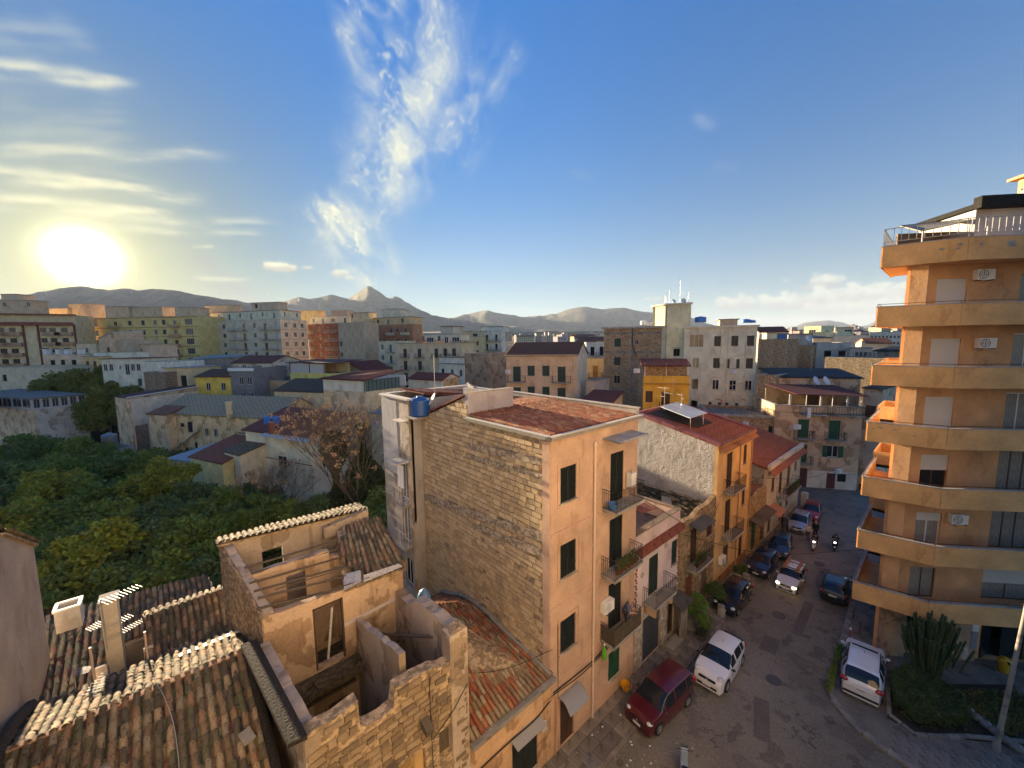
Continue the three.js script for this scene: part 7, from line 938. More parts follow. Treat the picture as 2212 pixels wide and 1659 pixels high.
{ // plants in the street
  const bush = (label, x, z, r, h, col, y = .1, n = 1500, s = .22) => { const g = thing('bush', label, 'bush', V(x, y, z)); leaves(g, 'foliage', crownList(V(0, h * .5, 0), r, h * .55, n, s, 8), LM(...col), .6); mesh('stem', [cyl(.05, .03, h * .6, 0, 0, 0, 6), cyl(.03, .02, h * .5, .1, 0, .1, 5)], M.oldwood, g); return g; };
  bush('leafy green bush beside the porch of the white house', 13.7, .85, .95, 1.9, [.03, .06, .014], .12, 2600); bush('dark bush between the stone house door and the black car', 16.6, .7, .8, 1.7, [.018, .034, .012], .12, 1800); bush('small bush at the foot of the yellow house', 22.3, .6, .45, .8, [.03, .05, .015], .12, 500); bush('black leaved plant in a pot on the left kerb', 12.6, 1.55, .34, .6, [.012, .016, .01], .3, 500, .16);
  const pot = (label, x, z) => { const g = thing('planter', label, 'planter', V(x, .12, z)); mesh('planter_body', [new THREE.LatheGeometry([[0, 0], [.22, 0], [.3, .36], [.33, .36], [.29, .3], [.2, .05]].map(p => new THREE.Vector2(...p)), 18)], M.concrete, g); }; pot('concrete pot holding the black leaved plant', 12.6, 1.55);
  for (const [x, z, l] of [[15.9, 1.5, 'white stone block beside the leafy bush'], [21.3, 1.35, 'pale stone bollard block near the dark blue car'], [20.6, 1.0, 'grey stone step block by the yellow house']]) tag(mesh('stone_bollard', [new THREE.CylinderGeometry(.24, .3, .75, 8).translate(0, .37, 0)], mat([.42, .38, .32], { t: 'concrete' }), scene, V(x, .1, z)), l, 'bollard');
  const hedgeAt = (pts, h, n, label, name, col) => { const g = thing(name, label, 'hedge'), s = new THREE.Shape(pts.map(([x, z]) => new THREE.Vector2(x, z))), bb = pts.reduce((b, [x, z]) => [Math.min(b[0], x), Math.max(b[1], x), Math.min(b[2], z), Math.max(b[3], z)], [99, -99, 99, -99]), inside = (x, z) => { let c = false; for (let i = 0, j = pts.length - 1; i < pts.length; j = i++) { const [xi, zi] = pts[i], [xj, zj] = pts[j]; if ((zi > z) !== (zj > z) && x < (xj - xi) * (z - zi) / (zj - zi) + xi) c = !c; } return c; }, L = []; while (L.length < n) { const x = rr(bb[0], bb[1]), z = rr(bb[2], bb[3]); if (inside(x, z)) { const t = rnd(), hh = h * (.75 + .5 * fbm(x * 1.5, z * 1.5, 3)); L.push([V(x, .14 + hh * Math.pow(t, .4), z), rr(.14, .26)]); } } leaves(g, 'foliage', L, LM(...col), .5); mesh('stems', Array.from({ length: 20 }, () => { const [x, z] = pick(L)[0].toArray().filter((_, i) => i !== 1); return bar(V(x, .1, z), V(x + rr(-.2, .2), .5, z + rr(-.2, .2)), .02, 4); }), M.oldwood, g); };
  hedgeAt([[16.6, 10.1], [15.0, 10.35], [14.4, 11.2], [15.3, 12.3], [16.2, 13.0], [17.4, 12.7], [18.2, 11.6], [17.8, 10.4]], 1.05, 9000, 'dark clipped hedge mass on the pavement island below the cactus', 'hedge', [.018, .030, .010]);
  hedgeAt([[18.3, 7.75], [18.3, 7.55], [13.9, 7.75], [13.7, 7.95]], .16, 1600, 'strip of weeds growing along the right kerb', 'weed_strip', [.05, .08, .02]); hedgeAt([[18.4, 12.2], [17.3, 13.1], [17.0, 14.2], [19.5, 15.6], [21.2, 14.6]], .22, 2600, 'low brown green planting in the tower garden bed', 'planting_bed', [.05, .045, .018]);
  const soil = struct('flower_bed', (() => { const s = new THREE.Shape([[14.2, 10.2], [13.9, 11.2], [15.2, 12.6], [16.9, 14.6], [20, 16.2], [21.6, 14.4], [18.6, 11.6], [17.9, 10.1]].map(([x, z]) => new THREE.Vector2(x, -z))); return [new THREE.ExtrudeGeometry(s, { depth: .06, bevelEnabled: false }).rotateX(-Math.PI / 2).translate(0, .137, 0)]; })(), mat([.10, .07, .045], { t: 'soil' }));
  const edge = [[16.9, 9.95], [14.35, 10.25], [13.85, 11.2], [14.6, 12.0], [15.6, 12.9], [16.5, 13.9], [17.2, 14.7]]; for (let i = 0; i < edge.length - 1; i++) { const [x0, z0] = edge[i], [x1, z1] = edge[i + 1], L = Math.hypot(x1 - x0, z1 - z0), n = Math.round(L / .5); for (let k = 0; k < n; k++) { const t = (k + .5) / n; mesh('edging_stone', cached('edst', () => prep([bx(.47, .2, .16)])), pick([M.slab, M.concrete]), soil, V(lerp(x0, x1, t), .19, lerp(z0, z1, t)), Math.atan2(-(z1 - z0), x1 - x0)); } }
  for (let k = 0; k < 9; k++) mesh('border_rock', cached(`rock${k % 3}`, () => { const g = new THREE.IcosahedronGeometry(.26, 1), p = g.attributes.position; for (let i = 0; i < p.count; i++) { const f = 1 + .35 * (fbm(p.getX(i) * 9 + k * 3, p.getY(i) * 9 + p.getZ(i) * 7, 2) - .5); p.setXYZ(i, p.getX(i) * f, p.getY(i) * f * .7, p.getZ(i) * f); } g.computeVertexNormals(); return prep([g]); }), M.concrete, soil, V(18.3 - k * .24 + rr(-.1, .1), .3, 12.0 + k * .3));
  // candelabra spurge
  const g = thing('cactus_tree', 'tall candelabra cactus tree in front of the orange tower', 'cactus', V(18.5, .15, 11.45)), arms = [];
  const rib = (p, d, L, r) => { const n = 5, m = Math.max(3, Math.round(L / .3)), q = new THREE.CylinderGeometry(r, r * .85, L, 10, m); const a = q.attributes.position; for (let i = 0; i < a.count; i++) { const th = Math.atan2(a.getZ(i), a.getX(i)), k = (1 + .28 * Math.cos(th * n)) * (.9 + .12 * Math.sin(a.getY(i) * 14)); a.setX(i, a.getX(i) * k); a.setZ(i, a.getZ(i) * k); } q.computeVertexNormals(); q.translate(0, L / 2, 0); q.applyQuaternion(new THREE.Quaternion().setFromUnitVectors(V(0, 1, 0), d.clone().normalize())); q.translate(p.x, p.y, p.z); return q; };
  for (let i = 0; i < 105; i++) { const a = rnd() * 6.28, d = Math.pow(rnd(), .6), x = Math.cos(a) * d * 1.3, z = Math.sin(a) * d * 1.3, y0 = lerp(1.5, 1.2, d) + rnd() * 1.5, top = lerp(4.1, 2.5, d * d) + rr(-.3, .25); if (top - y0 > .4) { const p = V(x * .9, y0, z * .9); arms.push(rib(p, V(x * .22, 1, z * .22), top - y0, rr(.045, .07))); if (i % 3 === 0) arms.push(rib(V(x * .25, .25, z * .25), V(x * .72, y0, z * .72), Math.hypot(y0, d) * .98, .07)); } }
  mesh('arms', arms, mat([.065, .095, .035], { r: .7, t: 'grain' }), g); mesh('trunk', [cyl(.25, .17, .9, 0, 0, 0, 9)], M.oldwood, g);
  { const t = thing('dry_shrub', 'bare twiggy shrub behind the white car', 'shrub', V(18.6, .15, 9.7)); const a = []; for (let k = 0; k < 14; k++) { const d = V(rr(-.9, .9), 1.2, rr(-.9, .9)), m = d.clone().multiplyScalar(.6); a.push(bar(V(0, 0, 0), m, .016, 5, .01), bar(m, m.clone().add(V(rr(-.5, .5), rr(.1, .5), rr(-.5, .5))), .01, 4, .004)); } mesh('twigs', a, M.oldwood, t); }
  // balcony plants
  for (const [x, y, z, w, l] of [[4.2, 7.66, .6, 1.7, 'row of potted plants behind the middle balcony railing of the peach house'], [14.0, 3.95, .45, 1.4, 'untidy pot plants on the balcony of the stone house'], [35, 3.36, .7, 4, 'trailing plants along the balcony of the cream corner house']]) { const q = thing('balcony_plants', l, 'pot plant', V(x, y, z)), L = []; for (let i = 0; i < 260 * w; i++) L.push([V(rnd() * w, .25 + rnd() * .55, rr(-.12, .16)), rr(.1, .2)]); leaves(q, 'leaves', L, LM(.035, .05, .016), .6); for (let k = 0; k < w * 3; k++) mesh('pot', cached('pot', () => prep([cyl(.09, .12, .24, 0, 0, 0, 10)])), M.rust, q, V(.15 + k * .32, 0, 0)); }
}

// ---------------------------------------------------------------- vehicles
const carGlass = mat([.012, .016, .022], { r: .04 }), tyre = mat([.012, .012, .012], { r: .85 }), alloy = mat([.40, .40, .41], { r: .35, m: .7 }), lampGlass = mat([.55, .56, .58], { r: .12, cc: 1 }), tail = mat([.30, .008, .012], { r: .2, cc: 1 }), trim = mat([.015, .015, .016], { r: .6 });
function profile(pts) { return x => { for (let i = 1; i < pts.length; i++) if (x <= pts[i][0]) { const [x0, y0] = pts[i - 1], [x1, y1] = pts[i], t = (x - x0) / (x1 - x0); return lerp(y0, y1, t * .55 + .45 * t * t * (3 - 2 * t)); } return pts[pts.length - 1][1]; }; }
function car(name, label, o) {
  const g = thing(name, label, 'car', V(o.x, o.y ?? .02, o.z), o.ry ?? 0, o.group), { L, W, top, belt, wr = .3, wx } = o, n = 72, yt = profile(top), paint = mat(o.c, { r: .32, cc: .9, m: o.metal ?? .1 });
  const [wsA, wsB] = o.ws, [rwA, rwB] = o.rw, J = 17, pos = [], kind = [];
  const half = x => { const e = Math.abs(x) / (L / 2); return W / 2 * (1 - .16 * Math.pow(e, 5) - .05 * e * e); };
  for (let i = 0; i <= n; i++) {
    const x = -L / 2 + L * i / n, w = half(x), T = yt(x), yb = Math.min(belt + (x < 0 ? .05 : 0), T - .02), cab = smooth(.05, .45, T - yb);
    let y0 = o.sill ?? .2; for (const c of wx) { const d = Math.abs(x - c), R = wr + .07; if (d < R) y0 = Math.max(y0, wr + Math.sqrt(R * R - d * d)); }
    y0 = Math.min(y0, yb - .04); const wt = lerp(w * .90, (o.tw ?? .74) * W / 2, cab), yg = lerp(yb + (T - yb) * .6, T - .075, cab);
    const ring = [[w * .965, y0], [w, y0 + (yb - y0) * .35], [w * .995, y0 + (yb - y0) * .72], [w * .955, yb], [lerp(w * .955, wt, .5) + .012 * cab, lerp(yb, yg, .5)], [wt, yg], [wt * .9, T - .015], [wt * .5, T + .012], [0, T + .02]];
    for (let j = 0; j < J; j++) { const [z, y] = ring[j < 9 ? j : 16 - j]; pos.push(x, y, j < 9 ? z : -z); }
  }
  const bodyI = [], ws = [], rw = [], sideI = [[], []];
  for (let i = 0; i < n; i++) for (let j = 0; j < J - 1; j++) {
    const x = -L / 2 + L * (i + .5) / n, a = i * J + j, q = [a, a + J, a + J + 1, a, a + J + 1, a + 1], jj = j < 8 ? j : 15 - j;
    let t = bodyI; if (jj >= 5 && x > wsA && x < wsB) t = ws; else if (jj >= 5 && x > rwA && x < rwB) t = rw; else if (jj >= 3 && jj <= 4 && x > o.sg[0] && x < o.sg[1] && !o.pil.some(p => Math.abs(x - p) < .045)) t = sideI[j < 8 ? 0 : 1];
    t.push(...q);
  }
  for (const [i, f] of [[0, 1], [n, -1]]) for (let j = 0; j < 8; j++) { const a = i * J + j, b = i * J + j + 1, c = i * J + 15 - j, d = i * J + 16 - j; f > 0 ? bodyI.push(a, b, c, a, c, d) : bodyI.push(a, c, b, a, d, c); }
  const full = new THREE.BufferGeometry(); full.setAttribute('position', new THREE.Float32BufferAttribute(pos, 3)); full.setIndex([...bodyI, ...ws, ...rw, ...sideI[0], ...sideI[1]]); full.computeVertexNormals();
  const cut = idx => { const q = full.clone(); q.setIndex(idx); return q; };
  mesh('body', [cut(bodyI)], paint, g); mesh('windscreen', [cut(ws)], carGlass, g); mesh('rear_window', [cut(rw)], carGlass, g); for (const s of sideI) mesh('side_window', [cut(s)], carGlass, g);
  mesh('underbody', [bx(L * .9, .18, W * .8, 0, .3, 0)], trim, g);
  const wheelG = cached(`tyre${wr}`, () => prep([new THREE.LatheGeometry([[wr * .62, -.09], [wr * .93, -.1], [wr, -.06], [wr, .06], [wr * .93, .1], [wr * .62, .09]].map(p => new THREE.Vector2(...p)), 26).rotateX(Math.PI / 2)])), rimG = cached(`rim${wr}`, () => { const a = [new THREE.TorusGeometry(wr * .6, .022, 6, 26), new THREE.CircleGeometry(wr * .2, 14).translate(0, 0, .03)]; for (let k = 0; k < 5; k++) a.push(bx(wr * .13, wr * .55, .03, 0, wr * .33, .01).rotateZ(k * 1.2566)); return prep(a); });
  for (const c of wx) for (const s of [-1, 1]) { const w = mesh('wheel', wheelG, tyre, g, V(c, wr, s * (W / 2 - .13))); mesh('rim', rimG, alloy, w, V(0, 0, s * .08), s < 0 ? Math.PI : 0); mesh('hub', cached(`hub${wr}`, () => prep([new THREE.CylinderGeometry(wr * .6, wr * .6, .04, 20).rotateX(Math.PI / 2)])), trim, w); }
  const nose = L / 2, sph = (sx, sy, sz) => new THREE.SphereGeometry(1, 14, 10).scale(sx, sy, sz);
  for (const s of [-1, 1]) {
    const [hx, hy, hz] = o.hl; mesh('headlight', [sph(.17, .085, .15).rotateY(s * .6).translate(hx, hy, s * hz)], o.on ? mat([.9, .85, .6], { r: .2, e: [1, .82, .45], ei: 1.6 }) : lampGlass, g);
    const [tx, ty, tz] = o.tl; mesh('tail_light', [sph(.12, o.tlh ?? .13, o.tlw ?? .12).rotateY(s * .4).translate(tx, ty, s * tz)], tail, g);
    mesh('wing_mirror', [sph(.07, .08, .1).translate(wsB - .18, belt + .06, s * (W / 2 + .08)), bx(.05, .03, .12, wsB - .18, belt, s * (W / 2))], o.mir ?? paint, g);
    mesh('door_handle', [bx(.16, .025, .02, -.05, belt - .12, s * (half(-.05) + .004)), bx(.16, .025, .02, wx[0] < wx[1] ? wx[0] + .62 : .8, belt - .1, s * (half(.9) - .002))], o.dh ?? paint, g);
    mesh('door_seam', [bx(.012, belt - .45, .012, .62, (belt + .35) / 2, s * (half(.62) + .002)), bx(.012, belt - .45, .012, -.38, (belt + .35) / 2, s * (half(.38) + .002))], trim, g);
  }
  mesh('grille', [bx(.05, .13, W * .5, nose - .035, o.gy ?? .62, 0), bx(.05, .14, W * .6, nose - .02, .36, 0)], trim, g); mesh('badge', [sph(.02, .05, .05).translate(nose, o.gy ?? .62, 0)], M.steel, g);
  mesh('front_plate', [bx(.02, .11, .42, nose + .015, .44, 0)], M.white, g); mesh('rear_plate', [bx(.02, .11, .48, -nose - .012, o.py ?? .72, 0)], M.white, g);
  mesh('bumper_strip', [bx(.06, .12, W * .8, -nose + .01, .38, 0)], trim, g); mesh('wiper', [bar(V(wsB + .02, yt(wsB) + .03, -.3), V(wsB - .3, yt(wsB - .3) + .05, .05), .01, 4)], trim, g);
  mesh('roof_aerial', [cyl(.012, .006, .2, -.3, yt(-.3), 0, 5)], trim, g); return g;
}
const HATCH = { L: 3.8, W: 1.68, belt: .92, wr: .29, wx: [1.2, -1.2], top: [[-1.9, .62], [-1.84, .95], [-1.6, 1.32], [-1.2, 1.46], [-.2, 1.5], [.25, 1.44], [.95, .98], [1.55, .84], [1.82, .66], [1.9, .5]], ws: [.28, .93], rw: [-1.78, -1.42], sg: [-1.4, .75], pil: [-.95, -.05, .62], hl: [1.68, .68, .58], tl: [-1.82, .9, .66] };
car('crossover_car', 'white crossover car with dark windscreen parked behind the red van', { ...HATCH, L: 4.13, W: 1.77, belt: 1.02, wr: .34, wx: [1.27, -1.26], top: [[-2.06, .7], [-2.0, 1.0], [-1.82, 1.3], [-1.3, 1.5], [-.3, 1.57], [.2, 1.52], [1.0, 1.1], [1.65, .98], [1.98, .78], [2.06, .55]], ws: [.24, .98], rw: [-1.93, -1.5], sg: [-1.45, .8], pil: [-1.0, -.05, .68], hl: [1.78, .92, .62], tl: [-1.9, 1.0, .72], c: [.72, .72, .73], mir: trim, gy: .74, x: 11.1, z: 3.25, ry: Math.PI + .03 });
car('people_carrier', 'dark red compact van parked half on the pavement by the peach house', { ...HATCH, L: 4.05, W: 1.72, belt: 1.0, wr: .31, wx: [1.3, -1.25], top: [[-2.02, .7], [-2.0, 1.1], [-1.9, 1.5], [-1.7, 1.66], [-.3, 1.70], [.35, 1.62], [1.15, 1.06], [1.75, .92], [1.98, .72], [2.02, .5]], ws: [.38, 1.12], rw: [-1.98, -1.78], sg: [-1.75, .95], pil: [-1.15, -.05, .8], hl: [1.8, .76, .6], tl: [-1.98, 1.15, .68], tlh: .22, tw: .80, c: [.085, .005, .012], x: 6.15, z: 2.15, y: .06, ry: Math.PI - .1 });
{ const c = car('small_hatchback', 'black and tan small hatchback parked against the bush on the left', { ...HATCH, c: [.008, .009, .012], x: 17.95, z: 1.55, y: .08, ry: Math.PI }); mesh('side_panel', [bx(1.9, .03, .03, -.35, .93, .79), bx(1.9, .03, .03, -.35, .93, -.79), bx(.06, .42, .04, .62, 1.12, .72, 0, 0, .6), bx(.06, .42, .04, .62, 1.12, -.72, 0, 0, .6)], mat([.50, .34, .16], { r: .3 }), c); }
car('small_hatchback', 'dark blue hatchback with a paper behind its windscreen by the stone bollard', { ...HATCH, c: [.010, .014, .035], x: 24.5, z: 1.6, y: .05, ry: Math.PI });
car('small_hatchback', 'dark blue hatchback parked askew between the other blue car and the silver car', { ...HATCH, c: [.012, .018, .04], x: 28.9, z: 1.75, y: .05, ry: Math.PI + .14 });
car('small_hatchback', 'silver hatchback parked before the red car', { ...HATCH, c: [.36, .38, .42], metal: .5, x: 35.7, z: 1.7, y: .04, ry: Math.PI + .06 });
car('small_hatchback', 'red hatchback with white bonnet strip at the end of the parked row', { ...HATCH, c: [.28, .012, .02], x: 39.6, z: 1.9, y: .04, ry: Math.PI + .1 });
{ const c = car('boxy_car', 'old white boxy car with headlights on and rolled mats on its roof', { ...HATCH, L: 3.45, W: 1.5, belt: .86, wr: .27, wx: [1.1, -1.05], top: [[-1.72, .6], [-1.7, .9], [-1.55, 1.25], [-1.42, 1.37], [-.3, 1.4], [.22, 1.36], [.7, .92], [1.5, .82], [1.68, .74], [1.72, .5]], ws: [.25, .68], rw: [-1.66, -1.46], sg: [-1.4, .58], pil: [-.85, -.05, .5], hl: [1.64, .66, .52], tl: [-1.68, .8, .6], tw: .82, on: true, c: [.66, .64, .62], x: 23.85, z: 3.75, ry: Math.PI + .02 });
  for (const s of [-1, 1]) { const r = tag(mesh('rolled_mat', [new THREE.CylinderGeometry(.11, .11, 1.9, 12).rotateZ(Math.PI / 2)], mat([.52, .24, .12], { r: .9, t: 'wood' }), scene, V(24.2, 1.56, 3.75 + s * .42), .02), 'rolled tan mat strapped on the roof of the boxy white car', 'rolled mat', 'rolled mats on the boxy car'); } mesh('roof_rack', [bx(.04, .06, 1.3, .15, 1.43, 0), bx(.04, .06, 1.3, -.9, 1.42, 0)], trim, c); }
car('small_hatchback', 'black hatchback driving away beside the right pavement', { ...HATCH, c: [.008, .010, .014], x: 25.0, z: 6.35, ry: .06 });
{ const c = car('sport_utility_car', 'white sport utility car seen from behind, parked on the pavement island', { ...HATCH, L: 4.4, W: 1.82, belt: 1.05, wr: .35, wx: [1.35, -1.3], top: [[-2.2, .75], [-2.14, 1.0], [-1.95, 1.35], [-1.5, 1.6], [-.3, 1.67], [.3, 1.6], [1.1, 1.12], [1.8, 1.0], [2.12, .8], [2.2, .55]], ws: [.35, 1.05], rw: [-2.1, -1.62], sg: [-1.55, .85], pil: [-1.05, -.05, .72], hl: [1.95, .85, .68], tl: [-2.1, .98, .72], tlw: .2, c: [.72, .72, .74], x: 16.4, z: 8.95, y: .15, ry: .075 });
  for (const s of [-1, 1]) mesh('roof_rail', [tube([V(-1.4, 1.6, s * .66), V(-1.2, 1.70, s * .66), V(.1, 1.72, s * .66), V(.35, 1.62, s * .66)], .022, 6, 24)], trim, c); mesh('sunroof', [bx(.12, .02, 1.1, .25, 1.655, 0)], carGlass, c); mesh('plate_letters', [bx(.01, .05, .34, -2.225, .72, 0)], M.grey, c); }

// ---------------------------------------------------------------- people
function figure(bones, colors) { // bones: [x0,y0,z0, x1,y1,z1, r0, r1, colour]; one continuous body from a smooth union of tapered limbs
  const N = 64, half = 1.0, mc = new MarchingCubes(N, M.white, false, false, 60000), f = mc.field, cell = 2 * half / N;
  const dist = (p, b) => { const ax = b[3] - b[0], ay = b[4] - b[1], az = b[5] - b[2], px = p[0] - b[0], py = p[1] - b[1], pz = p[2] - b[2], l = ax * ax + ay * ay + az * az || 1e-6, t = Math.max(0, Math.min(1, (px * ax + py * ay + pz * az) / l)); return Math.hypot(px - ax * t, py - ay * t, pz - az * t) - lerp(b[6], b[7], t); };
  for (let k = 0; k < N; k++) for (let j = 0; j < N; j++) for (let i = 0; i < N; i++) { const p = [(i - N / 2) * cell, (j - N / 2) * cell + 1, (k - N / 2) * cell]; let s = 0; for (const b of bones) s += Math.exp(-dist(p, b) * 55); f[i + j * N + k * N * N] = Math.log(s + 1e-30) / 55; }
  mc.isolation = 0; mc.update(); const c = mc.count, pos = new Float32Array(c * 3), nor = new Float32Array(c * 3), col = new Float32Array(c * 3);
  for (let i = 0; i < c; i++) { const p = [mc.positionArray[i * 3] * half, mc.positionArray[i * 3 + 1] * half + 1, mc.positionArray[i * 3 + 2] * half]; let best = 9, q = 0; for (const b of bones) { const d = dist(p, b); if (d < best) { best = d; q = b[8]; } } pos.set(p, i * 3); for (let k = 0; k < 3; k++) { nor[i * 3 + k] = mc.normalArray[i * 3 + k]; col[i * 3 + k] = colors[q][k]; } }
  const g = new THREE.BufferGeometry(); g.setAttribute('position', new THREE.BufferAttribute(pos, 3)); g.setAttribute('color', new THREE.BufferAttribute(col, 3)); g.computeVertexNormals(); return g;
}
const SKIN = [.42, .24, .16];
function fingers(x, y, z, dx, dy, s) { const a = []; for (let k = 0; k < 4; k++) { const L = [.07, .08, .075, .06][k], o = (k - 1.5) * .021; const p = V(x, y, z + o), m = p.clone().add(V(dx * L * .6, dy * L * .6, 0)), e = m.clone().add(V(dx * L * .35, dy * L * .35 - .025, 0)); a.push(bar(p, m, .0095, 6, .009), bar(m, e, .009, 6, .007)); } a.push(bar(V(x - dx * .05, y - dy * .05, z + s * .04), V(x - dx * .01, y - dy * .01 - .01, z + s * .065), .0105, 6, .009)); return a.map(q => paint(q.toNonIndexed(), SKIN)); }
function person(label, pos, ry, bones, colors, hands = []) { const g = thing('person', label, 'person', pos, ry); const body = figure(bones, colors), parts = [body, ...hands.map(h => fingers(...h)).flat()].map(q => { for (const k of Object.keys(q.attributes)) if (!['position', 'normal', 'color'].includes(k)) q.deleteAttribute(k); return q; }); mesh('body', [mergeGeometries(parts)], mat([1, 1, 1], { v: 1, r: .85 }), g); return g; }
const head = (x, y, z, hair, skin = 0, lean = 0) => [[x, y, z, x + .01, y + .09, z, .085, .095, skin], [x - .035, y + .07, z, x - .03, y + .13, z, .085, .075, hair], [x + .08, y + .02, z, x + .105, y - .005, z, .018, .02, skin], [x + .03, y - .06, z, x + .06, y - .07, z, .05, .045, skin], [x, y + .02, z - .09, x, y + .05, z - .09, .02, .02, skin], [x, y + .02, z + .09, x, y + .05, z + .09, .02, .02, skin], [x - .02, y - .1, z, x - .05, y - .18, z, .055, .06, skin]];
// facing +x in their own axes
const standing = (o = 0) => [...head(.02, 1.62, 0, 1), [0, 1.40, -.14, 0, 1.40, .14, .10, .10, 2], [0, 1.35, 0, .0, 1.0, 0, .16, .145, 2], [0, .98, -.08, 0, .98, .08, .14, .14, 3], [0, .92, -.09, .08 * o, .5, -.09, .085, .06, 3], [.08 * o, .5, -.09, -.06 * o, .09, -.09, .058, .042, 3], [0, .92, .09, -.06 * o, .5, .09, .085, .06, 3], [-.06 * o, .5, .09, -.2 * o, .1, .09, .058, .042, 3], [-.06 * o, .05, -.09, .14 - .06 * o, .035, -.09, .045, .035, 4], [-.2 * o, .05, .09, .14 - .2 * o, .035, .09, .045, .035, 4], [0, 1.42, -.19, -.02, 1.14, -.24, .058, .045, 2], [-.02, 1.14, -.24, .10, .90, -.22, .043, .034, 2], [.10, .9, -.22, .13, .82, -.22, .035, .032, 0], [0, 1.42, .19, .02, 1.14, .24, .058, .045, 2], [.02, 1.14, .24, .14, .90, .22, .043, .034, 2], [.14, .9, .22, .17, .82, .22, .035, .032, 0]];
person('person in a blue grey shirt leaning on the reed screened balcony', V(5.45, 4.07, .42), -Math.PI / 2 + .5, [...head(.2, 1.5, 0, 0), [.08, 1.30, -.15, .08, 1.30, .15, .10, .10, 2], [.08, 1.25, 0, -.04, .95, 0, .17, .16, 2], [-.05, .94, -.08, -.05, .94, .08, .15, .15, 3], [-.05, .9, -.09, 0, .48, -.1, .085, .06, 3], [0, .48, -.1, -.05, .08, -.1, .058, .042, 3], [-.05, .9, .09, 0, .48, .1, .085, .06, 3], [0, .48, .1, -.05, .08, .1, .058, .042, 3], [-.05, .05, -.1, .1, .035, -.1, .045, .035, 4], [-.05, .05, .1, .1, .035, .1, .045, .035, 4], [.08, 1.32, -.2, .16, 1.05, -.26, .06, .047, 2], [.16, 1.05, -.26, .40, 1.04, -.16, .045, .036, 0], [.40, 1.04, -.16, .47, 1.03, -.14, .035, .032, 0], [.08, 1.32, .2, .16, 1.05, .26, .06, .047, 2], [.16, 1.05, .26, .40, 1.04, .16, .045, .036, 0], [.40, 1.04, .16, .47, 1.03, .14, .035, .032, 0]], [SKIN, [.3, .26, .24], [.075, .085, .15], [.03, .03, .04], [.02, .015, .01]], [[.48, 1.03, -.14, 1, -.1, 1], [.48, 1.03, .14, 1, -.1, -1]]);
person('person in a pale coat walking beside the silver car', V(33.0, .03, 2.95), Math.PI, standing(1), [SKIN, [.05, .035, .025], [.58, .54, .48], [.10, .09, .08], [.02, .02, .02]], [[.14, .80, -.22, .3, -1, 1], [.18, .80, .22, .3, -1, -1]]);
person('person in dark clothes walking behind the pale coat', V(34.1, .03, 3.3), Math.PI + .2, standing(-1), [SKIN, [.02, .015, .012], [.02, .02, .022], [.018, .018, .02], [.01, .01, .01]], [[.14, .80, -.22, .3, -1, 1], [.18, .80, .22, .3, -1, -1]]);
person('person in black standing at the cream corner house door', V(33.6, .03, .7), Math.PI / 2, standing(.4), [SKIN, [.02, .015, .012], [.015, .015, .016], [.02, .02, .02], [.01, .01, .01]], [[.14, .80, -.22, .3, -1, 1], [.18, .80, .22, .3, -1, -1]]);

// ---------------------------------------------------------------- scooters
function scooter(label, x, z, ry, c, on) {
  const g = thing('scooter', label, 'scooter', V(x, .03, z), ry), p = mat(c, { r: .3, cc: .8 });
  for (const k of [.62, -.55]) { const w = mesh('wheel', cached('scw', () => prep([new THREE.TorusGeometry(.2, .055, 8, 24)])), tyre, g, V(k, .25, 0)); mesh('rim', cached('scr', () => prep([new THREE.CylinderGeometry(.15, .15, .06, 16).rotateX(Math.PI / 2)])), alloy, w); }
  const shell = (pts, w0, name, m) => { const s = new THREE.Shape(pts.map(q => new THREE.Vector2(...q))); mesh(name, [new THREE.ExtrudeGeometry(s, { depth: w0, bevelEnabled: true, bevelSize: .05, bevelThickness: .06, bevelSegments: 3 }).translate(0, 0, -w0 / 2)], m, g); };
  shell([[-.85, .55], [-.8, .72], [-.3, .72], [-.1, .6], [-.15, .38], [-.5, .34]], .2, 'rear_body', p); shell([[.35, .32], [.5, .4], [.6, .8], [.5, .98], [.44, .95], [.42, .45], [-.1, .36], [-.1, .28], [.3, .27]], .2, 'front_shield', p); shell([[.45, .42], [.62, .52], [.8, .44], [.82, .36], [.6, .46]], .1, 'front_mudguard', p);
  shell([[-.85, .76], [-.75, .84], [-.25, .8], [-.1, .74], [-.3, .72]], .16, 'seat', trim); mesh('handlebar', [bar(V(.45, .98, -.34), V(.45, 1.02, .34), .018), bar(V(.62, .3, 0), V(.46, 1.0, 0), .03)], trim, g);
  for (const s of [-1, 1]) mesh('mirror', [bar(V(.45, 1.0, s * .25), V(.42, 1.2, s * .32), .008, 4), new THREE.SphereGeometry(1, 10, 8).scale(.015, .045, .065).translate(.42, 1.22, s * .33)], M.steel, g);
  mesh('headlight', [new THREE.SphereGeometry(1, 12, 8).scale(.05, .07, .09).translate(.62, .86, 0)], on ? mat([.9, .9, .85], { r: .2, e: [1, .92, .75], ei: 2.2 }) : lampGlass, g); mesh('windshield', [bx(.012, .3, .3, .54, 1.1, 0, 0, 0, .35)], mat([.08, .09, .10], { r: .08 }), g); mesh('fork', [bar(V(.64, .25, .08), V(.52, .7, .06), .02), bar(V(.64, .25, -.08), V(.52, .7, -.06), .02)], M.steel, g); return g;
}
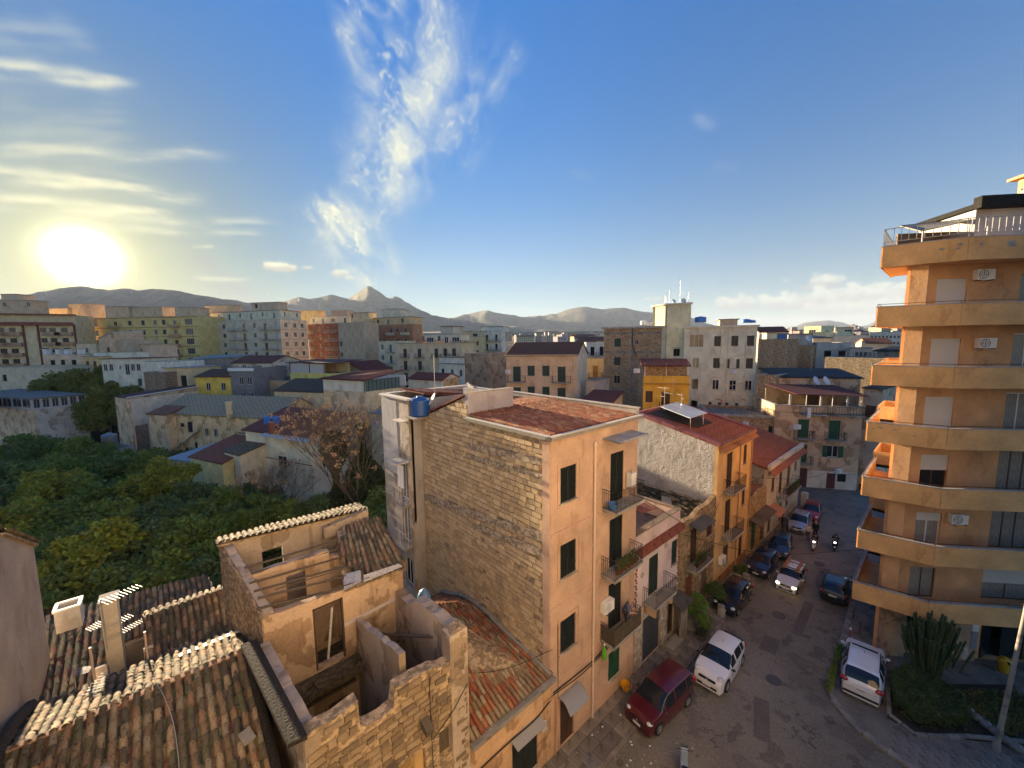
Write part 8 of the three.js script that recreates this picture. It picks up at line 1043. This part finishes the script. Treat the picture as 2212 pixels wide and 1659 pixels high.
const rider = [[.0, 1.28, 0, .0, 1.34, 0, .13, .13, 1], [.07, 1.3, 0, .11, 1.28, 0, .085, .08, 0], [-.08, 1.08, -.15, -.08, 1.08, .15, .10, .10, 2], [-.1, 1.05, 0, -.2, .72, 0, .165, .16, 2], [-.2, .74, -.1, .18, .66, -.15, .09, .07, 3], [.18, .66, -.15, .22, .34, -.14, .062, .045, 3], [.22, .31, -.14, .36, .3, -.14, .045, .038, 4], [-.2, .74, .1, .18, .66, .15, .09, .07, 3], [.18, .66, .15, .22, .34, .14, .062, .045, 3], [.22, .31, .14, .36, .3, .14, .045, .038, 4], [-.06, 1.1, -.2, .12, .95, -.3, .06, .048, 2], [.12, .95, -.3, .4, 1.02, -.28, .045, .036, 2], [.4, 1.02, -.28, .45, 1.02, -.27, .036, .034, 0], [-.06, 1.1, .2, .12, .95, .3, .06, .048, 2], [.12, .95, .3, .4, 1.02, .28, .045, .036, 2], [.4, 1.02, .28, .45, 1.02, .27, .036, .034, 0]];
scooter('white scooter with its headlight on, riding past the silver car', 31.8, 3.75, Math.PI, [.6, .6, .6], true); person('person with a dark helmet riding the white scooter', V(31.8, .03, 3.75), Math.PI, rider, [SKIN, [.03, .03, .035], [.02, .022, .028], [.025, .025, .03], [.01, .01, .01]], [[.46, 1.02, -.28, .3, -1, 1], [.46, 1.02, .28, .3, -1, -1]]);
scooter('dark scooter with its headlight on in the middle of the road', 33.0, 5.0, Math.PI + .1, [.03, .03, .035], true); person('person in black riding the dark scooter', V(33.0, .03, 5.0), Math.PI + .1, rider, [SKIN, [.02, .02, .02], [.015, .015, .016], [.02, .02, .022], [.01, .01, .01]], [[.46, 1.02, -.28, .3, -1, 1], [.46, 1.02, .28, .3, -1, -1]]);
scooter('pale blue scooter parked at the bottom edge of the road', 3.75, 4.55, .5, [.25, .32, .40], false);

// ---------------------------------------------------------------- street furniture and small things
{ const g = thing('lamp_post', 'tall grey lamp post on the pavement island', 'lamp post', V(15.7, .14, 13.76)); mesh('post', [bar(V(0, 0, 0), V(.58, 10.5, .5), .1, 12, .06), cyl(.15, .12, .6, 0, 0, 0, 12)], mat([.40, .37, .32], { t: 'concrete' }), g); mesh('arm', [tube([V(.58, 10.4, .5), V(1.0, 11.2, .9), V(2.2, 11.4, 2.0)], .035)], M.grey, g); mesh('lamp_head', [bx(.5, .12, .25, 2.4, 11.4, 2.2, -.75)], M.grey, g); }
{ const g = thing('barrier_post', 'thin red and white barrier post on the right kerb', 'post', V(18.1, .13, 8.1)); mesh('pole', [bar(V(0, 0, 0), V(.05, 1.55, 0), .04, 8)], mat([.20, .03, .03], { r: .6 }), g); mesh('cap', [cyl(.05, .03, .12, .05, 1.55, 0, 8)], M.white, g); }
for (const [x, z, h, l] of [[20.6, 8.3, .9, 'low rusty post behind the barrier post'], [22.2, 7.75, .8, 'short post near the black hatchback']]) tag(mesh('low_post', [cyl(.04, .035, h)], M.rust, scene, V(x, .13, z)), l, 'post');
{ const g = thing('yellow_bin', 'yellow bin at the shop entrance of the orange tower', 'bin', V(22.9, .14, 14.3)); mesh('bin_body', [new THREE.LatheGeometry([[0, 0], [.2, 0], [.27, .7], [.25, .72], [.18, .86], [0, .9]].map(p => new THREE.Vector2(...p)), 20)], mat([.55, .33, .015], { r: .45 }), g); mesh('flap', [bx(.24, .14, .04, -.2, .72, .1, .8)], trim, g); }
{ const geo = new THREE.IcosahedronGeometry(.3, 3), p = geo.attributes.position; for (let i = 0; i < p.count; i++) { const v = V().fromBufferAttribute(p, i).multiplyScalar(1 + .4 * (fbm(p.getX(i) * 7 + 3, p.getY(i) * 7 + p.getZ(i) * 4, 3) - .5)); p.setXYZ(i, v.x * .8, v.y * 1.7, v.z * .8); } geo.computeVertexNormals(); tag(mesh('white_sack', [geo], M.offwhite, scene, V(22.5, .55, 12.7)), 'bulging white sack leaning on the tower pillar by the shop', 'sack'); }
{ // seagull on the roof wall
  const g = thing('seagull', 'grey and white seagull standing on the grey roof wall', 'bird', V(.35, 16.74, -6.2), Math.PI - .25), s = .5, B = [[-.05, .3, 0, .12, .36, 0, .085, .08, 0], [-.16, .29, 0, -.32, .27, 0, .05, .02, 1], [-.14, .33, 0, .06, .38, 0, .075, .06, 1], [.12, .38, 0, .19, .5, 0, .055, .045, 0], [.2, .52, 0, .22, .53, 0, .05, .045, 0], [.25, .52, 0, .31, .505, 0, .018, .01, 2], [.0, .22, -.04, .01, .02, -.04, .014, .012, 2], [.0, .22, .04, .01, .02, .04, .014, .012, 2], [.0, .012, -.04, .06, .01, -.04, .018, .012, 2], [.0, .012, .04, .06, .01, .04, .018, .012, 2]];
  const f = figure(B.map(b => [b[0] * 2.6, b[1] * 2.6 + .1, b[2] * 2.6, b[3] * 2.6, b[4] * 2.6 + .1, b[5] * 2.6, b[6] * 2.6, b[7] * 2.6, b[8]]), [[.72, .72, .72], [.16, .17, .19], [.5, .3, .05]]); f.translate(0, -.1, 0); f.scale(1 / 2.6, 1 / 2.6, 1 / 2.6); mesh('body', [f], mat([1, 1, 1], { v: 1, r: .8 }), g); }
{ // cables over the street and along the fronts
  const wire = (label, ...p) => tag(mesh('overhead_cable', [tube(p, .018, 4, 24)], M.iron, scene), label, 'cable', 'cables strung over the street');
  wire('dark cable strung from the yellow house over the street', V(25.2, 9.2, .05), V(31, 8.2, 1.6), V(38, 7.9, 3), V(46, 8.6, 4)); wire('dark cable from the yellow house to the tower side', V(25.4, 7.4, .05), V(33, 6.4, 3), V(44, 7.4, 6)); wire('dark cable from the corner house to the salmon house', V(42, 6.2, .1), V(46, 5.7, 1), V(49.5, 6.4, 2)); wire('thin cable running from the tall peach house to the white house', V(6.9, 10.9, .1), V(9, 9.6, .3), V(12.3, 7.6, .3)); wire('thin cable between the stone house and the yellow house', V(12.5, 6.9, .2), V(15.5, 6.5, .5), V(18.3, 7.2, .15)); wire('long cable over the street from the white house to the orange tower', V(12.2, 6.9, .2), V(15.5, 5.9, 4), V(19.4, 6.4, 8.2)); wire('dark cable slanting from the tall peach house over the low tiled roof', V(.05, 5.6, .05), V(-2, 5.0, -1.2), V(-4.4, 5.1, -3));
}
for (let i = 0; i < 26; i++) tag(mesh('litter', cached(`lit${i % 4}`, () => prep([new THREE.IcosahedronGeometry(.045, 0).scale(1, .4, 1.3)])), i % 3 ? M.white : mat([.3, .25, .2]), scene, i < 18 ? V(rr(.6, 4), .02 + (0) + .03, rr(2.0, 3.4)) : V(rr(1, 6), .17, rr(.5, 1.6)), rnd() * 3), 'scrap of pale litter on the ground by the peach house', 'litter', 'scraps of litter by the kerb');
renderer.render(scene, camera);
